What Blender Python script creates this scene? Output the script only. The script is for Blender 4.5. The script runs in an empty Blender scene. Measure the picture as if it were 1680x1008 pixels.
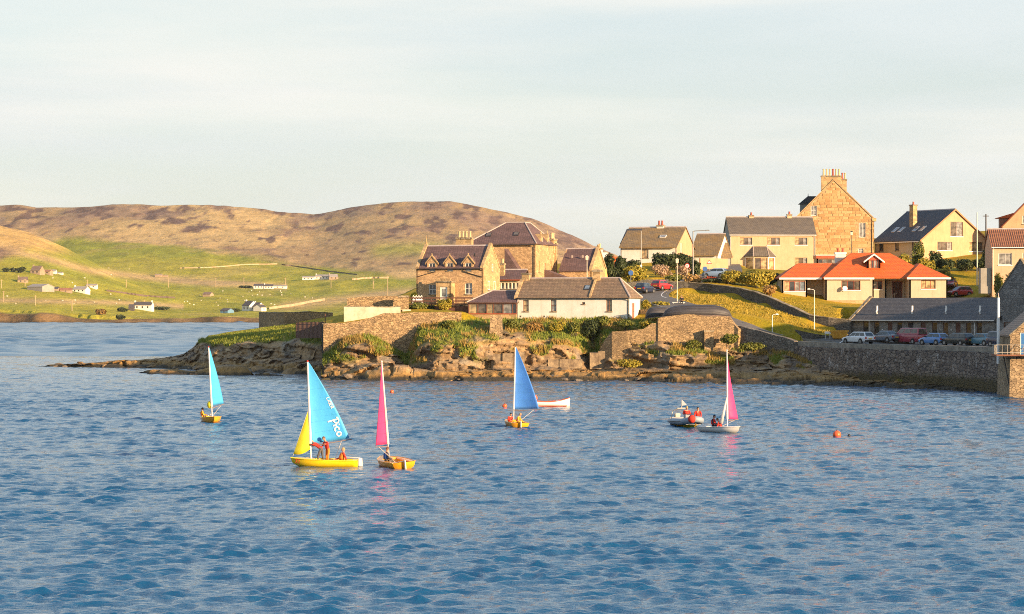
import bpy, bmesh, math, random
import numpy as np
from mathutils import Vector, Matrix, noise
from mathutils.geometry import delaunay_2d_cdt
R = math.radians
PI = math.pi
random.seed(7)
scene = bpy.context.scene
COL = scene.collection

# ---------------------------------------------------------------- camera
CAM_H, FPX, HOR = 8.1, 4000.0, 510.0        # eye height (m), focal length (px of a 1680 px frame), horizon row
cam_d = bpy.data.cameras.new('camera'); cam = bpy.data.objects.new('camera', cam_d); COL.objects.link(cam)
cam.location = (0, 0, CAM_H); cam.rotation_euler = (R(90), 0, 0)
cam_d.sensor_width = 36; cam_d.lens = FPX / 1680 * 36
cam_d.shift_y = (HOR - 504) / 1680
cam_d.clip_start = 1; cam_d.clip_end = 30000
scene.camera = cam

# ---------------------------------------------------------------- sky, sun, exposure
SUN_AZ, SUN_EL = R(50), R(12)               # azimuth to the right of "behind the camera"
w = bpy.data.worlds.new('World'); scene.world = w; w.use_nodes = True
nt = w.node_tree; nt.nodes.clear()
def wn(t, **k):
    n = nt.nodes.new(t)
    for a, b in k.items(): setattr(n, a, b)
    return n
out = wn('ShaderNodeOutputWorld'); bg = wn('ShaderNodeBackground'); bg.inputs['Strength'].default_value = 0.067
sky = wn('ShaderNodeTexSky', sky_type='NISHITA', sun_disc=False, sun_elevation=SUN_EL, sun_rotation=PI - SUN_AZ,
         air_density=1.0, dust_density=1.2, ozone_density=1.6)
tc = wn('ShaderNodeTexCoord'); sep = wn('ShaderNodeSeparateXYZ'); nt.links.new(tc.outputs['Generated'], sep.inputs[0])
# thin high cloud veil: dense towards the horizon, thinning overhead, streaky
mp = wn('ShaderNodeMapping'); mp.inputs['Scale'].default_value = (3.0, 3.0, 17.0); mp.inputs['Rotation'].default_value = (0.0, R(4), 0.3)
nt.links.new(tc.outputs['Generated'], mp.inputs[0])
nz = wn('ShaderNodeTexNoise'); nz.inputs['Scale'].default_value = 1.6; nz.inputs['Detail'].default_value = 5; nz.inputs['Roughness'].default_value = .55
nt.links.new(mp.outputs[0], nz.inputs['Vector'])
r1 = wn('ShaderNodeMapRange'); r1.interpolation_type = 'SMOOTHSTEP'
for i, x in zip(('From Min', 'From Max', 'To Min', 'To Max'), (0.02, 0.8, 0.93, 0.7)): r1.inputs[i].default_value = x
nt.links.new(sep.outputs['Z'], r1.inputs['Value'])
r2 = wn('ShaderNodeMapRange')
for i, x in zip(('From Min', 'From Max', 'To Min', 'To Max'), (0.34, 0.66, -0.24, 0.12)): r2.inputs[i].default_value = x
nt.links.new(nz.outputs['Fac'], r2.inputs['Value'])
ad = wn('ShaderNodeMath', operation='ADD', use_clamp=True); nt.links.new(r1.outputs[0], ad.inputs[0]); nt.links.new(r2.outputs[0], ad.inputs[1])
mx = wn('ShaderNodeMix', data_type='RGBA'); nt.links.new(ad.outputs[0], mx.inputs['Factor'])
nt.links.new(sky.outputs[0], mx.inputs['A']); vr = wn('ShaderNodeValToRGB'); nt.links.new(sep.outputs['Z'], vr.inputs[0]); el = vr.color_ramp.elements
el[0].position = 0.0; el[0].color = (4.95 / 6, 5.0 / 6, 4.66 / 6, 1); el[1].position = 0.14; el[1].color = (4.38 / 6, 4.93 / 6, 5.06 / 6, 1); e3 = el.new(0.36); e3.color = (3.7 / 6, 4.85 / 6, 5.7 / 6, 1); e4 = el.new(0.8); e4.color = (1.7 / 6, 3.3 / 6, 5.9 / 6, 1)
vs_ = wn('ShaderNodeVectorMath', operation='SCALE'); vs_.inputs['Scale'].default_value = 5.8; nt.links.new(vr.outputs[0], vs_.inputs[0]); mp2 = wn('ShaderNodeMapping'); mp2.inputs['Scale'].default_value = (2.2, 2.2, 26.0); mp2.inputs['Rotation'].default_value = (0.0, R(3), 0.9); nt.links.new(tc.outputs['Generated'], mp2.inputs[0])
nz2 = wn('ShaderNodeTexNoise'); nz2.inputs['Scale'].default_value = 1.3; nz2.inputs['Detail'].default_value = 6; nz2.inputs['Roughness'].default_value = .5; nt.links.new(mp2.outputs[0], nz2.inputs['Vector'])
r3 = wn('ShaderNodeMapRange'); r3.interpolation_type = 'SMOOTHSTEP'
for i, x in zip(('From Min', 'From Max', 'To Min', 'To Max'), (0.44, 0.68, 0.0, 0.95)): r3.inputs[i].default_value = x
nt.links.new(nz2.outputs['Fac'], r3.inputs['Value'])
mc = wn('ShaderNodeMix', data_type='RGBA'); nt.links.new(r3.outputs[0], mc.inputs['Factor']); nt.links.new(vs_.outputs[0], mc.inputs['A']); mc.inputs['B'].default_value = (5.3, 5.3, 5.0, 1); nt.links.new(mc.outputs['Result'], mx.inputs['B'])
nt.links.new(mx.outputs['Result'], bg.inputs['Color']); nt.links.new(bg.outputs[0], out.inputs[0])

sd = bpy.data.lights.new('sun', 'SUN'); sd.energy = 4.5; sd.angle = R(0.5); sd.color = (1.0, 0.69, 0.40)
sun = bpy.data.objects.new('sun', sd); COL.objects.link(sun)
S_TO = Vector((math.sin(SUN_AZ) * math.cos(SUN_EL), -math.cos(SUN_AZ) * math.cos(SUN_EL), math.sin(SUN_EL)))
sun.rotation_euler = S_TO.to_track_quat('Z', 'Y').to_euler(); sun.location = (80, -60, 60)

scene.view_settings.view_transform = 'Standard'; scene.view_settings.look = 'None'
scene.view_settings.exposure = 1.43; scene.view_settings.gamma = 1.0; scene.view_settings.use_curve_mapping = False
scene.render.engine = 'CYCLES'
scene.cycles.use_denoising = False
scene.cycles.pixel_filter_type = 'BLACKMAN_HARRIS'; scene.cycles.filter_width = 1.0
scene.cycles.max_bounces = 5; scene.cycles.diffuse_bounces = 3; scene.cycles.glossy_bounces = 3
scene.cycles.caustics_reflective = False; scene.cycles.caustics_refractive = False
scene.render.film_transparent = False

# ---------------------------------------------------------------- helpers: points
def P(u, v, Y): return Vector(((u - 840) * Y / FPX, Y, CAM_H - (v - HOR) * Y / FPX))
def zpx(v, Y): return CAM_H - (v - HOR) * Y / FPX
def xpx(u, Y): return (u - 840) * Y / FPX
def wat(u, v): Y = FPX * CAM_H / (v - HOR); return Vector(((u - 840) * Y / FPX, Y, 0))
def interp(x, tab): 
    xs = [t[0] for t in tab]; return float(np.interp(x, xs, [t[1] for t in tab]))

# ---------------------------------------------------------------- helpers: materials
def lin(c):
    return tuple(((x / 12.92) if x <= .04045 else ((x + .055) / 1.055) ** 2.4) for x in c)
def _m(name):
    m = bpy.data.materials.new(name); m.use_nodes = True; n = m.node_tree.nodes; return m, m.node_tree, n['Principled BSDF']
def nd(t, ty, **k):
    n = t.nodes.new(ty)
    for a, b in k.items():
        if a in ('Scale', 'Detail', 'Roughness', 'Randomness', 'Distortion'): n.inputs[a].default_value = b
        else: setattr(n, a, b)
    return n
def mixc(t, fac, a, b, mode='MIX'):
    m = nd(t, 'ShaderNodeMix', data_type='RGBA', blend_type=mode)
    for s, v in (('Factor', fac), ('A', a), ('B', b)):
        if isinstance(v, (tuple, list)): m.inputs[s].default_value = tuple(v)[:3] + (1,)
        elif isinstance(v, (int, float)): m.inputs[s].default_value = v
        else: t.links.new(v, m.inputs[s])
    return m.outputs['Result']
def ramp(t, src, lo, hi):
    r = nd(t, 'ShaderNodeMapRange'); r.inputs['From Min'].default_value = lo; r.inputs['From Max'].default_value = hi
    t.links.new(src, r.inputs['Value']); return r.outputs[0]
def coords(t, scale=(1, 1, 1), kind='Object'):
    c = nd(t, 'ShaderNodeTexCoord'); m = nd(t, 'ShaderNodeMapping'); m.inputs['Scale'].default_value = scale
    t.links.new(c.outputs[kind], m.inputs[0]); return m.outputs[0]
def bump(t, bs, h, dist, strength=1.0):
    b = nd(t, 'ShaderNodeBump'); b.inputs['Distance'].default_value = dist; b.inputs['Strength'].default_value = strength
    t.links.new(h, b.inputs['Height']); t.links.new(b.outputs[0], bs.inputs['Normal'])
def plain(name, c1, c2=None, scale=3.0, rough=.8, bmp=0.0, bscale=25.0, metal=0.0, stretch=(1, 1, 1), lo=.35, hi=.65, coat=0.0):
    """a two-tone noisy surface"""
    m, t, bs = _m(name); bs.inputs['Roughness'].default_value = rough; bs.inputs['Metallic'].default_value = metal
    if coat: bs.inputs['Coat Weight'].default_value = coat
    if c2 is None: c2 = tuple(x * .82 for x in c1)
    v = coords(t, stretch); n = nd(t, 'ShaderNodeTexNoise', Scale=scale, Detail=8, Roughness=.62); t.links.new(v, n.inputs['Vector'])
    t.links.new(mixc(t, ramp(t, n.outputs['Fac'], lo, hi), c2, c1), bs.inputs['Base Color'])
    if bmp:
        n2 = nd(t, 'ShaderNodeTexNoise', Scale=bscale, Detail=5, Roughness=.6); t.links.new(v, n2.inputs['Vector'])
        bump(t, bs, n2.outputs['Fac'], bmp)
    return m
def harl(name, c1, c2, dirt):
    """rendered wall: soft patches plus rain streaks"""
    m, t, bs = _m(name); bs.inputs['Roughness'].default_value = .9
    n = nd(t, 'ShaderNodeTexNoise', Scale=.8, Detail=8, Roughness=.65); t.links.new(coords(t), n.inputs['Vector'])
    n2 = nd(t, 'ShaderNodeTexNoise', Scale=1.0, Detail=6, Roughness=.7); t.links.new(coords(t, (2.6, 2.6, .28)), n2.inputs['Vector'])
    n3 = nd(t, 'ShaderNodeTexNoise', Scale=22.0, Detail=4, Roughness=.7); t.links.new(coords(t), n3.inputs['Vector'])
    c = mixc(t, ramp(t, n.outputs['Fac'], .35, .65), c2, c1); c = mixc(t, nd_scale(t, ramp(t, n2.outputs['Fac'], .5, .75), .55), c, dirt)
    hv = nd(t, 'ShaderNodeMapRange'); hv.inputs['To Min'].default_value = .86; hv.inputs['To Max'].default_value = 1.12; t.links.new(n3.outputs['Fac'], hv.inputs['Value'])
    t.links.new(mixc(t, 1.0, c, hv.outputs[0], 'MULTIPLY'), bs.inputs['Base Color']); bump(t, bs, n3.outputs['Fac'], .012); return m
def masonry(name, c1, c2, mortar, sx=2.2, sz=4.2, rough=.9, depth=.05, stain=None, edge=.06):
    """rubble stonework: squashed cells, dark or pale joints, weather stains"""
    m, t, bs = _m(name); bs.inputs['Roughness'].default_value = rough
    v = coords(t, (sx, sx, sz))
    wn_ = nd(t, 'ShaderNodeTexNoise', Scale=1.2, Detail=3); t.links.new(v, wn_.inputs['Vector'])
    vv = nd(t, 'ShaderNodeVectorMath', operation='MULTIPLY_ADD'); t.links.new(wn_.outputs['Color'], vv.inputs[0]); vv.inputs[1].default_value = (.5, .5, .5); t.links.new(v, vv.inputs[2])
    vo = nd(t, 'ShaderNodeTexVoronoi', Scale=1.0, Randomness=.9); t.links.new(vv.outputs[0], vo.inputs['Vector'])
    ve = nd(t, 'ShaderNodeTexVoronoi', feature='DISTANCE_TO_EDGE', Scale=1.0, Randomness=.9); t.links.new(vv.outputs[0], ve.inputs['Vector'])
    sp = nd(t, 'ShaderNodeSeparateColor'); t.links.new(vo.outputs['Color'], sp.inputs[0])
    c = mixc(t, sp.outputs[0], c1, c2)
    hv = nd(t, 'ShaderNodeMapRange'); hv.inputs['To Min'].default_value = .68; hv.inputs['To Max'].default_value = 1.25; t.links.new(sp.outputs[1], hv.inputs['Value'])
    c = mixc(t, 1.0, c, hv.outputs[0], 'MULTIPLY')
    e = ramp(t, ve.outputs['Distance'], 0.0, edge)
    c = mixc(t, e, mortar, c)
    v3 = coords(t, (1, 1, 1)); n3 = nd(t, 'ShaderNodeTexNoise', Scale=.55, Detail=6, Roughness=.65); t.links.new(v3, n3.inputs['Vector'])
    st = stain or tuple(x * .45 for x in c2)
    c = mixc(t, nd_scale(t, ramp(t, n3.outputs['Fac'], .5, .78), .75), c, st)
    t.links.new(c, bs.inputs['Base Color'])
    h = nd(t, 'ShaderNodeMath', operation='ADD'); t.links.new(e, h.inputs[0]); t.links.new(sp.outputs[2], h.inputs[1])
    bump(t, bs, h.outputs[0], depth)
    return m
def nd_scale(t, src, k):
    n = nd(t, 'ShaderNodeMath', operation='MULTIPLY'); t.links.new(src, n.inputs[0]); n.inputs[1].default_value = k; return n.outputs[0]
def tiles(name, c1, c2, course=.24, width=.3, stain=None, rough=.75, wavy=False, ramt=.5, depth=.03):
    """slates or tiles in courses: brick pattern on (x+y, height)"""
    m, t, bs = _m(name); bs.inputs['Roughness'].default_value = rough
    c = nd(t, 'ShaderNodeTexCoord'); s = nd(t, 'ShaderNodeSeparateXYZ'); t.links.new(c.outputs['Object'], s.inputs[0])
    a = nd(t, 'ShaderNodeMath', operation='ADD'); t.links.new(s.outputs[0], a.inputs[0]); t.links.new(s.outputs[1], a.inputs[1])
    cb = nd(t, 'ShaderNodeCombineXYZ'); t.links.new(a.outputs[0] if not wavy else s.outputs[0], cb.inputs[0]); t.links.new(s.outputs[2], cb.inputs[1])
    br = nd(t, 'ShaderNodeTexBrick'); t.links.new(cb.outputs[0], br.inputs['Vector'])
    br.inputs['Scale'].default_value = 1.0; br.inputs['Brick Width'].default_value = width; br.inputs['Row Height'].default_value = course * .62
    br.inputs['Mortar Size'].default_value = .012; br.inputs['Mortar Smooth'].default_value = .3
    br.inputs['Color1'].default_value = c1 + (1,); br.inputs['Color2'].default_value = c2 + (1,)
    br.inputs['Mortar'].default_value = tuple(x * .35 for x in c2) + (1,)
    n = nd(t, 'ShaderNodeTexNoise', Scale=.7, Detail=8, Roughness=.7); t.links.new(c.outputs['Object'], n.inputs['Vector'])
    st = stain or tuple(x * .6 for x in c1)
    col = mixc(t, nd_scale(t, ramp(t, n.outputs['Fac'], .45, .72), ramt), br.outputs['Color'], st)
    n2 = nd(t, 'ShaderNodeTexNoise', Scale=9, Detail=4, Roughness=.7); t.links.new(c.outputs['Object'], n2.inputs['Vector'])
    hv = nd(t, 'ShaderNodeMapRange'); hv.inputs['To Min'].default_value = .7; hv.inputs['To Max'].default_value = 1.3; t.links.new(n2.outputs['Fac'], hv.inputs['Value'])
    col = mixc(t, 1.0, col, hv.outputs[0], 'MULTIPLY')
    t.links.new(col, bs.inputs['Base Color'])
    if wavy:
        wv = nd(t, 'ShaderNodeTexWave', bands_direction='X', Scale=1.1); t.links.new(c.outputs['Object'], wv.inputs['Vector'])
        hh = nd(t, 'ShaderNodeMath', operation='SUBTRACT'); t.links.new(wv.outputs['Fac'], hh.inputs[0]); t.links.new(br.outputs['Fac'], hh.inputs[1]); bump(t, bs, hh.outputs[0], .06)
    else:
        inv = nd(t, 'ShaderNodeMath', operation='SUBTRACT'); inv.inputs[0].default_value = 1; t.links.new(br.outputs['Fac'], inv.inputs[1]); bump(t, bs, inv.outputs[0], depth)
    return m
def leafmat(name, c1, c2, c3=None):
    m, t, bs = _m(name); bs.inputs['Roughness'].default_value = .65
    g = nd(t, 'ShaderNodeNewGeometry'); col = mixc(t, g.outputs['Random Per Island'], c1, c2)
    if c3:
        v = coords(t); n = nd(t, 'ShaderNodeTexNoise', Scale=.8, Detail=4); t.links.new(v, n.inputs['Vector'])
        col = mixc(t, ramp(t, n.outputs['Fac'], .48, .62), col, c3)
    t.links.new(col, bs.inputs['Base Color'])
    tr = nd(t, 'ShaderNodeBsdfTranslucent'); t.links.new(col, tr.inputs[0])
    ms = nd(t, 'ShaderNodeMixShader'); ms.inputs[0].default_value = .25
    o = t.nodes['Material Output']; t.links.new(bs.outputs[0], ms.inputs[1]); t.links.new(tr.outputs[0], ms.inputs[2]); t.links.new(ms.outputs[0], o.inputs[0])
    return m
def glassmat(name, c, rough=.06):
    m, t, bs = _m(name); bs.inputs['Roughness'].default_value = rough; bs.inputs['Specular IOR Level'].default_value = .7
    v = coords(t); n = nd(t, 'ShaderNodeTexNoise', Scale=1.7, Detail=2); t.links.new(v, n.inputs['Vector'])
    t.links.new(mixc(t, ramp(t, n.outputs['Fac'], .4, .6), c, tuple(x * .45 for x in c)), bs.inputs['Base Color'])
    return m

# ---------------------------------------------------------------- helpers: objects
def tag(o, label, cat, group=None):
    o['label'] = label; o['category'] = cat
    if group: o['group'] = group
    return o
def thing(name, label, cat, loc=(0, 0, 0), rz=0, group=None):
    o = bpy.data.objects.new(name, None); COL.objects.link(o); o.empty_display_size = .3
    o.location = loc; o.rotation_euler = (0, 0, rz); tag(o, label, cat, group); return o
def mobj(name, me, parent=None, loc=None, rz=0.0, rot=None):
    o = bpy.data.objects.new(name, me); COL.objects.link(o)
    if parent is not None: o.parent = parent
    if loc is not None: o.location = loc
    if rot is not None: o.rotation_euler = rot
    elif rz: o.rotation_euler = (0, 0, rz)
    return o
class MB:
    """collects polygons, builds ONE mesh object"""
    def __init__(s): s.v = []; s.f = []; s.mi = []
    def add(s, vs, fs, mi=0):
        b = len(s.v); s.v.extend([tuple(x) for x in vs])
        for f in fs: s.f.append([b + i for i in f]); s.mi.append(mi)
        return s
    def box(s, x0, x1, y0, y1, z0, z1, mi=0):
        return s.add([(x0, y0, z0), (x1, y0, z0), (x1, y1, z0), (x0, y1, z0), (x0, y0, z1), (x1, y0, z1), (x1, y1, z1), (x0, y1, z1)],
                     [(0, 3, 2, 1), (4, 5, 6, 7), (0, 1, 5, 4), (1, 2, 6, 5), (2, 3, 7, 6), (3, 0, 4, 7)], mi)
    def taper(s, cx, cy, z0, z1, a0, b0, a1, b1, mi=0, dx=0, dy=0):
        return s.add([(cx - a0, cy - b0, z0), (cx + a0, cy - b0, z0), (cx + a0, cy + b0, z0), (cx - a0, cy + b0, z0),
                      (cx - a1 + dx, cy - b1 + dy, z1), (cx + a1 + dx, cy - b1 + dy, z1), (cx + a1 + dx, cy + b1 + dy, z1), (cx - a1 + dx, cy + b1 + dy, z1)],
                     [(0, 3, 2, 1), (4, 5, 6, 7), (0, 1, 5, 4), (1, 2, 6, 5), (2, 3, 7, 6), (3, 0, 4, 7)], mi)
    def tube(s, pts, rad, n=8, mi=0, cap=True):
        pts = [Vector(p) for p in pts]; k = len(pts)
        if isinstance(rad, (int, float)): rad = [rad] * k
        vs = []; prev = None
        for i, p in enumerate(pts):
            d = (pts[min(i + 1, k - 1)] - pts[max(i - 1, 0)]).normalized()
            a = prev if prev is not None else (Vector((0, 0, 1)) if abs(d.z) < .9 else Vector((1, 0, 0)))
            x = (a - d * a.dot(d)).normalized(); prev = x; y = d.cross(x)
            for j in range(n):
                t = 2 * PI * j / n; vs.append(p + (x * math.cos(t) + y * math.sin(t)) * rad[i])
        fs = [(i * n + j, i * n + (j + 1) % n, (i + 1) * n + (j + 1) % n, (i + 1) * n + j) for i in range(k - 1) for j in range(n)]
        if cap: fs += [tuple(range(n - 1, -1, -1)), tuple((k - 1) * n + j for j in range(n))]
        return s.add(vs, fs, mi)
    def loft(s, rings, closed=True, caps=False, mi=0):
        n = len(rings[0]); vs = [p for r in rings for p in r]; k = len(rings); m = n if closed else n - 1
        fs = [(i * n + j, i * n + (j + 1) % n, (i + 1) * n + (j + 1) % n, (i + 1) * n + j) for i in range(k - 1) for j in range(m)]
        if caps: fs += [tuple(range(n - 1, -1, -1)), tuple((k - 1) * n + j for j in range(n))]
        return s.add(vs, fs, mi)
    def prism(s, poly, d, mi=0):
        """poly: 3D points (planar), d: extrusion vector"""
        n = len(poly); d = Vector(d); a = [Vector(p) for p in poly]; vs = a + [p + d for p in a]
        return s.add(vs, [tuple(range(n)), tuple(range(2 * n - 1, n - 1, -1))] + [(i, n + i, n + (i + 1) % n, (i + 1) % n) for i in range(n)], mi)
    def ball(s, c, r, seg=12, ring=8, mi=0):
        if isinstance(r, (int, float)): r = (r, r, r)
        vs = []
        for i in range(ring + 1):
            th = PI * i / ring
            for j in range(seg):
                ph = 2 * PI * j / seg; vs.append((c[0] + r[0] * math.sin(th) * math.cos(ph), c[1] + r[1] * math.sin(th) * math.sin(ph), c[2] + r[2] * math.cos(th)))
        fs = [(i * seg + j, (i + 1) * seg + j, (i + 1) * seg + (j + 1) % seg, i * seg + (j + 1) % seg) for i in range(ring) for j in range(seg)]
        return s.add(vs, fs, mi)
    def mesh(s, name, mats, smooth=False, fix=True):
        me = bpy.data.meshes.new(name); me.from_pydata(s.v, [], s.f)
        for m in (mats if isinstance(mats, (list, tuple)) else [mats]): me.materials.append(m)
        me.polygons.foreach_set('material_index', s.mi)
        if fix:
            bm = bmesh.new(); bm.from_mesh(me); bmesh.ops.remove_doubles(bm, verts=bm.verts, dist=1e-5)
            bmesh.ops.recalc_face_normals(bm, faces=bm.faces); bm.to_mesh(me); bm.free()
        if smooth: me.polygons.foreach_set('use_smooth', [True] * len(me.polygons))
        me.update(); return me
    def build(s, name, mats, parent=None, loc=None, rz=0.0, smooth=False, rot=None, fix=True, bevel=0.0, subsurf=0):
        o = mobj(name, s.mesh(name, mats, smooth, fix), parent, loc, rz, rot)
        if bevel:
            b = o.modifiers.new('bevel', 'BEVEL'); b.width = bevel; b.segments = 2; b.limit_method = 'ANGLE'
        if subsurf:
            b = o.modifiers.new('subdivision', 'SUBSURF'); b.levels = subsurf; b.render_levels = subsurf
        return o
def npmesh(name, V, F, mats, smooth=True):
    """fast mesh from numpy verts (n,3) and quad faces (m,4)"""
    me = bpy.data.meshes.new(name); V = np.asarray(V, dtype=np.float32); F = np.asarray(F, dtype=np.int32)
    me.vertices.add(len(V)); me.vertices.foreach_set('co', V.ravel()); k = F.shape[1]
    me.loops.add(F.size); me.loops.foreach_set('vertex_index', F.ravel())
    me.polygons.add(len(F)); me.polygons.foreach_set('loop_start', np.arange(0, F.size, k, dtype=np.int32))
    try: me.polygons.foreach_set('loop_total', np.full(len(F), k, dtype=np.int32))
    except Exception: pass
    me.update(calc_edges=True); me.validate()
    for m in (mats if isinstance(mats, (list, tuple)) else [mats]): me.materials.append(m)
    if smooth: me.polygons.foreach_set('use_smooth', [True] * len(me.polygons))
    return me
def gridfaces(nr, nc):
    i = np.arange(nr - 1)[:, None] * nc + np.arange(nc - 1)[None, :]
    return np.stack([i, i + 1, i + nc + 1, i + nc], -1).reshape(-1, 4)
def structure(o): o['kind'] = 'structure'; return o
def stuff(o, label=None, cat=None):
    o['kind'] = 'stuff'
    if label: tag(o, label, cat)
    return o
# value noise in numpy (2D / 3D lattice with smooth interpolation)
def vnoise(x, y, z=None, seed=0):
    x = np.asarray(x, float); y = np.asarray(y, float); z = np.zeros_like(x) if z is None else np.asarray(z, float)
    xi, yi, zi = np.floor(x).astype(np.int64), np.floor(y).astype(np.int64), np.floor(z).astype(np.int64)
    fx, fy, fz = x - xi, y - yi, z - zi
    fx, fy, fz = [f * f * (3 - 2 * f) for f in (fx, fy, fz)]
    def h(a, b, c):
        n = (a * 374761393 + b * 668265263 + c * 1274126177 + seed * 974634521) & 0x7fffffff
        n = ((n ^ (n >> 13)) * 1103515245 + 12345) & 0x7fffffff; n = (n ^ (n >> 16)) & 0xffff
        return n / 65535.0
    r = 0
    for dx in (0, 1):
        for dy in (0, 1):
            for dz in (0, 1):
                r = r + h(xi + dx, yi + dy, zi + dz) * (fx if dx else 1 - fx) * (fy if dy else 1 - fy) * (fz if dz else 1 - fz)
    return r * 2 - 1
def fbm(x, y, z=None, oct=4, seed=0, gain=.5):
    r = 0; a = 1.0; s = 0
    for i in range(oct):
        k = 2.03 ** i; r = r + a * vnoise(x * k, y * k, None if z is None else z * k, seed + i); s += a; a *= gain
    return r / s
def sstep(a, b, x):
    t = np.clip((x - a) / (b - a), 0, 1); return t * t * (3 - 2 * t)

# ================================================================ SEA
def make_sea():
    m, t, bs = _m('sea water')
    bs.inputs['Base Color'].default_value = (.0007, .050, .124, 1); bs.inputs['Roughness'].default_value = .04
    bs.inputs['IOR'].default_value = 2.0; bs.inputs['Specular Tint'].default_value = (.60, .86, 1.0, 1)
    v2 = coords(t, (.7, 1.3, 1)); n1 = nd(t, 'ShaderNodeTexNoise', Scale=5.5, Detail=4, Roughness=.6); t.links.new(v2, n1.inputs['Vector'])
    bump(t, bs, n1.outputs['Fac'], .10, .7)
    rng = np.random.default_rng(3)
    # near water, two sheets whose rows tighten towards the viewer: real wind chop
    N = 130
    lam = np.exp(rng.uniform(np.log(.3), np.log(4.6), N)); th = R(-90 + 10) + rng.normal(0, .62, N); ph = rng.uniform(0, 2 * PI, N)
    amp = .0104 * lam * np.exp(-(np.log(lam / .82) / .6) ** 2) * rng.uniform(.6, 1.35, N)
    def sheet(name, y0, y1, step, nc):
        ys = [y0]
        while ys[-1] < y1: ys.append(ys[-1] + step(ys[-1]))
        ys = np.array(ys, np.float32); a = np.linspace(-1, 1, nc, dtype=np.float32)
        X = a[None, :] * (ys[:, None] * .235 + 8); Y = np.repeat(ys[:, None], nc, 1); Z = np.zeros_like(X); DX = np.zeros_like(X); DY = np.zeros_like(X)
        spacing = np.gradient(ys)[:, None]
        gust = (.92 + .42 * fbm(X / 21, Y / 34, oct=4, seed=5)).astype(np.float32)
        env = (.55 + .95 * sstep(-.4, .55, fbm(X / 2.4, Y / 2.0, oct=3, seed=71) + .35 * fbm(X / 9, Y / 14, oct=2, seed=75))).astype(np.float32)
        for i in range(N):
            k = 2 * PI / lam[i]; dx, dy = math.cos(th[i]), math.sin(th[i])
            p = np.float32(k * dx) * X + np.float32(k * dy) * Y + np.float32(ph[i])
            fade = np.clip((lam[i] / spacing - 2.0) / 1.6, 0, 1).astype(np.float32)        # drop what the rows cannot carry
            A = np.float32(amp[i]) * fade * (env if lam[i] < 2.6 else np.float32(.8))
            Z += A * np.sin(p); A = A * np.float32(.8) * np.cos(p); DX += np.float32(dx) * A; DY += np.float32(dy) * A
        me = npmesh(name, np.stack([X + DX * gust, Y + DY * gust, Z * gust], -1).reshape(-1, 3), gridfaces(len(ys), nc), m)
        structure(mobj(name, me))
    sheet('sea', 54.0, 128.3, lambda y: max(.085, .105 * (y / 80) ** 1.4), 600)
    sheet('harbour_water', 127.7, 432.0, lambda y: .22 + .26 * max(0, (y - 210) / 220), 430)
    # open water around and beyond
    m2 = m.copy(); m2.name = 'open sea water'; t2 = m2.node_tree
    for n_ in t2.nodes:
        if n_.type == 'TEX_NOISE': n_.inputs['Scale'].default_value = .4
        if n_.type == 'BSDF_PRINCIPLED': n_.inputs['Roughness'].default_value = .21
    yf = 405 * np.exp(np.linspace(0, math.log(1660 / 405), 420)); af = np.linspace(-1, 1, 330); X = af[None, :] * (yf[:, None] * .25 + 12); Y = np.repeat(yf[:, None], 330, 1); Z = -.05 - 1.6 * sstep(480, 416, Y)
    for i in range(40):
        l_ = math.exp(rng.uniform(math.log(7), math.log(32))); a_ = R(-90 + 10) + rng.normal(0, .6); Z += .011 * l_ ** .75 * np.sin(2 * PI / l_ * (X * math.cos(a_) + Y * math.sin(a_)) + rng.uniform(0, 6.28)) * (.7 + .6 * fbm(X / 60, Y / 120, oct=3, seed=15))
    structure(mobj('channel_water', npmesh('channel_water', np.stack([X, Y, Z], -1).reshape(-1, 3), gridfaces(*X.shape), m2)))
    mb = MB(); e = .25 * 424 + 12; e1 = .25 * 1660 + 12; e0 = .235 * 54 + 8
    mb.add([(-e, 424, -.5), (e, 424, -.5), (e1, 1660, -.5), (-e1, 1660, -.5), (-1500, 424, -.5), (1500, 424, -.5), (-e0, 54, -.5), (e0, 54, -.5), (-1500, -60, -.5), (1500, -60, -.5), (-1500, 1660, -.5), (1500, 1660, -.5), (-1500, 2400, -.5), (1500, 2400, -.5)],
           [(4, 0, 3, 10), (1, 5, 11, 2), (10, 3, 2, 11, 13, 12), (4, 8, 6, 0), (8, 9, 7, 6), (7, 9, 5, 1)])
    structure(mb.build('open_water', m2, fix=False))
make_sea()

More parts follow.
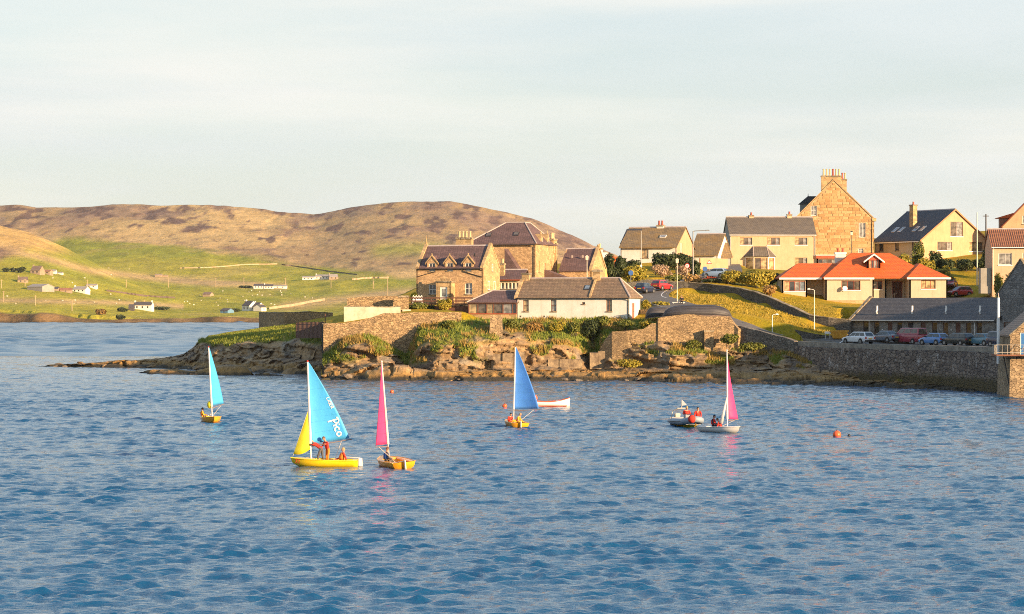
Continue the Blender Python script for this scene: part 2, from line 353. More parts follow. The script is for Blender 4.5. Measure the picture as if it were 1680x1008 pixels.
# ================================================================ FAR SHORE AND HILLS
SKYL = [(-500, 352), (-120, 342), (0, 336), (30, 334), (60, 338), (100, 336), (150, 334), (210, 332), (280, 333), (340, 334), (420, 341), (480, 347), (515, 349), (545, 345), (585, 338), (620, 334), (660, 331), (700, 330),
        (740, 331), (775, 336), (830, 349), (870, 359), (900, 369), (940, 385), (975, 402), (1000, 413), (1060, 440), (1150, 462), (1400, 486), (2200, 500)]
Y0F, Y1F = 1620.0, 3500.0
def far_v(u, Y):
    t = np.clip((Y - Y0F) / (Y1F - Y0F), 0, 1.2); vs = np.interp(u, [k[0] for k in SKYL], [k[1] for k in SKYL])
    g = np.where(t < 1, .66 * t ** 1.25 + .34 * t ** 2.2, 1.0)
    return 525.0 - (525.0 - vs) * g
def far_z(u, Y):
    u = np.asarray(u, float); Y = np.asarray(Y, float)
    z = CAM_H + (HOR - far_v(u, Y)) * Y / FPX
    # golden spur on the left
    vsp = 358 + np.clip(u, -500, 300) * .30
    zs = CAM_H + (HOR - vsp) * 2450 / FPX
    gy = np.exp(-((Y - 2480) / np.where(Y < 2480, 520, 240)) ** 2) * sstep(330, 40, u) * .86
    z = np.maximum(z, z * (1 - gy) + zs * gy)
    x = (u - 840) * Y / FPX
    t = np.clip((Y - Y0F) / (Y1F - Y0F), 0, 1.0)
    z += (fbm(x / 160, Y / 220, oct=4, seed=11) * 5.0 + fbm(x / 34, Y / 60, oct=4, seed=21) * 1.5 - 1.2 * np.clip(.16 - np.abs(fbm(x / 90, Y / 240, oct=3, seed=27)), 0, 1) * sstep(.3, .6, t) * 6) * sstep(.02, .3, t)
    z += fbm(x / 30, Y / 30, oct=3, seed=2) * 1.2 * sstep(.0, .03, t)
    z = np.where(Y < Y0F + 26, np.interp(Y, [Y0F - 30, Y0F - 6, Y0F, Y0F + 8, Y0F + 26], [-4, -1, .3, 2.2, 2.8]) * np.where(Y > Y0F, np.interp(u, [-420, 0, 110, 170, 330, 400, 460], [2.6, 2.6, 2.0, .8, 1.1, 1.9, 1.2]) * (1 + .5 * fbm(x / 22, x * 0, oct=3, seed=44)), 1) + fbm(x / 9, Y / 6, oct=2, seed=4) * .5, z)
    z = np.where(t >= 1, z - (Y - Y1F) * .12, z)
    return z
def make_hills():
    us = np.arange(-420, 1800, 3.2); ys = np.concatenate([np.linspace(Y0F - 30, Y0F + 30, 22), Y0F + 30 + (4400 - Y0F - 30) * np.linspace(0, 1, 230)[1:] ** 1.1])
    U, Y = np.meshgrid(us, ys); 
    shore = fbm(U / 60, U * 0, oct=3, seed=8) * 14
    Z = far_z(U, Y - shore * sstep(400, 0, Y - Y0F)); X = (U - 840) * Y / FPX
    t = (Y - Y0F) / (Y1F - Y0F); v = HOR - (Z - CAM_H) * FPX / Y
    n1 = fbm(X / 210, Y / 330, oct=5, seed=31); n2 = fbm(X / 60, Y / 130, oct=4, seed=41); n3 = fbm(X / 25, Y / 70, oct=3, seed=51)
    def C(*c): return np.array(c)
    green, green2, gold, brown, heather, straw, peat = C(.235, .240, .026), C(.330, .290, .034), C(.52, .33, .11), C(.34, .225, .105), C(.27, .18, .11), C(.46, .315, .135), C(.15, .095, .075)
    def mix(a, b, f): return a * (1 - f[..., None]) + b * f[..., None]
    one = np.ones_like(X)
    c = mix(one[..., None] * straw, brown, sstep(-.25, .25, n1 + .35 * n2 + .12))
    c = mix(c, heather, sstep(.02, .3, n2 * .8 + n1 * .5 + sstep(400, 345, v) * .28 - .14))
    c = mix(c, peat, sstep(.34, .5, n3 * .7 + n2 * .5 + sstep(400, 345, v) * .12))
    n4 = fbm(X / 13, Y / 45, oct=3, seed=57); c = mix(c, C(.20, .125, .085), sstep(.12, .45, n4 + .5 * n2 + sstep(420, 350, v) * .22 - .1) * .8); c = mix(c, C(.115, .07, .055), sstep(.38, .58, n4 + .4 * n3 + sstep(400, 340, v) * .18) * .85)
    # green pasture, lower slopes: upper limit wanders along u
    lim = np.interp(U, [-420, 0, 60, 110, 200, 300, 420, 480, 540, 600, 680, 760, 1800], [465, 428, 398, 386, 394, 405, 421, 429, 434, 444, 455, 470, 490])
    gm = sstep(-4, 8, v - lim + n2 * 10 + n3 * 4)
    gc = mix(one[..., None] * green, green2, sstep(-.2, .3, n1 + n3 * .4))
    # straw strips that cross the pasture
    s1 = np.exp(-((v - np.interp(U, [0, 60, 150, 300, 450], [412, 420, 445, 462, 470])) / 6.0) ** 2) * (U < 470)
    s2 = np.exp(-((v - np.interp(U, [0, 200, 330], [493, 497, 505])) / 4.5) ** 2) * (U < 300)
    s3 = np.exp(-((v - np.interp(U, [440, 560, 680], [506, 492, 478])) / 8.0) ** 2) * sstep(430, 480, U)
    gc = mix(gc, straw, np.clip(np.maximum(np.maximum(s1, s2), s3) * .95 + sstep(.2, .5, n2) * .3, 0, 1))
    c = mix(c, gc, gm)
    p2 = np.exp(-((v - np.interp(U, [600, 700], [412, 408])) / 11.0) ** 2) * sstep(596, 625, U) * sstep(760, 700, U); c = mix(c, green * .8 + straw * .2, p2 * .9)
    sp = sstep(150, 60, U) * sstep(426, 405, v + n2 * 6) * sstep(2050, 2250, Y) * sstep(2760, 2600, Y); c = mix(c, gold, sp * .95)
    # ploughed lines and tracks on the spur
    ln = np.maximum(np.exp(-((v - (384 + U * .30)) / 1.5) ** 2), np.exp(-((v - (372 + U * .26)) / 1.2) ** 2)) * sp; c = mix(c, brown, ln * .6)
    bank = sstep(Y0F + 22, Y0F + 8, Y - shore); c = mix(c, C(.16, .10, .045) * one[..., None] * (1 + .5 * n3[..., None]), bank); c = mix(c, C(.05, .035, .02), sstep(.8, .0, Z))
    me = npmesh('hill', np.stack([X, Y, Z], -1).reshape(-1, 3), gridfaces(*X.shape), None)
    at = me.color_attributes.new('ground', 'FLOAT_COLOR', 'POINT'); cc = np.ones((X.size, 4), np.float32); cc[:, :3] = np.clip(c.reshape(-1, 3), 0, 1); at.data.foreach_set('color', cc.ravel())
    m, t_, bs = _m('moor and pasture'); bs.inputs['Roughness'].default_value = .95; bs.inputs['Specular IOR Level'].default_value = .1
    a = nd(t_, 'ShaderNodeVertexColor', layer_name='ground')
    n = nd(t_, 'ShaderNodeTexNoise', Scale=.05, Detail=10, Roughness=.82); t_.links.new(coords(t_, (1, .45, 1)), n.inputs['Vector'])
    hv = nd(t_, 'ShaderNodeMapRange'); [hv.inputs[k].__setattr__('default_value', x) for k, x in (('From Min', .3), ('From Max', .7), ('To Min', .55), ('To Max', 1.5))]; t_.links.new(n.outputs['Fac'], hv.inputs['Value'])
    t_.links.new(mixc(t_, 1.0, a.outputs['Color'], hv.outputs[0], 'MULTIPLY'), bs.inputs['Base Color'])
    n2_ = nd(t_, 'ShaderNodeTexNoise', Scale=.12, Detail=6, Roughness=.7); t_.links.new(coords(t_), n2_.inputs['Vector']); bump(t_, bs, n2_.outputs['Fac'], 5.0, .6)
    me.materials.clear(); me.materials.append(m)
    structure(mobj('hill', me))
make_hills()

# ================================================================ NEAR LAND
COAST = [(-43.6, 341.5), (-38.5, 336), (-33.9, 332), (-29.3, 327), (-24.4, 320), (-22.4, 295.5), (-6.5, 295.5), (-.7, 295.5), (8, 296), (15.4, 295.5), (17.4, 292), (18, 288.5), (25.9, 288.5), (33.2, 283), (37.4, 269), (45.2, 254),
         (49.0, 240), (51, 233), (80, 226), (140, 215), (140, 520), (-12, 500), (-29, 425), (-36, 388), (-39.5, 372), (-45, 353)]
CTRL = [  # u, v, Y : ground seen (or implied) at these spots
    (330, 560, 341), (345, 551, 350), (400, 549, 338), (430, 541, 350), (470, 541, 345), (480, 548, 330), (530, 544, 320), (530, 530, 345), (560, 524, 340), (470, 538, 380), (560, 530, 400),
    (540, 532, 297), (600, 528, 297), (570, 520, 312), (640, 516, 297), (660, 506, 306), (690, 506, 303), (740, 508, 300), (760, 512, 297), (680, 500, 315), (720, 500, 312), (800, 505, 314), (790, 524, 297), (840, 526, 298),
    (900, 526, 298), (960, 526, 297.5), (1040, 525, 297), (1070, 520, 297), (860, 500, 325), (960, 500, 325), (860, 490, 345), (960, 485, 345), (700, 495, 345), (620, 505, 360), (800, 490, 400), (700, 490, 440),
    (1060, 505, 312), (1040, 482, 336), (1070, 482, 334), (1100, 476, 338), (1010, 488, 335), (1090, 498, 318), (1120, 504, 304), (1160, 508, 300), (1195, 511, 296), (1120, 482, 336), (1170, 486, 332), (1140, 496, 318), (1200, 492, 325), (1240, 500, 318),
    (1230, 516, 302), (1270, 524, 303), (1310, 540, 303), (1350, 548, 302), (1300, 531, 310), (1340, 545, 309), (1380, 551, 308),
    (1120, 463, 346), (1170, 468, 344.5), (1220, 474, 340), (1270, 490, 332), (1330, 519, 320), (1385, 524, 318.5), (1300, 499, 340), (1360, 500, 340), (1420, 505, 332), (1290, 470, 350), (1200, 462, 360), (1180, 456, 368),
    (1400, 497, 345), (1480, 495, 345), (1550, 494, 345), (1600, 486, 347), (1570, 490, 350), (1640, 478, 345), (1690, 470, 345), (1590, 470, 356), (1600, 455, 362), (1560, 445, 366), (1540, 434, 374), (1640, 436, 374), (1450, 436, 392), (1500, 434, 400),
    (1200, 449, 405), (1330, 449, 405), (1270, 447, 395), (1310, 434, 420), (1430, 434, 420), (1400, 424, 450), (1300, 424, 455), (1100, 430, 386), (1040, 432, 384), (1160, 432, 396), (1000, 440, 380), (1150, 424, 415), (1190, 426, 420), (1100, 452, 365), (1040, 458, 358), (1140, 450, 365),
    (1000, 440, 440), (1200, 415, 470), (1500, 405, 450), (1700, 400, 440), (1800, 460, 345), (1800, 420, 390), (1750, 560, 300),
    (770, 523, 301), (847, 525, 299.5), (810, 522, 304), (765, 514, 297.5), (1130, 484, 343.5), (1160, 487, 342), (1215, 494, 336.8), (1240, 500, 333), (1265, 508, 329), (1300, 522, 323), (1330, 535, 317.5), (1360, 541, 316), (1388, 545, 315.3)]
_C = np.array([P(*c) for c in CTRL])
def _rbf(pts, zs):
    n = len(pts); d = np.hypot(pts[:, None, 0] - pts[None, :, 0], pts[:, None, 1] - pts[None, :, 1])
    A = np.zeros((n + 3, n + 3)); A[:n, :n] = d - np.eye(n) * .15; A[:n, n] = 1; A[:n, n + 1:] = pts; A[n, :n] = 1; A[n + 1:, :n] = pts.T
    w_ = np.linalg.solve(A, np.concatenate([zs, np.zeros(3)]))
    def f(x, y):
        x = np.asarray(x, float); y = np.asarray(y, float); r = w_[n] + w_[n + 1] * x + w_[n + 2] * y
        for i in range(n): r = r + w_[i] * np.hypot(x - pts[i, 0], y - pts[i, 1])
        return r
    return f
RAWZ = _rbf(_C[:, :2], _C[:, 2])
def polydist(x, y, poly):
    """signed distance to a polygon (inside positive)"""
    x = np.asarray(x, float); y = np.asarray(y, float); d = np.full(x.shape, 1e9); ins = np.zeros(x.shape, bool); n = len(poly)
    for i in range(n):
        (ax, ay), (bx, by) = poly[i], poly[(i + 1) % n]; ex, ey = bx - ax, by - ay; L = ex * ex + ey * ey + 1e-9
        t = np.clip(((x - ax) * ex + (y - ay) * ey) / L, 0, 1); d = np.minimum(d, np.hypot(x - ax - t * ex, y - ay - t * ey))
        c = ((ay > y) != (by > y)) & (x < (bx - ax) * (y - ay) / (by - ay + 1e-12) + ax); ins ^= c
    return np.where(ins, d, -d)
def qz(x, y): return ZQ + .95 * sstep(292, 305, y) * (1 - sstep(45, 60, x))
ZQ = 4.05                                                          # quay level
QUAY = [(33.6, 285.5), (37.8, 270), (45.6, 255), (49.4, 241), (52, 232.5), (80, 226.5), (140, 216), (140, 318), (64, 318), (57, 322), (45.2, 330), (40, 303), (35, 297.5)]
# road: quay -> up past the upturned boat -> upper street (x, y, z, half width)
ROADL = [P(1395, 566, 294), P(1330, 561, 289.5), P(1270, 547, 289.2), P(1210, 531.5, 290.8), P(1150, 514, 295.5), P(1105, 500, 306), P(1075, 491, 318), P(1062, 485, 330), P(1075, 476, 341), P(1112, 466, 352), P(1160, 456, 366), P(1186, 448, 378), P(1185, 434, 405)]
def catmull(pts, n):
    out = []; k = len(pts)
    for i in range(k - 1):
        a, b, c, d = pts[max(i - 1, 0)], pts[i], pts[i + 1], pts[min(i + 2, k - 1)]
        for j in range(n):
            t = j / n; out.append(.5 * ((2 * b) + (c - a) * t + (2 * a - 5 * b + 4 * c - d) * t * t + (3 * b - a - 3 * c + d) * t ** 3))
    out.append(pts[-1]); return out
ROAD = catmull(ROADL, 10); RHW = 2.9
def ground(x, y):
    x = np.asarray(x, float); y = np.asarray(y, float); z = RAWZ(x, y)
    d = polydist(x, y, COAST)
    z = z + fbm(x / 6, y / 6, oct=3, seed=61) * .22
    # roadway bed
    best = np.full(x.shape, 1e9); rz = np.zeros(x.shape)
    for a, b in zip(ROAD[:-1], ROAD[1:]):
        ex, ey = b.x - a.x, b.y - a.y; L = ex * ex + ey * ey + 1e-9; t = np.clip(((x - a.x) * ex + (y - a.y) * ey) / L, 0, 1)
        q = np.hypot(x - a.x - t * ex, y - a.y - t * ey); mk = q < best; best = np.where(mk, q, best); rz = np.where(mk, a.z + (b.z - a.z) * t, rz)
    f = sstep(RHW + 2.2, RHW + .3, best); z = z * (1 - f) + (rz - .12) * f
    q = polydist(x, y, QUAY); f = sstep(-.7, .0, q); z = z * (1 - f) + (qz(x, y) - .12) * f
    e = sstep(-1.6, .9, d); z = z * e - 2.5 * (1 - e)
    return z
def gz(x, y): return float(ground(np.array([x]), np.array([y]))[0])
def gP(u, Y):
    """ground point under image column u at depth Y"""
    x = xpx(u, Y); return Vector((x, Y, gz(x, Y)))
def grassmat(name='grass ground'):
    m, t, bs = _m(name); bs.inputs['Roughness'].default_value = .95; bs.inputs['Specular IOR Level'].default_value = .15
    v = coords(t); n = nd(t, 'ShaderNodeTexNoise', Scale=.22, Detail=7, Roughness=.65); t.links.new(v, n.inputs['Vector'])
    n2 = nd(t, 'ShaderNodeTexNoise', Scale=3.5, Detail=6, Roughness=.75); t.links.new(v, n2.inputs['Vector'])
    c = mixc(t, ramp(t, n.outputs['Fac'], .38, .62), (.23, .185, .012), (.42, .265, .018))
    hv = nd(t, 'ShaderNodeMapRange'); [hv.inputs[k].__setattr__('default_value', x) for k, x in (('From Min', .3), ('From Max', .7), ('To Min', .55), ('To Max', 1.4))]; t.links.new(n2.outputs['Fac'], hv.inputs['Value'])
    t.links.new(mixc(t, 1.0, c, hv.outputs[0], 'MULTIPLY'), bs.inputs['Base Color']); bump(t, bs, n2.outputs['Fac'], .12)
    return m
M_GRASS = grassmat()
def make_land():
    xs = np.arange(-50, 128, .55); ys = np.concatenate([np.arange(228, 400, .55), np.arange(400, 505, 2.0)])
    X, Y = np.meshgrid(xs, ys); Z = ground(X, Y)
    structure(mobj('terrain', npmesh('terrain', np.stack([X, Y, Z], -1).reshape(-1, 3), gridfaces(*X.shape), M_GRASS)))
make_land()

# ---------------------------------------------------------------- rock faces (lofted from profiles)
CLIFF_A = [(60, 353.5, (353.7, -.2), (354, -.2), (354.3, -.3), (354.6, -.5)), (85, 352, (352.5, .2), (353, .3), (353.6, .2), (354.4, -.4)), (150, 349, (350, .35), (351, .55), (352.5, .45), (354.5, -.4)), (190, 347, (349, .6), (351, .9), (353, .55), (355.5, -.4)),
           (250, 343, (346, .8), (349, 1.2), (352, 1.0), (355.5, -.3)), (300, 337, (341, 1.0), (345, 1.7), (348, 1.9), (352, 1.0)), (327, 331, (335, 1.2), (338, 2.3), (340, 3.3), (343.5, 4.0)), (355, 327, (331, 1.3), (333, 2.4), (334.5, 3.4), (339.5, 4.3)),
           (380, 324, (328, 1.2), (330.5, 2.2), (332, 3.4), (337, 4.5)), (430, 317, (322, 1.2), (325.5, 2.1), (327, 3.6), (333, 4.9)), (480, 311, (316, 1.2), (320, 1.9), (322, 3.8), (328, 5.3)), (520, 305, (308, 1.0), (314, 1.7), (316, 4.0), (321, 5.6)), (556, 300, (303, .8), (309, 1.5), (312, 4.2), (318, 5.8))]
CLIFF_B = [(531, 285.5, (288, .7), (291, 1.0), (292.3, 2.0), (293.6, 2.6)), (570, 282.3, (286, .9), (290, 1.3), (290.6, 3.6), (293, 4.9)), (610, 281.5, (285, 1.6), (289.5, 2.0), (289.8, 4.2), (293, 5.2)), (640, 281, (284, 1.8), (289.8, 1.9), (291, 3.0), (293, 3.8)),
           (668, 281, (284, 1.7), (290.5, 1.3), (291.8, 1.9), (293.2, 2.6)), (690, 281, (284, 1.2), (287, 1.3), (288.2, 3.8), (293.2, 6.2)), (720, 280.5, (283, .9), (285.2, 1.3), (285.6, 3.9), (293.5, 6.7)), (760, 280.5, (283, .8), (284.5, 1.3), (285.2, 4.2), (294, 7.0)),
           (800, 280.5, (283, .8), (286, 1.4), (286.3, 4.6), (295, 7.05)), (830, 280.5, (283, .9), (286, 1.5), (287, 4.8), (295.8, 7.1)), (880, 281, (283.5, .8), (287, 1.6), (288, 4.6), (296.3, 7.1)), (930, 281, (283.5, .9), (287.5, 1.5), (288.5, 4.4), (296.3, 7.1)),
           (955, 281, (283.5, .9), (288, 1.2), (291, 3.6), (296.5, 7.1)), (975, 281, (283.5, .8), (291, 1.2), (293.5, 3.4), (297, 7.1)), (995, 281, (283.5, 1.0), (288, 1.3), (289.5, 4.2), (296.5, 7.1)), (1040, 280, (283, .8), (287, 1.5), (288, 4.2), (296, 7.05)),
           (1082, 276, (279.5, .7), (285.6, 1.4), (286.3, 4.0), (293, 6.9)), (1105, 272.5, (278, .6), (284, 1.2), (284.8, 3.0), (286.6, 4.0)), (1150, 270, (277, .7), (283.5, 1.3), (284.7, 2.7), (286.6, 3.6)), (1195, 268.7, (276, .8), (283.5, 1.5), (285.4, 2.6), (289, 4.6)),
           (1250, 267.5, (275, .9), (282, 1.6), (284.2, 3.0), (286.6, 4.2)), (1305, 265.5, (272, .9), (277.5, 1.5), (279, 2.4), (281, 2.9)), (1360, 263, (268, .7), (271, 1.0), (272, 1.3), (274, 1.6)), (1420, 258.5, (261.5, .4), (263.5, .5), (264.5, .6), (266, .7)), (1540, 248.5, (250, .3), (251.3, .35), (252, .4), (253, .4)), (1600, 241, (242.5, .1), (244, .15), (245, .15), (246, .15))]
LEDGE = [(228, 318, (318.5, -.1), (319, -.1), (320, -.2), (321, -.4)), (245, 312, (313.5, .35), (315, .5), (316.5, .4), (319, -.3)), (290, 309, (311, .5), (313, .6), (315, .5), (318, -.3)), (318, 308, (309.5, .25), (311, .3), (313, .3), (316, -.3)), (340, 306.5, (308, .6), (310, .9), (312, .8), (315, -.3)),
         (375, 305.5, (307.5, 1.0), (309.5, 1.4), (311.5, 1.1), (314, -.2)), (402, 305, (306.5, .9), (308, 1.1), (309.5, .8), (312, -.3)), (416, 305.5, (306, -.1), (307, -.1), (308, -.2), (309, -.4)), (430, 303.5, (304, .15), (304.5, .2), (305.3, .1), (306, -.3)), (455, 303, (303.5, .1), (304, .15), (304.8, .1), (305.5, -.3)), (470, 303.3, (303.6, -.2), (304, -.2), (304.4, -.2), (305, -.4))]
VEGPTS = []
def loft_cliff(name, ST, ds, nt, rockamp, vegf, seed, wet=.45):
    cols = []
    for st in ST:
        u, y0 = st[0], st[1]; pr = [(y0 - .8, -.9), (y0, -.05)] + list(st[2:]); cols.append([(xpx(u, y_), y_, z_) for y_, z_ in pr])
    A = np.array(cols)                                            # stations x 6 x 3
    xs = A[:, 3, 0]; L = np.concatenate([[0], np.cumsum(np.hypot(np.diff(A[:, 3, 0]), np.diff(A[:, 3, 1])))]); n = int(L[-1] / ds)
    s = np.linspace(0, L[-1], n); B = np.zeros((n, A.shape[1], 3))
    for i in range(A.shape[1]):
        for k in range(3):
            lin_ = np.interp(s, L, A[:, i, k]); kk = max(3, int(1.6 / ds)); ker = np.hanning(kk + 2)[1:-1]; ker /= ker.sum()
            pad = np.pad(lin_, (kk, kk), mode='edge'); B[:, i, k] = np.convolve(pad, ker, 'same')[kk:-kk]
    # resample along the profile
    T = np.linspace(0, A.shape[1] - 1, nt); Q = np.zeros((n, nt, 3))
    wts = np.array([0, .35, 1.2, 2.4, 4.2, 6.0]); T = np.interp(np.linspace(0, 6, nt), wts, np.arange(6))
    for k in range(3):
        for j, t in enumerate(T):
            i0 = min(int(t), A.shape[1] - 2); f = t - i0; Q[:, j, k] = B[:, i0, k] * (1 - f) + B[:, i0 + 1, k] * f
    X, Y, Z = Q[..., 0], Q[..., 1], Q[..., 2]; TT = np.repeat(T[None, :], n, 0); S = np.repeat(s[:, None], nt, 1)
    veg = vegf(xs, X, Y, Z, TT, seed)
    rk = 1 - .8 * veg
    # joints: blocky steps along strike and bedding, then rough noise
    wx, wz = X + .5 * fbm(X / 2, Z / 1.5, Y / 2, oct=2, seed=seed), Z + .35 * fbm(X / 3, Z / 2, Y / 3, oct=2, seed=seed + 3) + .12 * X
    cell = vnoise(np.floor(wx / 2.3), np.floor(wz / 1.05), np.floor(Y / 3.0), seed=seed + 9); cell2 = vnoise(np.floor(wx / .85 + .3), np.floor(wz / .34 + .2), np.floor(Y / 1.3), seed=seed + 5)
    big = fbm(X / 6.0, Z / 4.0, Y / 5.0, oct=3, seed=seed + 1); fine = fbm(X / .7, Z / .5, Y / .7, oct=3, seed=seed + 4)
    bed = np.abs(((wz / .8) % 1.0) - .5) * 2                      # bedding planes: ledges stand out, partings are cut back
    d = (cell * .75 + cell2 * .26 + big * 1.0 + (.5 - bed ** 3) * .22 + fine * .12) * rockamp * rk * sstep(.9, 2.0, TT) * np.where(TT > 4.6, sstep(5.0, 4.6, TT), 1)
    low = sstep(2.5, 1.9, TT) * sstep(.7, 1.2, TT)
    slab = vnoise(np.floor((X + .4 * Y) / 2.6 + .2 * fine), np.floor(Y / .85 + .25 * fine), seed=seed + 12)   # stepped flat slabs on the foreshore
    Y2 = Y - d; Z2 = Z + (cell2 * .05 + cell * .04) * rk * sstep(1, 1.5, TT) * rockamp + (slab * .28 + fine * .06) * low + veg * fbm(X / .9, Y / .9, oct=2, seed=3) * .18 * sstep(5, 4.7, TT)
    X2 = X + fine * .12 * rk * rockamp
    one = np.ones_like(X)[..., None]
    def C(*c): return np.array(c)
    def mix(a, b, f): return a * (1 - f[..., None]) + b * f[..., None]
    nA = fbm(X / 1.7, Z / .9, Y / 2, oct=4, seed=seed + 20); nB = fbm(X / .6, Z / .35, Y / .8, oct=3, seed=seed + 22)
    c = mix(one * C(.33, .215, .105), C(.17, .115, .066), sstep(-.3, .3, nA + .4 * nB)); c = mix(c, C(.42, .305, .165), sstep(.25, .55, nB))
    c = mix(c, C(.11, .08, .055), sstep(.3, .55, cell * .5 + nA * .35)); c = mix(c, C(.20, .19, .16), sstep(.3, .55, fbm(X / 3, Z / 3, Y / 3, oct=3, seed=seed + 30)) * .6)
    c = mix(c, C(.30, .17, .045) * (1 + .3 * nB[..., None]), sstep(1.35, .9, Z2 + .3 * nB) * .85)          # ochre weed and lichen above the tide
    c = mix(c, C(.035, .028, .014), sstep(wet + .22, wet - .1, Z2 + .16 * nB))                                 # wet weed at the waterline
    vc = mix(one * C(.12, .15, .014), C(.25, .205, .022), sstep(-.2, .3, nA)); vc = mix(vc, C(.40, .25, .065), sstep(.1, .45, fbm(X / 1.3, Y / 1.5, Z / 1.5, oct=3, seed=seed + 40)))
    c = mix(c, vc, veg)
    me = npmesh(name, np.stack([X2, Y2, Z2], -1).reshape(-1, 3), gridfaces(*X.shape), M_ROCK, smooth=False)
    at = me.color_attributes.new('rock', 'FLOAT_COLOR', 'POINT'); cc = np.ones((X.size, 4), np.float32); cc[:, :3] = np.clip(c.reshape(-1, 3), 0, 1); at.data.foreach_set('color', cc.ravel())
    mk = veg.ravel() > .55; VEGPTS.append(np.stack([X2, Y2, Z2, nA], -1).reshape(-1, 4)[mk])
    return structure(mobj(name, me))
def rockmat():
    m, t, bs = _m('sea cliff rock'); bs.inputs['Roughness'].default_value = .88
    a = nd(t, 'ShaderNodeVertexColor', layer_name='rock'); v = coords(t); n = nd(t, 'ShaderNodeTexNoise', Scale=4.5, Detail=8, Roughness=.75); t.links.new(v, n.inputs['Vector'])
    hv = nd(t, 'ShaderNodeMapRange'); [hv.inputs[k].__setattr__('default_value', x) for k, x in (('From Min', .3), ('From Max', .7), ('To Min', .5), ('To Max', 1.5))]; t.links.new(n.outputs['Fac'], hv.inputs['Value'])
    t.links.new(mixc(t, 1.0, a.outputs['Color'], hv.outputs[0], 'MULTIPLY'), bs.inputs['Base Color']); bump(t, bs, n.outputs['Fac'], .14)
    return m
M_ROCK = rockmat()
def veg_b(xs, X, Y, Z, T, seed):
    n = fbm(X / 2.4, Z / 1.6, oct=3, seed=seed + 77); u = 840 + X * FPX / Y
    th = np.interp(u, [531, 570, 640, 690, 760, 820, 900, 955, 985, 1040, 1085, 1110, 1200, 1300, 1400], [3.9, 4.2, 4.5, 3.9, 3.8, 4.3, 4.25, 4.0, 3.7, 4.5, 4.8, 5.0, 4.6, 4.7, 5.2])
    v = sstep(-.25, .25, T - th + n * .9)
    v = np.maximum(v, sstep(.25, .42, fbm(X / 1.8, Z / 1.1, oct=2, seed=seed + 78)) * sstep(3.0, 3.6, T) * .9)
    return v
def veg_a(xs, X, Y, Z, T, seed):
    n = fbm(X / 2.4, Z / 1.6, oct=3, seed=seed + 77); return sstep(-.2, .25, T - 4.15 + n * .7) * sstep(-45, -43, X)
def veg_0(xs, X, Y, Z, T, seed): return np.zeros_like(X)
cliff_left = loft_cliff('rocky_headland', CLIFF_A, .22, 70, 1.0, veg_a, 100)
cliff_main = loft_cliff('sea_cliff', CLIFF_B, .16, 84, 1.0, veg_b, 200)
ledge = loft_cliff('rock_ledge', LEDGE, .18, 40, .7, veg_0, 300, wet=.25)

# foreshore boulders: pieces of the cliff they lie under
def rock_mesh(i):
    rg = random.Random(500 + i); bm = bmesh.new(); bmesh.ops.create_icosphere(bm, subdivisions=2, radius=1.0)
    off = Vector((rg.uniform(0, 50), rg.uniform(0, 50), 0))
    pl = [Vector((rg.uniform(-1, 1), rg.uniform(-1, 1), rg.uniform(-.6, 1))).normalized() for _ in range(7)]
    for v in bm.verts:
        for p in pl:
            d = v.co.dot(p) - .62
            if d > 0: v.co -= p * d * .9
        v.co *= 1 + .16 * noise.noise(v.co * 1.7 + off); v.co.z *= .6
    me = bpy.data.meshes.new('rock'); bm.to_mesh(me); bm.free(); return me
M_BOULD = [plain('boulder ochre', (.34, .21, .085), (.15, .095, .05), 2.2, .9, .06, 6), plain('boulder grey', (.22, .17, .115), (.085, .065, .045), 2.0, .9, .06, 6), plain('boulder weed', (.12, .085, .025), (.05, .04, .015), 2.0, .8, .06, 6)]
RM = []
for i in range(9):
    me = rock_mesh(i); me.materials.append(M_BOULD[0 if i < 4 else 1 if i < 7 else 2]); RM.append(me)
def scatter_rocks(parent, tab, n, y_lo, y_hi, smin, smax, rg):
    for _ in range(n):
        u = rg.uniform(tab[0][0], tab[-1][0]); f = rg.random(); yA = interp(u, [(t[0], t[1]) for t in tab]); Y = yA + y_lo + (y_hi - y_lo) * f
        z = -.1 + .75 * f; s = rg.uniform(smin, smax) * (1 if rg.random() < .85 else 1.6)
        o = mobj('rock', rg.choice(RM[:7] if f > .25 else RM), parent, (xpx(u, Y), Y, z), rot=(rg.uniform(-.25, .25), rg.uniform(-.25, .25), rg.uniform(0, 6.28))); o.scale = (s * rg.uniform(.9, 1.7), s * rg.uniform(.8, 1.2), s * rg.uniform(.6, 1.1))
rg = random.Random(12)
scatter_rocks(cliff_main, CLIFF_B[:17], 44, -.2, 3.4, .2, .5, rg)
scatter_rocks(cliff_main, CLIFF_B[16:24], 40, 1.0, 8, .16, .36, rg)
scatter_rocks(cliff_left, CLIFF_A[6:], 24, -.2, 5.0, .4, 1.0, rg)
scatter_rocks(cliff_left, CLIFF_A[1:7], 22, 0, 4, .3, .7, rg)

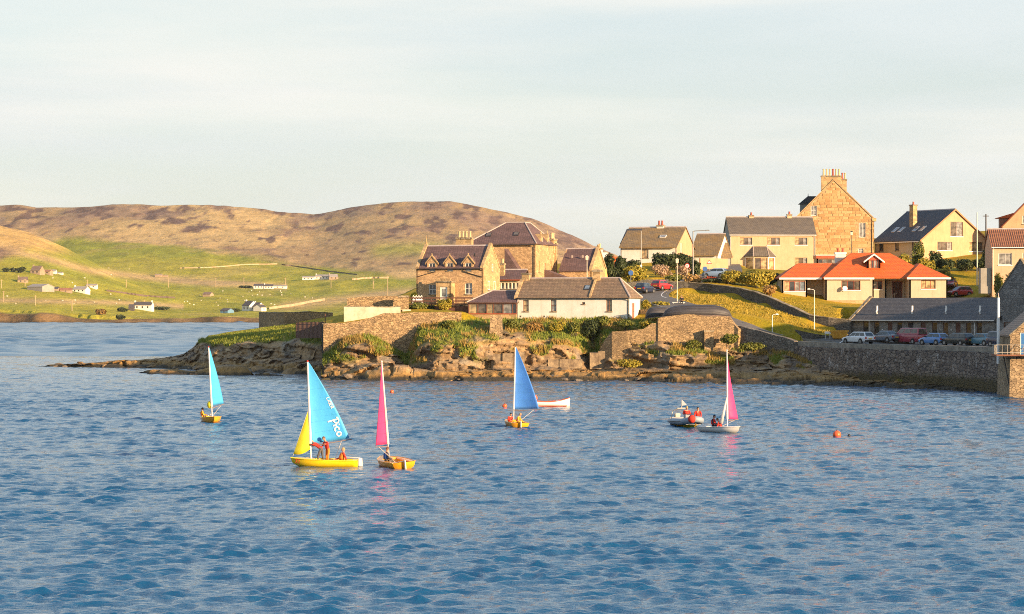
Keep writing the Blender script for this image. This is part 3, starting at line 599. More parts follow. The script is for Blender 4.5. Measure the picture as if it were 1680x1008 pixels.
# grass and weeds standing on the cliff tops
def tufts(name, pts, n, hmin, hmax, mat, label, rg, wid=.05, blades=5):
    V = []; F = []
    idx = rg.integers(0, len(pts), n)
    for i in idx:
        p = pts[i]; hh = rg.uniform(hmin, hmax)
        for b in range(blades):
            a = rg.uniform(0, 6.283); le = rg.uniform(.15, .6) * hh; ox, oy = rg.uniform(-.22, .22, 2); k = len(V); h = hh * rg.uniform(.6, 1.1); ww = wid * rg.uniform(.7, 1.6)
            ca, sa = math.cos(a), math.sin(a); a2 = rg.uniform(0, 6.283); wx, wy = math.cos(a2) * ww, math.sin(a2) * ww
            V += [(p[0] + ox - wx, p[1] + oy - wy, p[2] - .06), (p[0] + ox + wx, p[1] + oy + wy, p[2] - .06), (p[0] + ox + ca * le, p[1] + oy + sa * le, p[2] + h)]; F.append((k, k + 1, k + 2))
    me = npmesh(name, np.array(V), np.array(F), mat, smooth=False); return stuff(mobj(name, me), label, 'grass')
M_TUFT3 = leafmat('sunburnt lawn grass', (.24, .19, .016), (.44, .30, .025)); M_TUFT1 = leafmat('green rough grass', (.13, .19, .018), (.27, .28, .034)); M_TUFT2 = leafmat('dry rough grass', (.44, .28, .075), (.30, .22, .05))
nr = np.random.default_rng(9); VP = np.concatenate(VEGPTS[:2]); 
dry = VP[(VP[:, 3] > .06) & (VP[:, 0] > -22)]; grn = VP[(VP[:, 3] <= .1) | (VP[:, 0] < -22)]
tufts('green_tufts', grn, 5200, .16, .5, M_TUFT1, 'green rough grass tufts covering the cliff tops', nr)
tufts('dry_tufts', dry, 3000, .2, .6, M_TUFT2, 'straw coloured dry grass tufts on the cliff slopes', nr)

# ---------------------------------------------------------------- quay, road, markings
M_TAR = plain('asphalt', (.13, .115, .10), (.085, .077, .07), 1.2, .9, .01, 60)
M_CONC = plain('weathered concrete', (.30, .27, .22), (.16, .145, .12), 1.1, .9, .03, 12)
M_LINE = plain('road paint', (.72, .70, .66), (.5, .49, .46), 6, .7)
_qx, _qy = np.meshgrid(np.arange(32.5, 141, 1.0), np.arange(215, 331, 1.0)); _in = polydist(_qx, _qy, QUAY) > -.9; _f = gridfaces(*_qx.shape); _f = _f[_in.ravel()[_f].all(1)]
structure(mobj('car_park', npmesh('car_park', np.stack([_qx, _qy, qz(_qx, _qy)], -1).reshape(-1, 3), _f, M_TAR)))
def ribbon(name, pts, hw, dz, mat, off=0.0, th=0.0):
    L = []; Rr = []
    for i, p in enumerate(pts):
        d = (pts[min(i + 1, len(pts) - 1)] - pts[max(i - 1, 0)]); d.z = 0; d.normalize(); nrm = Vector((-d.y, d.x, 0)); L.append(p + nrm * (off + hw) + Vector((0, 0, dz))); Rr.append(p + nrm * (off - hw) + Vector((0, 0, dz)))
    mb = MB()
    if th: mb.loft([[a, b, b - Vector((0, 0, th)), a - Vector((0, 0, th))] for a, b in zip(L, Rr)], True, True)
    else: mb.loft([[a, b] for a, b in zip(L, Rr)], False)
    return mb.build(name, mat, fix=bool(th))
structure(ribbon('road', ROAD[2:], RHW, .03, M_TAR)); structure(ribbon('kerb', ROAD[8:60], .12, .14, M_CONC, off=RHW - .1, th=.25))
mk = ribbon('road_marking', [P(1308, 557, 289.8), P(1335, 563, 290.4), P(1360, 568, 291), P(1376, 567, 294), P(1390, 562, 300)], .09, 0, M_LINE)
for v_ in mk.data.vertices: v_.co.z = float(qz(v_.co.x, v_.co.y)) + .02
structure(mk)
mk = ribbon('road_marking', [p for p in ROAD[62:84]], .07, .036, M_LINE, off=-1.9); structure(mk)

# ---------------------------------------------------------------- sea walls and garden walls
M_WGOLD = masonry('golden rubble', (.42, .29, .15), (.30, .20, .10), (.15, .10, .055), 3.4, 6.6, stain=(.16, .115, .07), depth=.07)
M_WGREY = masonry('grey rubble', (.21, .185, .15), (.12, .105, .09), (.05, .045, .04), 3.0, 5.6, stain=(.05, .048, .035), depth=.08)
M_WDARK = masonry('dark rubble', (.15, .135, .115), (.085, .075, .065), (.04, .035, .03), 3.0, 6.0, stain=(.045, .05, .025), depth=.07)
M_COPE = masonry('coping stone', (.34, .27, .17), (.22, .18, .12), (.1, .08, .06), 1.4, 3.0, depth=.03)
M_REND = plain('old lime render', (.62, .55, .42), (.46, .39, .27), 1.2, .9, .02, 20)
def sea_wall_mat():
    m, t, bs = _m('tidal sea wall'); bs.inputs['Roughness'].default_value = .85
    v = coords(t, (1.5, 1.5, 3.2)); vo = nd(t, 'ShaderNodeTexVoronoi', Scale=1.0); t.links.new(v, vo.inputs['Vector']); sp = nd(t, 'ShaderNodeSeparateColor'); t.links.new(vo.outputs['Color'], sp.inputs[0])
    c = mixc(t, sp.outputs[0], (.235, .185, .145), (.11, .085, .07)); ve = nd(t, 'ShaderNodeTexVoronoi', feature='DISTANCE_TO_EDGE', Scale=1.0); t.links.new(v, ve.inputs['Vector'])
    e = ramp(t, ve.outputs['Distance'], 0, .07); c = mixc(t, e, (.035, .03, .028), c)
    v2 = coords(t, (1, 1, .7)); n = nd(t, 'ShaderNodeTexNoise', Scale=.9, Detail=9, Roughness=.75); t.links.new(v2, n.inputs['Vector'])
    c = mixc(t, ramp(t, n.outputs['Fac'], .55, .66), c, (.42, .40, .38)); c = mixc(t, ramp(t, n.outputs['Fac'], .46, .36), c, (.06, .052, .062))
    g = nd(t, 'ShaderNodeTexCoord'); s = nd(t, 'ShaderNodeSeparateXYZ'); t.links.new(g.outputs['Object'], s.inputs[0])
    a = nd(t, 'ShaderNodeMath', operation='MULTIPLY_ADD'); t.links.new(n.outputs['Fac'], a.inputs[0]); a.inputs[1].default_value = -2.2; t.links.new(s.outputs[2], a.inputs[2])
    wd = ramp(t, a.outputs[0], .6, -.1); c = mixc(t, wd, c, (.07, .055, .018)); t.links.new(c, bs.inputs['Base Color'])
    h = nd(t, 'ShaderNodeMath', operation='ADD'); t.links.new(e, h.inputs[0]); t.links.new(sp.outputs[2], h.inputs[1]); bump(t, bs, h.outputs[0], .09)
    return m
M_TIDE = sea_wall_mat()
def path_wall(name, label, pts, base, thick, mat, cope=None, cat='wall', cope_h=.16, parent=None, rough=.05):
    """a wall along plan points; pts: Vectors whose z is the top, base: z list or value"""
    if label: root = thing(name, label, cat, (0, 0, 0))
    else: root = parent
    fine = []
    for a, b in zip(pts[:-1], pts[1:]):
        k = max(1, int((b - a).length / 1.2)); fine += [a.lerp(b, j / k) for j in range(k)]
    fine.append(pts[-1]); rg = random.Random(len(fine)); rings = []; cr = []
    for i, p in enumerate(fine):
        d = fine[min(i + 1, len(fine) - 1)] - fine[max(i - 1, 0)]; d.z = 0; d.normalize(); n = Vector((-d.y, d.x, 0)) * thick / 2
        zb = base if isinstance(base, (int, float)) else float(np.interp(i / (len(fine) - 1), np.linspace(0, 1, len(base)), base)); j = rg.uniform(-rough, rough)
        a = p + n; b = p - n; rings.append([(a.x, a.y, zb), (a.x, a.y, a.z + j), (b.x, b.y, b.z + j), (b.x, b.y, zb)])
        m_ = n * 1.15; a = p + m_; b = p - m_; cr.append([(a.x, a.y, a.z + j + .004), (a.x, a.y, a.z + j + cope_h), (b.x, b.y, b.z + j + cope_h), (b.x, b.y, b.z + j + .004)])
    MB().loft(rings, True, True).build('stonework', mat, root)
    if cope is not None:
        for i in range(0, len(cr) - 1): # separate coping stones
            r0, r1 = [Vector(q) for q in cr[i]], [Vector(q) for q in cr[i + 1]]; g_ = .02
            MB().loft([[a.lerp(b, g_) for a, b in zip(r0, r1)], [a.lerp(b, 1 - g_) for a, b in zip(r0, r1)]], True, True).build('coping_stone', cope, root)
    return root
path_wall('sea_wall', 'tall dark tidal quay wall below the parked cars', [Vector((33.0, 281.0, ZQ + .0)), Vector((37.2, 268.2, ZQ - .1)), Vector((45.0, 253.3, ZQ - .1)), Vector((49.0, 238.5, ZQ - .1))], -1.5, 1.0, M_TIDE)
mb = MB(); 
path_wall('quay_parapet', 'plain concrete parapet along the top of the dark quay wall', [Vector((33.3, 281.3, ZQ + .55)), Vector((37.5, 268.6, ZQ + .42)), Vector((45.3, 253.7, ZQ + .42)), Vector((49.2, 240.0, ZQ + .42))], ZQ - .3, .7, M_CONC, rough=.01)
path_wall('ramp_wall', 'grey rubble wall of the sloping road above the shingle beach', [P(1202, 533, 288.2), P(1218, 536, 287), P(1260, 546, 284.6), P(1306, 559, 281.5)], -.5, .7, M_WGREY)
# big golden retaining wall
path_wall('retaining_wall', 'tall golden rubble retaining wall rising from the sea rocks', [P(531, 531, 293.8), P(566, 530, 293.8), P(590, 527, 293.8), P(612, 520, 293.8), P(628, 514, 293.8), P(700, 512.5, 293.8), P(757, 512, 293.8)], -.5, .8, M_WGOLD)
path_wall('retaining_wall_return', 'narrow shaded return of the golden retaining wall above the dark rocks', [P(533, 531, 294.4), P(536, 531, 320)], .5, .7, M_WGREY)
path_wall('rendered_wall', 'pale rendered garden wall above the golden retaining wall', [P(564.5, 504, 299), P(600, 504, 299), P(657, 504, 299)], 5.5, .5, M_REND, M_COPE, cope_h=.12)
path_wall('rubble_wall', 'rough rubble wall stepping behind the pale rendered garden wall', [P(570, 490, 304), P(600, 488, 304), P(654, 487, 304)], 6.0, .6, M_WGOLD, rough=.14)
mb = MB(); q = P(662, 512, 301.5); r = thing('gate_pillar', 'broad golden stone gate pillar beside the brown deck rail', 'pillar', (q.x, q.y, q.z - .6)); mb.box(-.62, .62, -.5, .5, 0, 2.4); mb.build('shaft', M_WGOLD, r); MB().taper(0, 0, 2.4, 2.62, .7, .58, .6, .5).build('cap', M_COPE, r); MB().box(-.1, .95, -.75, -.52, 0, .9).build('footing', M_REND, r)
path_wall('garden_wall', 'curving upper rubble wall between the roadside grass and the bungalow lawn', [P(1098, 462, 345.5), P(1130, 464, 345), P(1160, 466.5, 343.5), P(1215, 473.5, 338.5), P(1240, 480, 334.5), P(1265, 489, 330.5), P(1300, 504, 324.5), P(1330, 518, 319), P(1360, 522, 317.5), P(1396, 525, 317)],
          [8.6, 8.5, 8.2, 8.0, 7.6, 7.2, 6.0, 4.6, 4.2, 3.4], .5, M_WDARK, M_COPE, cope_h=.1)
path_wall('roadside_wall', 'low dark rubble wall along the inner edge of the sloping road', [P(1204, 512.5, 297.2), P(1240, 522, 296.8), P(1275, 532, 296.9), P(1300, 540, 297.4), P(1340, 549, 300), P(1396, 553, 303.6)], [5.6, 4.6, 3.6, 3.4, 3.4], .45, M_WDARK)
path_wall('street_wall', 'dark low wall beside the two parked cars on the upper street', [P(1000, 470, 346.5), P(1030, 464, 347.5), P(1060, 459, 349), P(1096, 458, 350)], 8.5, .4, M_WDARK)
path_wall('boat_yard_wall', 'golden rubble wall running from the white cottage to the upturned boats', [P(1049, 507.5, 301), P(1066, 508, 299.5), P(1082, 509, 298)], 5.8, .45, M_WGOLD, rough=.1)
# wall beneath the upturned boat
path_wall('boat_shed_wall', 'high golden rubble wall carrying the big black upturned boat', [P(1079, 523, 287.6), P(1085, 520, 287.6), P(1100, 517.5, 287.6), P(1130, 516.5, 287.4), P(1160, 517.5, 287.2), P(1198, 521, 287), P(1206, 531, 287), P(1214, 540, 286.6)], -.3, .9, M_WGOLD, rough=.12)
path_wall('lower_wall', 'golden rubble sea wall between the dark gully and the upturned boat', [P(984, 596, 290.6), P(989, 574, 290.0), P(996, 556, 289.4), P(1006, 545, 288.8), P(1030, 541, 288.3), P(1056, 539, 288.0), P(1070, 533, 287.8), P(1081, 529, 287.7)], -.3, .8, M_WGOLD, rough=.16)
mb = MB(); q = P(1163, 545, 286.4); r = thing('buttress', 'small square stone buttress on the wall under the upturned boat', 'buttress', (q.x, q.y, 1.2)); MB().box(-.55, .55, -.5, .6, 0, 4.4).build('stonework', M_WGOLD, r); MB().box(-.6, .6, -.55, .62, 4.403, 4.6).build('cap', M_COPE, r)
q = P(1052, 540, 290.4); r = thing('buttress', 'tall sloping rubble buttress left of the upturned boat', 'buttress', (q.x, q.y, .6)); MB().taper(0, 0, 0, 5.2, 1.1, 1.6, .5, .4, dy=1.0).build('stonework', M_WGOLD, r)
q = P(814, 540, 289.2); r = thing('buttress', 'ragged stub of rubble wall at the foot of the glazed sun room', 'buttress', (q.x, q.y, .8)); MB().taper(0, 0, 0, 6.8, .95, 3.0, .7, .9, dy=1.6).build('stonework', M_WGOLD, r)
# old concrete facings let into the rock
M_FACE = plain('stained ochre concrete', (.36, .27, .16), (.14, .10, .065), 1.6, .9, .06, 6)
for (u0, u1, v0, v1, Y, lab) in ((806, 861, 577, 606, 285.0, 'cracked concrete facing in the rock behind the mid blue sail'), (899, 956, 588, 601, 285.9, 'low concrete block facing at the foot of the cottage cliff'), (968, 996, 576, 602, 288.0, 'pale concrete facing deep in the dark cliff gully'), (720, 752, 590, 607, 283.9, 'stained concrete facing in the dark rock left of the grass knoll')):
    a = P(u0, v1, Y); r = thing('concrete_facing', lab, 'facing', (a.x, a.y, a.z - .3)); W_ = (u1 - u0) * Y / FPX; H_ = (v1 - v0) * Y / FPX + .3; k = max(2, int(W_ / 1.3)); rg2 = random.Random(u0)
    for i in range(k): MB().box(W_ * i / k + .015, W_ * (i + 1) / k - .015, rg2.uniform(.75, 1.1), 3.2, 0, H_ * rg2.uniform(.85, 1.0)).build('panel', M_FACE, r)
# stone enclosure on the left headland
a = P(428, 536, 366); b = P(467, 536, 355); c = P(543, 531, 362); 
path_wall('stone_enclosure', 'ruined stone enclosure at the back of the left headland', [Vector((a.x, a.y, 7.75)), Vector((b.x, b.y, 7.75)), Vector((b.lerp(c, .5).x, b.lerp(c, .5).y, 7.9)), Vector((c.x, c.y, 7.7)), Vector((c.x - 2, c.y + 8, 7.6)), Vector((a.x + 3, a.y + 9, 7.6)), Vector((a.x, a.y, 7.75))], 4.5, .6, M_WGOLD, M_COPE, cat='ruin', cope_h=.1)
# brown board fence on the headland
M_BRN = plain('brown stained wood', (.13, .055, .035), (.075, .032, .022), 3, .7, stretch=(1, 1, 4))
r = thing('board_fence', 'dark red brown board fence left of the tall golden wall', 'fence', (0, 0, 0)); fa, fb = P(486, 541, 319.5), P(531, 540, 312)
for i in range(22):
    p = fa.lerp(fb, i / 21); MB().box(-.15, .15, -.02, .02, -1.0, 1.05 + .03 * (i % 3)).build('board', M_BRN, r, (p.x, p.y, p.z - .15), rz=-1.05)
for z in (.2, .75): MB().tube([fa + Vector((0, .06, z - .1)), fb + Vector((0, .06, z - .1))], .04, 4).build('rail', M_BRN, r)
MB().tube([fb + Vector((.2, 0, -1)), fb + Vector((.2, 0, 1.9))], .06, 6).build('post', M_BRN, r)

# ================================================================ BUILDING KIT
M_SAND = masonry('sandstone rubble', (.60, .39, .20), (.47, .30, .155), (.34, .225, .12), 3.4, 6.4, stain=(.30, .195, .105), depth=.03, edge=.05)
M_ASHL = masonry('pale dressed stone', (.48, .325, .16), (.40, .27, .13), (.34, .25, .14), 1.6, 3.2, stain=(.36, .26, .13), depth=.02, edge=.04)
M_WHITE = harl('whitewashed wall', (.72, .70, .64), (.62, .59, .52), (.50, .44, .35))
M_CREAM = harl('cream harling', (.55, .40, .245), (.47, .335, .20), tuple(x * .72 for x in (.47, .335, .20)))
M_CREAM2 = harl('grey cream harling', (.52, .43, .31), (.45, .37, .265), tuple(x * .72 for x in (.45, .37, .265)))
M_PEACH = harl('peach harling', (.54, .345, .195), (.46, .285, .16), tuple(x * .72 for x in (.46, .285, .16)))
M_PINK = harl('salmon harling', (.58, .40, .26), (.50, .33, .21), tuple(x * .72 for x in (.50, .33, .21)))
M_GREYR = harl('grey render', (.34, .32, .28), (.26, .245, .215), tuple(x * .72 for x in (.26, .245, .215)))
M_SLATE = tiles('purple slate', (.170, .100, .090), (.115, .068, .064), .26, .32, stain=(.085, .055, .05), ramt=.6)
M_SLATE2 = tiles('brown stone slate', (.25, .165, .10), (.16, .108, .07), .3, .4, stain=(.22, .16, .09), ramt=.6)
M_SLATEB = tiles('blue black slate', (.075, .078, .092), (.048, .052, .064), .26, .32, stain=(.075, .07, .065), ramt=.5)
M_SLATEG = tiles('grey roof tiles', (.15, .125, .10), (.105, .088, .072), .3, .35, stain=(.18, .14, .09), ramt=.5)
M_LICH = tiles('lichened roof tiles', (.27, .18, .08), (.17, .12, .065), .3, .4, stain=(.30, .17, .04), ramt=.8)
M_REDT = tiles('red clay tiles', (.68, .135, .016), (.56, .10, .013), .32, .36, stain=(.46, .10, .03), ramt=.55, depth=.05)
M_BRNT = tiles('brown pantiles', (.26, .105, .05), (.19, .078, .04), .34, .3, stain=(.30, .13, .06), ramt=.5, wavy=True)
M_RIDGE = plain('ridge lead', (.46, .38, .33), (.33, .27, .24), 2, .7)
M_WPAINT = plain('white gloss paint', (.80, .78, .74), (.70, .68, .63), 2, .5)
M_BPAINT = plain('brown window paint', (.20, .085, .05), (.13, .055, .035), 3, .5)
M_RPAINT = plain('red window paint', (.42, .085, .03), (.30, .06, .025), 3, .5)
M_BLKP = plain('black iron', (.03, .028, .028), (.018, .017, .017), 3, .5)
M_TERRA = plain('terracotta', (.48, .22, .10), (.36, .16, .075), 4, .8)
M_BUFFPOT = plain('buff chimney pot', (.58, .44, .24), (.44, .33, .18), 4, .8)
M_REDPOT = plain('red chimney pot', (.42, .09, .05), (.30, .06, .04), 4, .8)
G_DARK = glassmat('dark window glass', (.055, .055, .060)); G_GREY = glassmat('net curtain behind glass', (.30, .29, .27), .12); G_CREAM = glassmat('cream curtain behind glass', (.50, .38, .20), .15)
G_ROOM = glassmat('room behind glass', (.14, .115, .09), .1); G_SKYL = glassmat('skylight glass', (.20, .25, .30), .04)

def wallpoly(root, name, poly, holes, mat, org=(0, 0, 0), ang=0.0, depth=.2):
    """wall in the local xz plane facing -y, with recessed openings; poly: (x,z) list"""
    vs = [Vector(p) for p in poly]; es = [(i, (i + 1) % len(poly)) for i in range(len(poly))]
    for (x, z, w_, h_) in holes:
        b = len(vs); vs += [Vector((x, z)), Vector((x + w_, z)), Vector((x + w_, z + h_)), Vector((x, z + h_))]; es += [(b + i, b + (i + 1) % 4) for i in range(4)]
    V, E, F, _, _, _ = delaunay_2d_cdt(vs, es, [], 0, 1e-5)
    def inside(p):
        c = False; n = len(poly)
        for i in range(n):
            (ax, ay), (bx, by) = poly[i], poly[(i + 1) % n]
            if (ay > p[1]) != (by > p[1]) and p[0] < (bx - ax) * (p[1] - ay) / (by - ay) + ax: c = not c
        return c
    mb = MB(); fs = []
    for f in F:
        c = sum((V[i] for i in f), Vector((0, 0))) / len(f)
        if not inside(c): continue
        if any(x < c[0] < x + w_ and z < c[1] < z + h_ for (x, z, w_, h_) in holes): continue
        fs.append(tuple(f))
    mb.add([(p[0], 0, p[1]) for p in V], fs)
    n = len(poly)
    for i in range(n):
        a, b = poly[i], poly[(i + 1) % n]; mb.add([(a[0], 0, a[1]), (b[0], 0, b[1]), (b[0], depth, b[1]), (a[0], depth, a[1])], [(0, 1, 2, 3)])
    for (x, z, w_, h_) in holes:
        q = [(x, z), (x + w_, z), (x + w_, z + h_), (x, z + h_)]
        for i in range(4):
            a, b = q[i], q[(i + 1) % 4]; mb.add([(a[0], 0, a[1]), (b[0], 0, b[1]), (b[0], depth, b[1]), (a[0], depth, a[1])], [(3, 2, 1, 0)])
    return mb.build(name, mat, root, org, ang)
def window(root, x, z, w_, h_, fr, gl, nx=2, nz=1, org=(0, 0, 0), ang=0.0, sill=None, name='window', rec=.1, t=.07, split=True):
    """a framed window set into the wall; frame > panes, sill"""
    o = Vector(org); c, s = math.cos(ang), math.sin(ang); loc = (o.x + x * c - rec * s, o.y + x * s + rec * c, o.z + z)
    mb = MB(); mb.box(0, t, 0, .06, 0, h_); mb.box(w_ - t, w_, 0, .06, 0, h_); mb.box(t, w_ - t, 0, .06, 0, t); mb.box(t, w_ - t, 0, .06, h_ - t, h_)
    for i in range(1, nx): mb.box(w_ * i / nx - t * .4, w_ * i / nx + t * .4, .003, .057, t, h_ - t)
    for j in range(1, nz): mb.box(t, w_ - t, .006, .054, h_ * j / nz - t * .35, h_ * j / nz + t * .35)
    f = mb.build(name, fr, root, loc, ang)
    k = nx if split else 1
    for i in range(k):
        a = t * .5 + (w_ - t) * i / k; b = t * .5 + (w_ - t) * (i + 1) / k
        MB().box(a + .012, b - .012, .035, .045, t * .5, h_ - t * .5).build('pane', gl[i % len(gl)] if isinstance(gl, (list, tuple)) else gl, f)
    if sill is not None: MB().box(-.08, w_ + .08, -rec - .06, .0, -.12, 0).build('sill', sill, f)
    return f
def door(root, x, z, w_, h_, mat, fr, org=(0, 0, 0), ang=0.0, rec=.12, light=None):
    o = Vector(org); c, s = math.cos(ang), math.sin(ang); loc = (o.x + x * c - rec * s, o.y + x * s + rec * c, o.z + z)
    d = MB().box(.08, w_ - .08, .0, .05, 0, h_ - .08).build('door', mat, root, loc, ang)
    mb = MB(); mb.box(0, .08, -.02, .06, 0, h_); mb.box(w_ - .08, w_, -.02, .06, 0, h_); mb.box(.08, w_ - .08, -.02, .06, h_ - .08, h_); mb.build('frame', fr, d)
    MB().ball((w_ - .18, -.04, h_ * .48), .035, 8, 6).build('handle', M_BLKP, d)
    if light is not None: MB().box(.22, w_ - .22, -.012, -.002, h_ * .5, h_ - .25).build('pane', light, d)
    return d
def facade(root, poly, items, mat, org=(0, 0, 0), ang=0.0, name='wall', depth=.2):
    """items: (kind, x, z, w, h, frame, glass, nx, nz)"""
    wallpoly(root, name, poly, [(i[1], i[2], i[3], i[4]) for i in items], mat, org, ang, depth)
    for it in items:
        if it[0] == 'w': window(root, it[1], it[2], it[3], it[4], it[5], it[6], it[7], it[8], org, ang, sill=it[9] if len(it) > 9 else M_COPE)
        elif it[0] == 'd': door(root, it[1], it[2], it[3], it[4], it[5], it[6], org, ang, light=it[7] if len(it) > 7 else None)
def rect(w_, h_, z0=0): return [(0, z0), (w_, z0), (w_, h_), (0, h_)]
def gable_roof(root, x0, x1, y0, y1, ze, zr, mat, oh=.25, og=.12, th=.16, ridge=M_RIDGE, name='roof', ym=None):
    """ridge along x"""
    ym = (y0 + y1) / 2 if ym is None else ym; sA = (zr - ze) / (ym - y0); sB = (zr - ze) / (y1 - ym)
    a, b = (y0 - oh, ze - oh * sA), (y1 + oh, ze - oh * sB)
    poly = [(x0 - og, a[0], a[1]), (x0 - og, ym, zr), (x0 - og, b[0], b[1]), (x0 - og, b[0], b[1] + th), (x0 - og, ym, zr + th), (x0 - og, a[0], a[1] + th)]
    f = MB().prism(poly, (x1 - x0 + 2 * og, 0, 0)).build(name, mat, root)
    if ridge is not None: MB().prism([(x0 - og - .01, ym - .16, zr + th - .09), (x0 - og - .01, ym, zr + th + .09), (x0 - og - .01, ym + .16, zr + th - .09)], (x1 - x0 + 2 * og + .02, 0, 0)).build('ridge', ridge, f)
    return f
def gable_roof_y(root, x0, x1, y0, y1, ze, zr, mat, oh=.25, og=.12, th=.16, ridge=M_RIDGE, name='roof', xm=None, barge=None):
    """ridge along y (gable to the front)"""
    xm = (x0 + x1) / 2 if xm is None else xm; sA = (zr - ze) / (xm - x0); sB = (zr - ze) / (x1 - xm)
    a, b = (x0 - oh, ze - oh * sA), (x1 + oh, ze - oh * sB)
    poly = [(a[0], y0 - og, a[1]), (xm, y0 - og, zr), (b[0], y0 - og, b[1]), (b[0], y0 - og, b[1] + th), (xm, y0 - og, zr + th), (a[0], y0 - og, a[1] + th)]
    f = MB().prism(poly, (0, y1 - y0 + 2 * og, 0)).build(name, mat, root)
    if ridge is not None: MB().prism([(xm - .16, y0 - og - .01, zr + th - .09), (xm, y0 - og - .01, zr + th + .09), (xm + .16, y0 - og - .01, zr + th - .09)], (0, y1 - y0 + 2 * og + .02, 0)).build('ridge', ridge, f)
    if barge is not None:
        for (p, q) in ((a, (xm, zr)), (b, (xm, zr))):
            MB().prism([(p[0], y0 - og - .04, p[1] - .12), (q[0], y0 - og - .04, q[1] - .12), (q[0], y0 - og - .04, q[1] + th + .02), (p[0], y0 - og - .04, p[1] + th + .02)], (0, .035, 0)).build('barge_board', barge, f)
    return f
def hip_roof(root, x0, x1, y0, y1, ze, zr, mat, rx0, rx1, oh=.3, th=.12, ridge=M_RIDGE, ry=None, name='roof', ry1=None):
    """hipped roof; ridge from rx0 to rx1 at mid depth (or a flat top ry..ry1)"""
    ry = (y0 + y1) / 2 if ry is None else ry; ry1 = ry if ry1 is None else ry1
    x0 -= oh; x1 += oh; y0 -= oh; y1 += oh
    lo = [(x0, y0, ze), (x1, y0, ze), (x1, y1, ze), (x0, y1, ze)]; up = [(a, b, ze + th) for a, b, _ in lo]
    top = [(rx0, ry, zr), (rx1, ry, zr), (rx1, ry1, zr), (rx0, ry1, zr)] if ry1 != ry else [(rx0, ry, zr), (rx1, ry, zr)]
    mb = MB(); b = 8
    if ry1 != ry: fs = [(4, 5, 9, 8), (5, 6, 10, 9), (6, 7, 11, 10), (7, 4, 8, 11), (8, 9, 10, 11)]
    elif abs(rx1 - rx0) < 1e-6: fs = [(4, 5, 8), (5, 6, 8), (6, 7, 8), (7, 4, 8)]; top = top[:1]
    else: fs = [(4, 5, 9, 8), (5, 6, 9), (6, 7, 8, 9), (7, 4, 8)]
    mb.add(lo + up + top, [(3, 2, 1, 0), (0, 1, 5, 4), (1, 2, 6, 5), (2, 3, 7, 6), (3, 0, 4, 7)] + fs)
    f = mb.build(name, mat, root)
    if ridge is not None:
        T = [Vector(t) for t in top]; e = [Vector(q) for q in up]
        if len(T) == 4: segs = [(e[0], T[0]), (e[1], T[1]), (e[2], T[2]), (e[3], T[3]), (T[0], T[1]), (T[1], T[2]), (T[2], T[3]), (T[3], T[0])]
        elif len(T) == 1: segs = [(q, T[0]) for q in e]
        else: segs = [(e[0], T[0]), (e[3], T[0]), (e[1], T[1]), (e[2], T[1]), (T[0], T[1])]
        for p, q in segs: MB().tube([p, q], .09, 6).build('ridge', ridge, f)
    return f
def chimney(root, x, y, z0, z1, wx, wy, mat, npots, pot, rows='x', poth=.7, cap=M_COPE, part='chimney'):
    f = MB().box(x - wx / 2, x + wx / 2, y - wy / 2, y + wy / 2, z0, z1 - .22).build(part, mat, root)
    MB().box(x - wx / 2 - .09, x + wx / 2 + .09, y - wy / 2 - .09, y + wy / 2 + .09, z1 - .22, z1).build('cap', cap, f)
    for i in range(npots):
        t = ((i + .5) / npots - .5) * (wx if rows == 'x' else wy) * .92; px, py = (x + t, y) if rows == 'x' else (x, y + t); r_ = min(.17, (wx if rows == 'x' else wy) / npots * .38)
        mb = MB(); mb.tube([(px, py, z1), (px, py, z1 + poth * .12), (px, py, z1 + poth * .14), (px, py, z1 + poth * .85), (px, py, z1 + poth * .87), (px, py, z1 + poth)], [r_ * 1.2, r_ * 1.2, r_, r_ * .85, r_ * 1.05, r_ * 1.05], 9); mb.build('chimney_pot', pot if not isinstance(pot, (list, tuple)) else pot[i % len(pot)], f, smooth=False)
    return f
def gutter(root, x0, x1, y, z, mat, drop=None, xd=None, h=.11):
    g = MB().box(x0, x1, y - .12, y, z - h, z).build('gutter', mat, root)
    for xx in (xd or []): MB().tube([(xx, y - .06, z - h), (xx, y + .18, z - h - .25), (xx, y + .18, drop)], .045, 6).build('downpipe', mat, g)
    return g
def skylight(root, x, y, z, w_, h_, ang, rz=0.0, nrm='y', gl=G_SKYL, fr=M_BLKP):
    """small roof window lying on a slope; ang = roof pitch"""
    f = MB().box(-w_ / 2, w_ / 2, -h_ / 2, h_ / 2, -.05, .07).build('skylight', fr, root, (x, y, z), rot=(ang, 0, rz))
    MB().box(-w_ / 2 + .07, w_ / 2 - .07, -h_ / 2 + .07, h_ / 2 - .07, .071, .08).build('pane', gl, f); return f
def skew(root, pts, t, mat, hgt=.2, name='skew'):
    """raised stone coping along a gable: pts 3D"""
    for a, b in zip(pts[:-1], pts[1:]):
        a, b = Vector(a), Vector(b); mb = MB(); mb.add([a + Vector((-t, 0, 0)), a + Vector((t, 0, 0)), b + Vector((t, 0, 0)), b + Vector((-t, 0, 0)), a + Vector((-t, 0, hgt)), a + Vector((t, 0, hgt)), b + Vector((t, 0, hgt)), b + Vector((-t, 0, hgt))], [(0, 3, 2, 1), (4, 5, 6, 7), (0, 1, 5, 4), (1, 2, 6, 5), (2, 3, 7, 6), (3, 0, 4, 7)]); mb.build(name, mat, root)
class PX:
    """pixel -> facade metres for a wall whose lower left corner is at (u0, v0) and depth Y, turned by rot"""
    def __init__(s, u0, v0, Y, rot=0.0): s.u0, s.v0, s.k, s.c = u0, v0, Y / FPX, math.cos(rot)
    def x(s, u): return (u - s.u0) * s.k / s.c
    def z(s, v): return (s.v0 - v) * s.k
    def r(s, u0, v0, u1, v1): return (s.x(u0), s.z(v1), s.x(u1) - s.x(u0), s.z(v0) - s.z(v1))
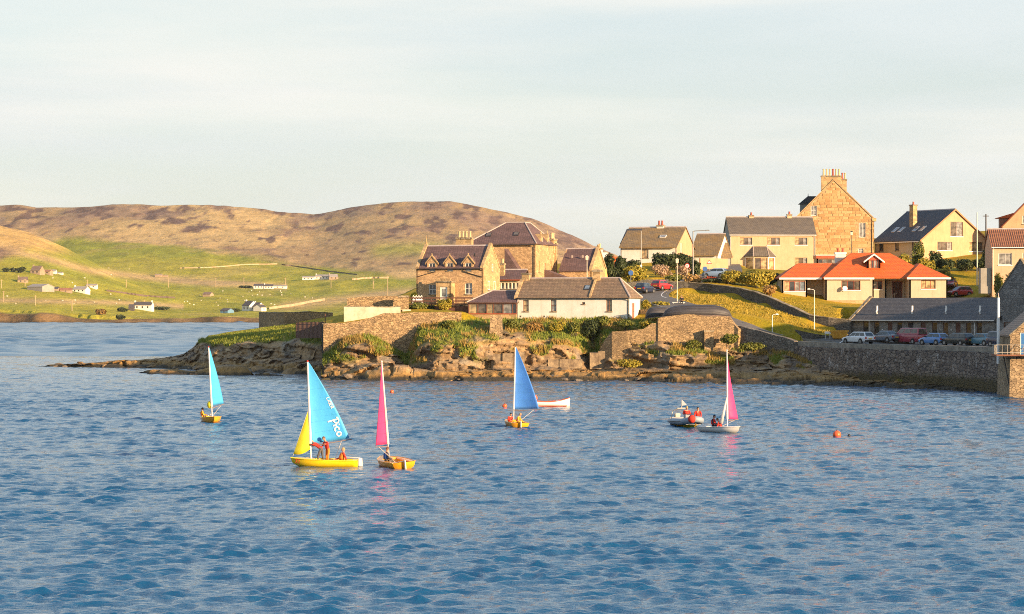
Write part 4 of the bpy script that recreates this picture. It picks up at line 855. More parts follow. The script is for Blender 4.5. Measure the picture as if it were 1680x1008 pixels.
T18 = R(-18)

# ================================================================ THE LODGE (three stone dormers)
def lodge():
    Yl = 313.5; q = PX(683, 504, Yl - 1.5, T18); r = thing('stone_lodge', 'sandstone lodge with three gabled wallhead dormers and purple slate roof', 'house', P(683, 504, Yl), T18)
    W, D = q.x(793.5), 6.8; ze, zr = q.z(440.5), q.z(404)
    dorm = [q.x(u) for u in (709, 738.5, 769)]; dw = q.x(726) - q.x(709.5); zt = q.z(421)
    it = [('w',) + q.r(704, 467, 716, 483) + (M_WPAINT, G_DARK, 2, 2), ('w',) + q.r(764, 465, 775.5, 483) + (M_WPAINT, [G_DARK, G_GREY], 2, 2)]
    it += [('w', x - .42, q.z(445), .84, q.z(432) - q.z(445), M_WPAINT, G_DARK, 2, 2) for x in dorm]
    poly = [(0, 0), (W, 0), (W, ze)]
    for x in reversed(dorm): poly += [(x + dw * .5, ze), (x + dw * .5, q.z(432)), (x, zt), (x - dw * .5, q.z(432)), (x - dw * .5, ze)]
    poly += [(0, ze)]
    facade(r, poly, it, M_SAND)
    sl = (zr - ze) / (D / 2)
    gp = [(0, 0), (D, 0), (D, ze), (D / 2, zr + .25), (0, ze)]
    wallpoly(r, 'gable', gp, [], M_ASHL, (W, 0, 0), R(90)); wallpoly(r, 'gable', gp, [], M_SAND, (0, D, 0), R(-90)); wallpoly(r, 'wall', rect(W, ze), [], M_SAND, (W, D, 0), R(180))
    gable_roof(r, .28, W - .28, 0.02, D, ze, zr, M_SLATE, oh=.12, og=0)
    for x in (.14, W - .14): skew(r, [(x, -.12, ze - .05), (x, D / 2, zr + .2), (x, D + .12, ze - .05)], .2, M_ASHL, .28)
    MB().tube([(.14, D / 2, zr + .4), (.14, D / 2, zr + .7), (.14, D / 2, zr + 1.5)], [.16, .1, .03], 6).build('finial', M_ASHL, r)
    for x in dorm:
        yb = (zt - ze) / sl + .1
        f = MB().prism([(x - dw * .62, -.06, q.z(433.5)), (x, -.06, zt - .02), (x + dw * .62, -.06, q.z(433.5)), (x + dw * .62, -.06, q.z(433.5) + .14), (x, -.06, zt + .14), (x - dw * .62, -.06, q.z(433.5) + .14)], (0, yb, 0)).build('dormer_roof', M_SLATE, r)
        for s in (-1, 1): MB().prism([(x + s * (dw * .66), -.1, q.z(434)), (x, -.1, zt + .05), (x, -.1, zt + .25), (x + s * (dw * .66), -.1, q.z(434) + .2)], (0, .2, 0)).build('skew', M_ASHL, f)
        MB().prism([(x - dw * .48, .2, ze - .1), (x - dw * .48, .2, q.z(433.5)), (x - dw * .48, (q.z(433.5) - ze) / sl, q.z(433.5))], (dw * .96, 0, 0)).build('dormer_cheek', M_SAND, f)
        MB().ball((x, -.02, zt + .3), .1, 6, 5).build('finial', M_ASHL, f)
    chimney(r, q.x(741), D * .78, ze + 1.3, q.z(388), 2.1, .8, M_ASHL, 4, M_BUFFPOT, poth=.8)
    # entrance porch with carved parapet
    xa, zc = q.x(722.5), q.z(464); xb = q.x(747); pw = xb - xa
    wallpoly(r, 'porch', rect(pw, zc), [(q.x(729) - xa, .1, q.x(741) - q.x(729), q.z(471) - .1)], M_ASHL, (xa, -1.5, 0), 0)
    door(r, q.x(729), .1, q.x(741) - q.x(729), q.z(471) - .1, M_WPAINT, M_WPAINT, (0, -1.5, 0), 0, light=G_GREY)
    wallpoly(r, 'porch', rect(1.5, zc), [], M_ASHL, (xa, 0, 0), R(-90)); wallpoly(r, 'porch', rect(1.5, zc), [], M_ASHL, (xb, -1.5, 0), R(90))
    mb = MB(); mb.box(xa - .1, xb + .1, -1.62, -.01, zc, zc + .2); mb.build('porch_roof', M_COPE, r)
    for i in range(5): MB().taper(xa + pw * (i + .5) / 5, -1.5, zc + .2, zc + .2 + (.35, .5, .75, .5, .35)[i], .2, .1, .06, .05).build('crest', M_ASHL, r)
    # rain goods
    gutter(r, .05, W - .05, -.14, ze - .02, M_BLKP, .3, [.12, W - .12])
    for a, b in (((q.x(715), q.z(446)), (.2, q.z(454))), ((q.x(761), q.z(446)), (W - .15, q.z(455)))): MB().tube([(a[0], -.06, a[1] + .5), (a[0], -.06, a[1]), (b[0], -.06, b[1])], .05, 6).build('downpipe', M_BLKP, r)
    window(r, D * .52, q.z(445), .45, .95, M_WPAINT, G_GREY, 1, 2, (W, 0, 0), R(90), sill=M_COPE, rec=-.02)
    for k in (.28, .62): window(r, D * k, q.z(476), .75, 1.15, M_WPAINT, G_GREY, 1, 1, (W, 0, 0), R(90), sill=M_COPE, rec=-.02)
    MB().tube([(q.x(777.5), .55, ze + 1.55), (q.x(777.5), .45, ze + 1.9)], .1, 6).build('roof_vent', M_BLKP, r)
lodge()

# ================================================================ THE HALL (tall pavilion roof)
def hall():
    Yc = 327.0; c = P(878, 480, Yc); W, D = 9.6, 9.4; q = PX(878, 480, Yc, T18)
    ax = Vector((math.cos(T18), math.sin(T18), 0)); org = c - ax * W
    r = thing('stone_hall', 'tall sandstone hall under a steep purple slate pavilion roof', 'house', org, T18)
    ze, zr = q.z(401), q.z(363.5)
    wallpoly(r, 'wall', rect(W, ze, -1), [], M_SAND, (0, 0, 0), 0)
    its = []
    for k, (a, h1) in enumerate(((.16, 1.25), (.45, 1.05), (.73, 1.3))): its.append(('w', D * a, q.z(446), .75, h1 + .2, M_ASHL, G_GREY if k == 1 else G_CREAM, 1, 1))
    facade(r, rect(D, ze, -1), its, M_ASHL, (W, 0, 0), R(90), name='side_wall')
    wallpoly(r, 'wall', rect(W, ze, -1), [], M_SAND, (W, D, 0), R(180)); wallpoly(r, 'wall', rect(D, ze, -1), [], M_SAND, (0, D, 0), R(-90))
    k = q.k; hip_roof(r, 0, W, 0, D, ze, zr, M_SLATE, W - 4.9 - 0.3, W - 2.5, oh=.25, ry=D * .35, ry1=D * .62)
    # stone dormers and chimney rising from the side wall head
    for y, hh in ((D * .34, 1.5), (D * .66, 1.6)):
        f = MB().prism([(W - .05, y - .5, ze - .3), (W - .05, y + .5, ze - .3), (W - .05, y + .5, ze + hh * .45), (W - .05, y, ze + hh), (W - .05, y - .5, ze + hh * .45)], (-1.3, 0, 0)).build('stone_dormer', M_ASHL, r)
        MB().box(W - .04, W + .02, y - .2, y + .2, ze - .2, ze + .6).build('window', G_GREY, f); MB().tube([(W - .2, y, ze + hh - .05), (W - .2, y, ze + hh + .45)], [.12, .03], 6).build('finial', M_ASHL, f)
    chimney(r, W - .3, D - .5, ze - 1, ze + 1.0, .8, 1.6, M_ASHL, 2, M_BUFFPOT, rows='y', poth=.8)
    chimney(r, W - .15, D - .2, ze - 4.2, ze + .4, .7, .7, M_ASHL, 1, M_BUFFPOT, poth=.5)
    for x, t in ((W - 7.0, .42), (W - 3.1, .45)):
        y = -.25 + (D * .35 + .25) * t; z = ze + .12 + (zr - ze - .12) * t; skylight(r, x, y, z, .75, .8, math.atan2(zr - ze, D * .35), gl=G_ROOM)
    gutter(r, 0, W, -.26, ze, M_BLKP, .2, [W - .15])
hall()
def right_wing():
    Yc = 333.0; q = PX(917, 470, Yc, T18); r = thing('slate_wing', 'low slate roofed stone wing with a lit gable right of the tall hall', 'house', P(917, 470, Yc), T18)
    W, D = q.x(970), 7.2; ze, zr = q.z(444), q.z(409)
    wallpoly(r, 'wall', rect(W, ze), [], M_SAND, (0, 0, 0), 0); gp = [(0, 0), (D, 0), (D, ze), (D / 2, zr + .2), (0, ze)]
    wallpoly(r, 'gable', gp, [], M_ASHL, (W, 0, 0), R(90)); wallpoly(r, 'gable', gp, [], M_SAND, (0, D, 0), R(-90)); wallpoly(r, 'wall', rect(W, ze), [], M_SAND, (W, D, 0), R(180))
    gable_roof(r, 0, W - .25, 0, D, ze, zr, M_SLATE, oh=.2, og=0); skew(r, [(W - .12, -.15, ze - .05), (W - .12, D / 2, zr + .15), (W - .12, D + .15, ze - .05)], .22, M_ASHL, .3)
    MB().ball((W - .12, D / 2, zr + .55), .16, 8, 6).build('finial', M_ASHL, r)
    for x in (W * .3, W * .62): MB().box(x - .1, x + .1, 1.6, 1.75, ze + 1.75, ze + 2.1).build('roof_vent', M_RIDGE, r)
    # link roof down to the hall
    MB().prism([(-3.2, -2.6, -.2), (2.4, -2.6, -.2), (2.4, -2.6, .9), (-3.2, -2.6, 2.9)], (0, 2.55, 0)).build('link_roof', M_SLATE, r)
    a = P(985.5, 408, 352); chimney(r, 0, 0, 0, 1, .1, .1, M_ASHL, 0, M_BUFFPOT) if False else None
right_wing()
def low_wing():
    Yc = 321.0; q = PX(817, 484, Yc, T18); r = thing('low_wing', 'low pale wing with a row of mullioned windows between lodge and cottage', 'house', P(817, 484, Yc), T18)
    W, D = q.x(856), 4.5; ze, zr = q.z(459), q.z(444)
    it = [('w', q.x(822 + 6 * i), q.z(474), q.x(826.6) - q.x(822), q.z(464) - q.z(474), M_WPAINT, G_GREY, 1, 1) for i in range(5)]
    facade(r, rect(W, ze), it, M_REND); wallpoly(r, 'wall', rect(D, ze), [], M_REND, (W, 0, 0), R(90)); wallpoly(r, 'wall', rect(D, ze), [], M_REND, (0, D, 0), R(-90)); wallpoly(r, 'wall', rect(W, ze), [], M_REND, (W, D, 0), R(180))
    gable_roof(r, 0, W, 0, D, ze, zr, M_SLATE, oh=.2, og=.05)
    chimney(r, .35, .9, ze - .3, q.z(432), .55, .55, M_ASHL, 1, M_BUFFPOT, poth=.6); gutter(r, 0, W, -.21, ze - .02, M_RPAINT)
    # steep catslide roof behind
    MB().prism([(-.6, D + .1, ze), (-.6, D + .1, q.z(407)), (2.3, D + .1, ze)], (0, 1.6, 0)).build('catslide_roof', M_SLATE, r)
low_wing()

# ================================================================ SUN ROOM AND WHITE COTTAGE
def sun_room():
    Yc = 302.0; q = PX(769, 522, Yc, T18); r = thing('sun_room', 'glazed sun room with brown posts and a hipped slate roof', 'conservatory', P(769, 522, Yc), T18)
    W, D = q.x(847), 4.6; zs, ze, zr = q.z(516), q.z(497.5), q.z(477)
    MB().box(0, W, 0, D, -.6, zs).build('plinth', M_ASHL, r)
    xs = [0, .19, .38, .52, .72, .92, 1.0]
    for i, a in enumerate(xs): MB().box(W * a - .06, W * a + .06, -.02, .12, zs, ze).build('post', M_BPAINT, r)
    MB().box(0, W, -.03, .13, zs + .001, zs + .12).build('sill', M_RPAINT, r); MB().box(-.02, W + .02, -.04, .14, ze - .14, ze).build('head', M_BPAINT, r)
    for i in range(6): MB().box(W * xs[i] + .06, W * xs[i + 1] - .06, .05, .07, zs + .12, ze - .14).build('pane', [G_CREAM, G_ROOM, G_CREAM, G_ROOM, G_GREY, G_DARK][i], r)
    for i in range(3):
        MB().box(-.02, .1, D * (i + 1) / 3 - .06, D * (i + 1) / 3 + .06, zs, ze).build('post', M_BPAINT, r); MB().box(.03, .05, D * i / 3 + .06, D * (i + 1) / 3 - .06, zs, ze).build('pane', G_ROOM, r)
    MB().box(W - .1, W, .15, D, zs, ze).build('end_wall', M_WHITE, r); MB().box(.1, W - .1, D - .15, D, zs, ze).build('back_wall', M_CREAM, r)
    hip_roof(r, 0, W, 0, D, ze, zr, M_SLATE, 2.3, W - .2, oh=.2)
sun_room()
def cottage():
    Yc = 300.5; q = PX(847, 527, Yc - 2.0, T18); r = thing('white_cottage', 'long whitewashed cottage with brown stone slate roof on the cliff edge', 'cottage', P(847, 527, Yc), T18)
    W, D = q.x(1030), 5.4; ze, zr = q.z(489.5), q.z(458)
    it = [('w',) + q.r(858, 492, 867.5, 511) + (M_BPAINT, G_CREAM, 1, 2), ('w',) + q.r(903.5, 491.5, 913, 511) + (M_BPAINT, G_GREY, 1, 2), ('w',) + q.r(993.5, 491.5, 1003, 511) + (M_BPAINT, [G_ROOM, G_CREAM], 2, 1), ('w',) + q.r(954.5, 496, 959.5, 499) + (M_BPAINT, G_DARK, 1, 1)]
    facade(r, rect(W, ze, -1.2), it, M_WHITE, depth=.28)
    facade(r, rect(D, ze, -1.2), [('d', 1.6, .25, 1.05, 1.95, M_RPAINT, M_BPAINT)], M_WHITE, (W, 0, 0), R(90), name='end_wall')
    wallpoly(r, 'wall', rect(W, ze, -1.2), [], M_WHITE, (W, D, 0), R(180)); wallpoly(r, 'gable', [(0, -1.2), (D, -1.2), (D, ze), (D / 2, zr + .1), (0, ze)], [], M_WHITE, (0, D, 0), R(-90))
    # roof: gabled left, hipped right, as one skin
    oh = .22; xr = q.x(1006); th = .14; e = ze - .02
    mb = MB(); L = [(.05, -oh, e), (W + oh, -oh, e), (W + oh, D + oh, e), (.05, D + oh, e)]; U = [(a, b, c + th) for a, b, c in L]
    mb.add(L + U + [(.05, D / 2, zr + th), (xr, D / 2, zr + th)], [(0, 1, 5, 4), (1, 2, 6, 5), (2, 3, 7, 6), (4, 5, 9, 8), (5, 6, 9), (6, 7, 8, 9), (0, 4, 8, 7, 3), (3, 2, 1, 0)]); f = mb.build('roof', M_SLATE2, r)
    T = [Vector((.05, D / 2, zr + th)), Vector((xr, D / 2, zr + th))]
    for a, b in ((T[0], T[1]), (Vector(U[1]), T[1]), (Vector(U[2]), T[1])): MB().tube([a, b], .11, 6).build('ridge', M_RIDGE, f)
    skew(r, [(.0, -oh - .05, e - .05), (.0, D / 2, zr + .12), (.0, D + oh + .05, e - .05)], .2, M_ASHL, .24)
    xw = q.x(968); skew(r, [(xw, -oh - .03, e + .05), (xw, D / 2, zr + .14), (xw, D + oh, e + .05)], .13, M_ASHL, .22)
    chimney(r, .45, D / 2, zr - .4, q.z(447), .95, .8, M_ASHL, 0, M_BUFFPOT); f = chimney(r, xw + .1, D / 2, zr - .4, q.z(443), .95, .8, M_ASHL, 0, M_BUFFPOT); MB().taper(xw + .1, D / 2, q.z(443), q.z(441), .5, .4, .2, .15).build('haunching', M_ASHL, f)
    sl = math.atan2(zr - ze, D / 2 + oh); t = .5; skylight(r, q.x(958.5), -oh + (D / 2 + oh) * t, ze + .12 + (zr - ze) * t, .7, .9, sl)
    gutter(r, .1, W + oh, -oh, e + .06, M_BLKP, .0, [.12, W - .06], h=.08)
    for u in (854, 893): MB().box(q.x(u) - .1, q.x(u) + .1, -.02, .05, q.z(520), q.z(518)).build('vent', M_BLKP, r)
cottage()

# ================================================================ UPHILL HOUSES
def simple_house(name, label, u0, u1, v0, veave, vridge, Y, rot, D, wall, roof, items=(), side=None, gwall=None, oh=.25, chim=None, roofog=.15, barge=None, gutter_m=None, right_items=(), base=-1.5):
    """ridge along the facade; left corner at u0"""
    q = PX(u0, v0, Y, rot); r = thing(name, label, 'house', P(u0, v0, Y), rot); W = q.x(u1); ze, zr = q.z(veave), q.z(vridge); gw = gwall or wall
    facade(r, rect(W, ze, base), list(items), wall); gp = [(0, base), (D, base), (D, ze), (D / 2, zr), (0, ze)]
    facade(r, gp, list(right_items), gw, (W, 0, 0), R(90), name='gable'); wallpoly(r, 'gable', gp, [], gw, (0, D, 0), R(-90)); wallpoly(r, 'wall', rect(W, ze, base), [], wall, (W, D, 0), R(180))
    gable_roof(r, 0, W, 0, D, ze, zr, roof, oh=oh, og=roofog)
    if gutter_m: gutter(r, -.1, W + .1, -oh - .0, ze - oh * (zr - ze) / (D / 2) + .1, gutter_m, .2, [.12, W - .12])
    return r, q, W, ze, zr
# white hipped house behind the trees
def hip_house():
    Y = 386; q = PX(1018, 432, Y, T18); it = [('w',) + q.r(1052, 409, 1063, 424) + (M_BPAINT, G_CREAM, 2, 1)]
    r, q, W, ze, zr = simple_house('white_house', 'white house with a steep lichened tile roof behind the dark trees', 1018, 1108, 432, 405, 373, Y, T18, 11.5, M_WHITE, M_LICH, it, gwall=M_PEACH, oh=.5, right_items=[('w', 2.4, 1.7, 1.3, 1.5, M_WPAINT, G_GREY, 2, 1)])
    chimney(r, q.x(1068), 5.75, zr - .5, q.z(368), 1.1, .9, M_WHITE, 2, M_REDPOT, poth=.7)
    MB().prism([(-.4, 1.3, q.z(399)), (-.4, 5.2, q.z(374)), (-.4, 5.2, q.z(399))], (2.6, 0, 0)).build('shed_dormer', M_SLATEB, r); MB().box(-.42, 2.0, 1.25, 1.35, q.z(404), q.z(398)).build('dormer_front', M_SLATEB, r)
    skylight(r, q.x(1080), 2.6, ze + (zr - ze) * 2.6 / 5.75 + .25, 1.0, .8, math.atan2(zr - ze, 5.75), gl=G_GREY, fr=M_WPAINT)
hip_house()
def rust_houses():
    Y = 399; r, q, W, ze, zr = simple_house('rust_roof_house', 'small house with a rust coloured tile roof behind the street lamp', 1133, 1176, 432, 418, 384, Y, T18, 10, M_WHITE, M_LICH, oh=.4, gwall=M_WHITE)
    Y = 400; r, q, W, ze, zr = simple_house('rust_roof_shed', 'little tiled shed tucked against the cream two storey house', 1184, 1200, 432, 422, 399, Y, R(14), 5, M_GREYR, M_LICH, oh=.2)
rust_houses()
path_wall('back_wall', 'tan garden wall below the small rust roofed houses', [P(1148, 424, 389), P(1170, 424.5, 390), P(1194, 425, 391)], 13.5, .35, M_PEACH)

def cream_house():
    Y = 408; q = PX(1197.5, 452, Y, R(2)); wi = [M_WPAINT, [G_CREAM, G_GREY, G_GREY], 3, 1]
    def ww(u0, v0, u1, v1): return ('w',) + q.r(u0, v0, u1, v1) + (M_BPAINT, [G_CREAM, G_ROOM, G_GREY], 3, 1, M_WPAINT)
    it = [ww(1214, 390, 1234, 402), ww(1259, 390, 1279.5, 402), ww(1304.5, 390, 1325, 402), ww(1304.5, 423, 1325, 437)]
    r, q, W, ze, zr = simple_house('cream_house', 'two storey cream house with a brown tile roof and a hipped bay', 1197.5, 1338.5, 452, 384.5, 356, Y, R(2), 8.5, M_CREAM, M_SLATEG, it, oh=.3, gwall=M_GREYR, gutter_m=M_WPAINT)
    for u, vt in ((1238, 352.5), (1301.5, 351)): chimney(r, q.x(u), 4.2, zr - .6, q.z(vt) + .1, .75, .6, M_CREAM, 1, M_REDPOT, poth=.45)
    # canted bay
    xa, xb = q.x(1222), q.x(1271.5); zc, zt, zs = q.z(421.5), q.z(404.5), 0; px_ = [xa, xa + 1.3, xb - 1.3, xb]; py_ = [-.02, -1.5, -1.5, -.02]; zb = q.z(446)
    for i in range(3):
        a, b = Vector((px_[i], py_[i], 0)), Vector((px_[i + 1], py_[i + 1], 0)); L = (b - a).length; an = math.atan2(b.y - a.y, b.x - a.x)
        facade(r, rect(L, zc, -1), [('w', .16, zb + .35, L - .32, zc - zb - .55, M_RPAINT, [G_CREAM, G_ROOM, G_CREAM][i:] + [G_GREY], 2 if i == 1 else 1, 1, M_WPAINT)], M_WPAINT if i != 1 else M_CREAM, (a.x, a.y, 0), an, name='bay')
    mb = MB(); bo = [(px_[0] - .25, -.02, zc), (px_[1] - .12, -1.75, zc), (px_[2] + .12, -1.75, zc), (px_[3] + .25, -.02, zc)]; tp = [(px_[1] + .1, -.02, zt), (px_[2] - .1, -.02, zt)]
    mb.add(bo + tp, [(0, 1, 4), (1, 2, 5, 4), (2, 3, 5), (3, 2, 1, 0), (0, 4, 5, 3)]); f = mb.build('bay_roof', M_SLATEG, r)
    for a, b in ((bo[1], tp[0]), (bo[2], tp[1]), (bo[0], tp[0]), (bo[3], tp[1])): MB().tube([a, b], .07, 6).build('ridge', M_RIDGE, f)
cream_house()

def tall_house():
    Y = 420; rot = R(-5); q = PX(1303.5, 436, Y, rot); r = thing('tall_stone_house', 'tall golden stone house with a broad gable and many chimney pots', 'house', P(1303.5, 436, Y), rot)
    W, D = q.x(1432.5), 10.5; ze, zr = q.z(361), q.z(297); xm = W / 2 - .1
    wins = [q.r(1330, 338, 1339.5, 354.5), q.r(1408, 366, 1418.5, 390), q.r(1407, 408, 1415, 416)]
    poly = [(0, -1), (W, -1), (W, ze), (xm, zr), (0, ze)]
    it = [('w',) + w_ + (M_WPAINT, G_GREY, 2, 2, M_ASHL) for w_ in wins]
    facade(r, poly, it, M_SAND, name='gable_wall', depth=.3)
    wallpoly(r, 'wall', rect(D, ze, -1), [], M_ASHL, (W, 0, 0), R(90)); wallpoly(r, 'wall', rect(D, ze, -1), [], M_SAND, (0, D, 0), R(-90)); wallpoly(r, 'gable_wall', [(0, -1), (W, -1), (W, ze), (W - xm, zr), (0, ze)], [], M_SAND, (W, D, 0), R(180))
    gable_roof_y(r, 0, W, .3, D - .3, ze, zr, M_SLATEB, oh=.25, og=0, xm=xm)
    for (a, b) in (((-.25, .12, ze - .2), (xm, .12, zr + .05)), ((W + .25, .12, ze - .2), (xm, .12, zr + .05))): 
        a, b = Vector(a), Vector(b); MB().prism([a + Vector((0, -.22, 0)), b + Vector((0, -.22, 0)), b + Vector((0, -.22, .26)), a + Vector((0, -.22, .26))], (0, .5, 0)).build('skew', M_ASHL, r)
    MB().box(W - .35, W + .35, -.18, .5, ze - .3, ze + .25).build('skew_putt', M_ASHL, r)
    chimney(r, q.x(1363.5), .65, q.z(314), q.z(288.5), q.x(1380) - q.x(1347), 1.25, M_ASHL, 6, [M_BUFFPOT, M_BUFFPOT, M_BUFFPOT, M_REDPOT], poth=1.15)
    chimney(r, q.x(1385), 4.2, q.z(316), q.z(292.5), 1.0, 1.5, M_ASHL, 2, [M_REDPOT, M_BUFFPOT], poth=1.1)
    # dressed blocks of the gable, laid in courses
    me = []
    for m_ in (plain('gable block tan', (.45, .275, .115), (.385, .23, .092), 1.5, .9, .02, 9), plain('gable block gold', (.485, .315, .14), (.41, .262, .112), 1.5, .9, .02, 9), plain('gable block brown', (.40, .235, .095), (.335, .19, .075), 1.5, .9, .02, 9), plain('gable block pale', (.52, .355, .17), (.44, .295, .135), 1.5, .9, .02, 9)):
        b = MB(); b.add([(-.5, 0, -.5), (.5, 0, -.5), (.5, 0, .5), (-.5, 0, .5), (-.44, -.05, -.40), (.44, -.05, -.40), (.44, -.05, .40), (-.44, -.05, .40)], [(4, 5, 6, 7), (0, 1, 5, 4), (1, 2, 6, 5), (2, 3, 7, 6), (3, 0, 4, 7)]); me.append(b.mesh('stone', m_))
    rg_ = random.Random(4); z = .9; n = 0
    while z < zr - .7:
        h = rg_.uniform(.36, .56); zc = z + h / 2
        lo = 0.08 + max(0, (z + h - ze)) / (zr - ze) * xm; hi = W - .08 - max(0, (z + h - ze)) / (zr - ze) * (W - xm); x = lo + rg_.uniform(0, .2)
        while x < hi - .3 and n < 300:
            w_ = min(rg_.uniform(.55, 1.35), hi - x)
            if not any(x < a + c + .12 and x + w_ > a - .12 and z < b + d_ + .12 and z + h > b - .15 for (a, b, c, d_) in wins) and not (x + w_ < q.x(1308)):
                o = mobj('stone', rg_.choice(me), r, (x + w_ / 2, -.001, zc)); o.scale = (w_ - .05, rg_.uniform(.5, 1.3), h - .05); n += 1
            x += w_
        z += h
    # slated dormer on the left slope
    xd = q.x(1324); zd = q.z(341); f = MB().box(xd - 1.1, xd + 1.2, 3.0, 5.2, zd - .6, q.z(334)).build('dormer', M_GREYR, r)
    MB().prism([(xd - 1.4, 2.8, q.z(334)), (xd + 1.6, 2.8, q.z(334)), (xd + 1.6, 2.8, q.z(321)), (xd + .2, 2.8, q.z(321))], (0, 2.6, 0)).build('dormer_roof', M_SLATEB, f); MB().tube([(xd + .3, 4, q.z(321)), (xd + .3, 4, q.z(316))], [.08, .03], 6).build('finial', M_BLKP, f)
    MB().box(xd - 1.12, xd - 1.1, 3.3, 4.9, zd, q.z(335)).build('pane', G_SKYL, f)
    MB().tube([(W - .4, -.08, ze - .4), (W - .4, -.08, 0)], .06, 6).build('downpipe', M_BLKP, r)
tall_house()
def red_porch():
    Y = 396; q = PX(1340, 446, Y); r = thing('flat_roof_extension', 'flat roofed extension with a red fascia behind the red bungalow', 'extension', P(1340, 446, Y)); W = q.x(1384); z1 = q.z(419.5)
    facade(r, rect(W, q.z(424.5)), [('w', .2, q.z(432), W * .68, q.z(425.5) - q.z(432), M_BPAINT, [G_DARK, G_GREY, G_ROOM, G_GREY], 4, 1), ('w', W * .76, q.z(432), W * .2, q.z(425.5) - q.z(432), M_BPAINT, [G_CREAM], 1, 1)], M_CREAM)
    MB().box(-.1, W + .1, -.15, 4, q.z(424.4), z1).build('fascia', M_RPAINT, r); MB().box(-.15, W + .15, -.2, 4.1, z1 + .002, z1 + .12).build('roof', M_WPAINT, r); wallpoly(r, 'wall', rect(4, q.z(424.5)), [], M_CREAM, (W, 0, 0), R(90)); wallpoly(r, 'wall', rect(4, q.z(424.5)), [], M_CREAM, (0, 4, 0), R(-90))
red_porch()

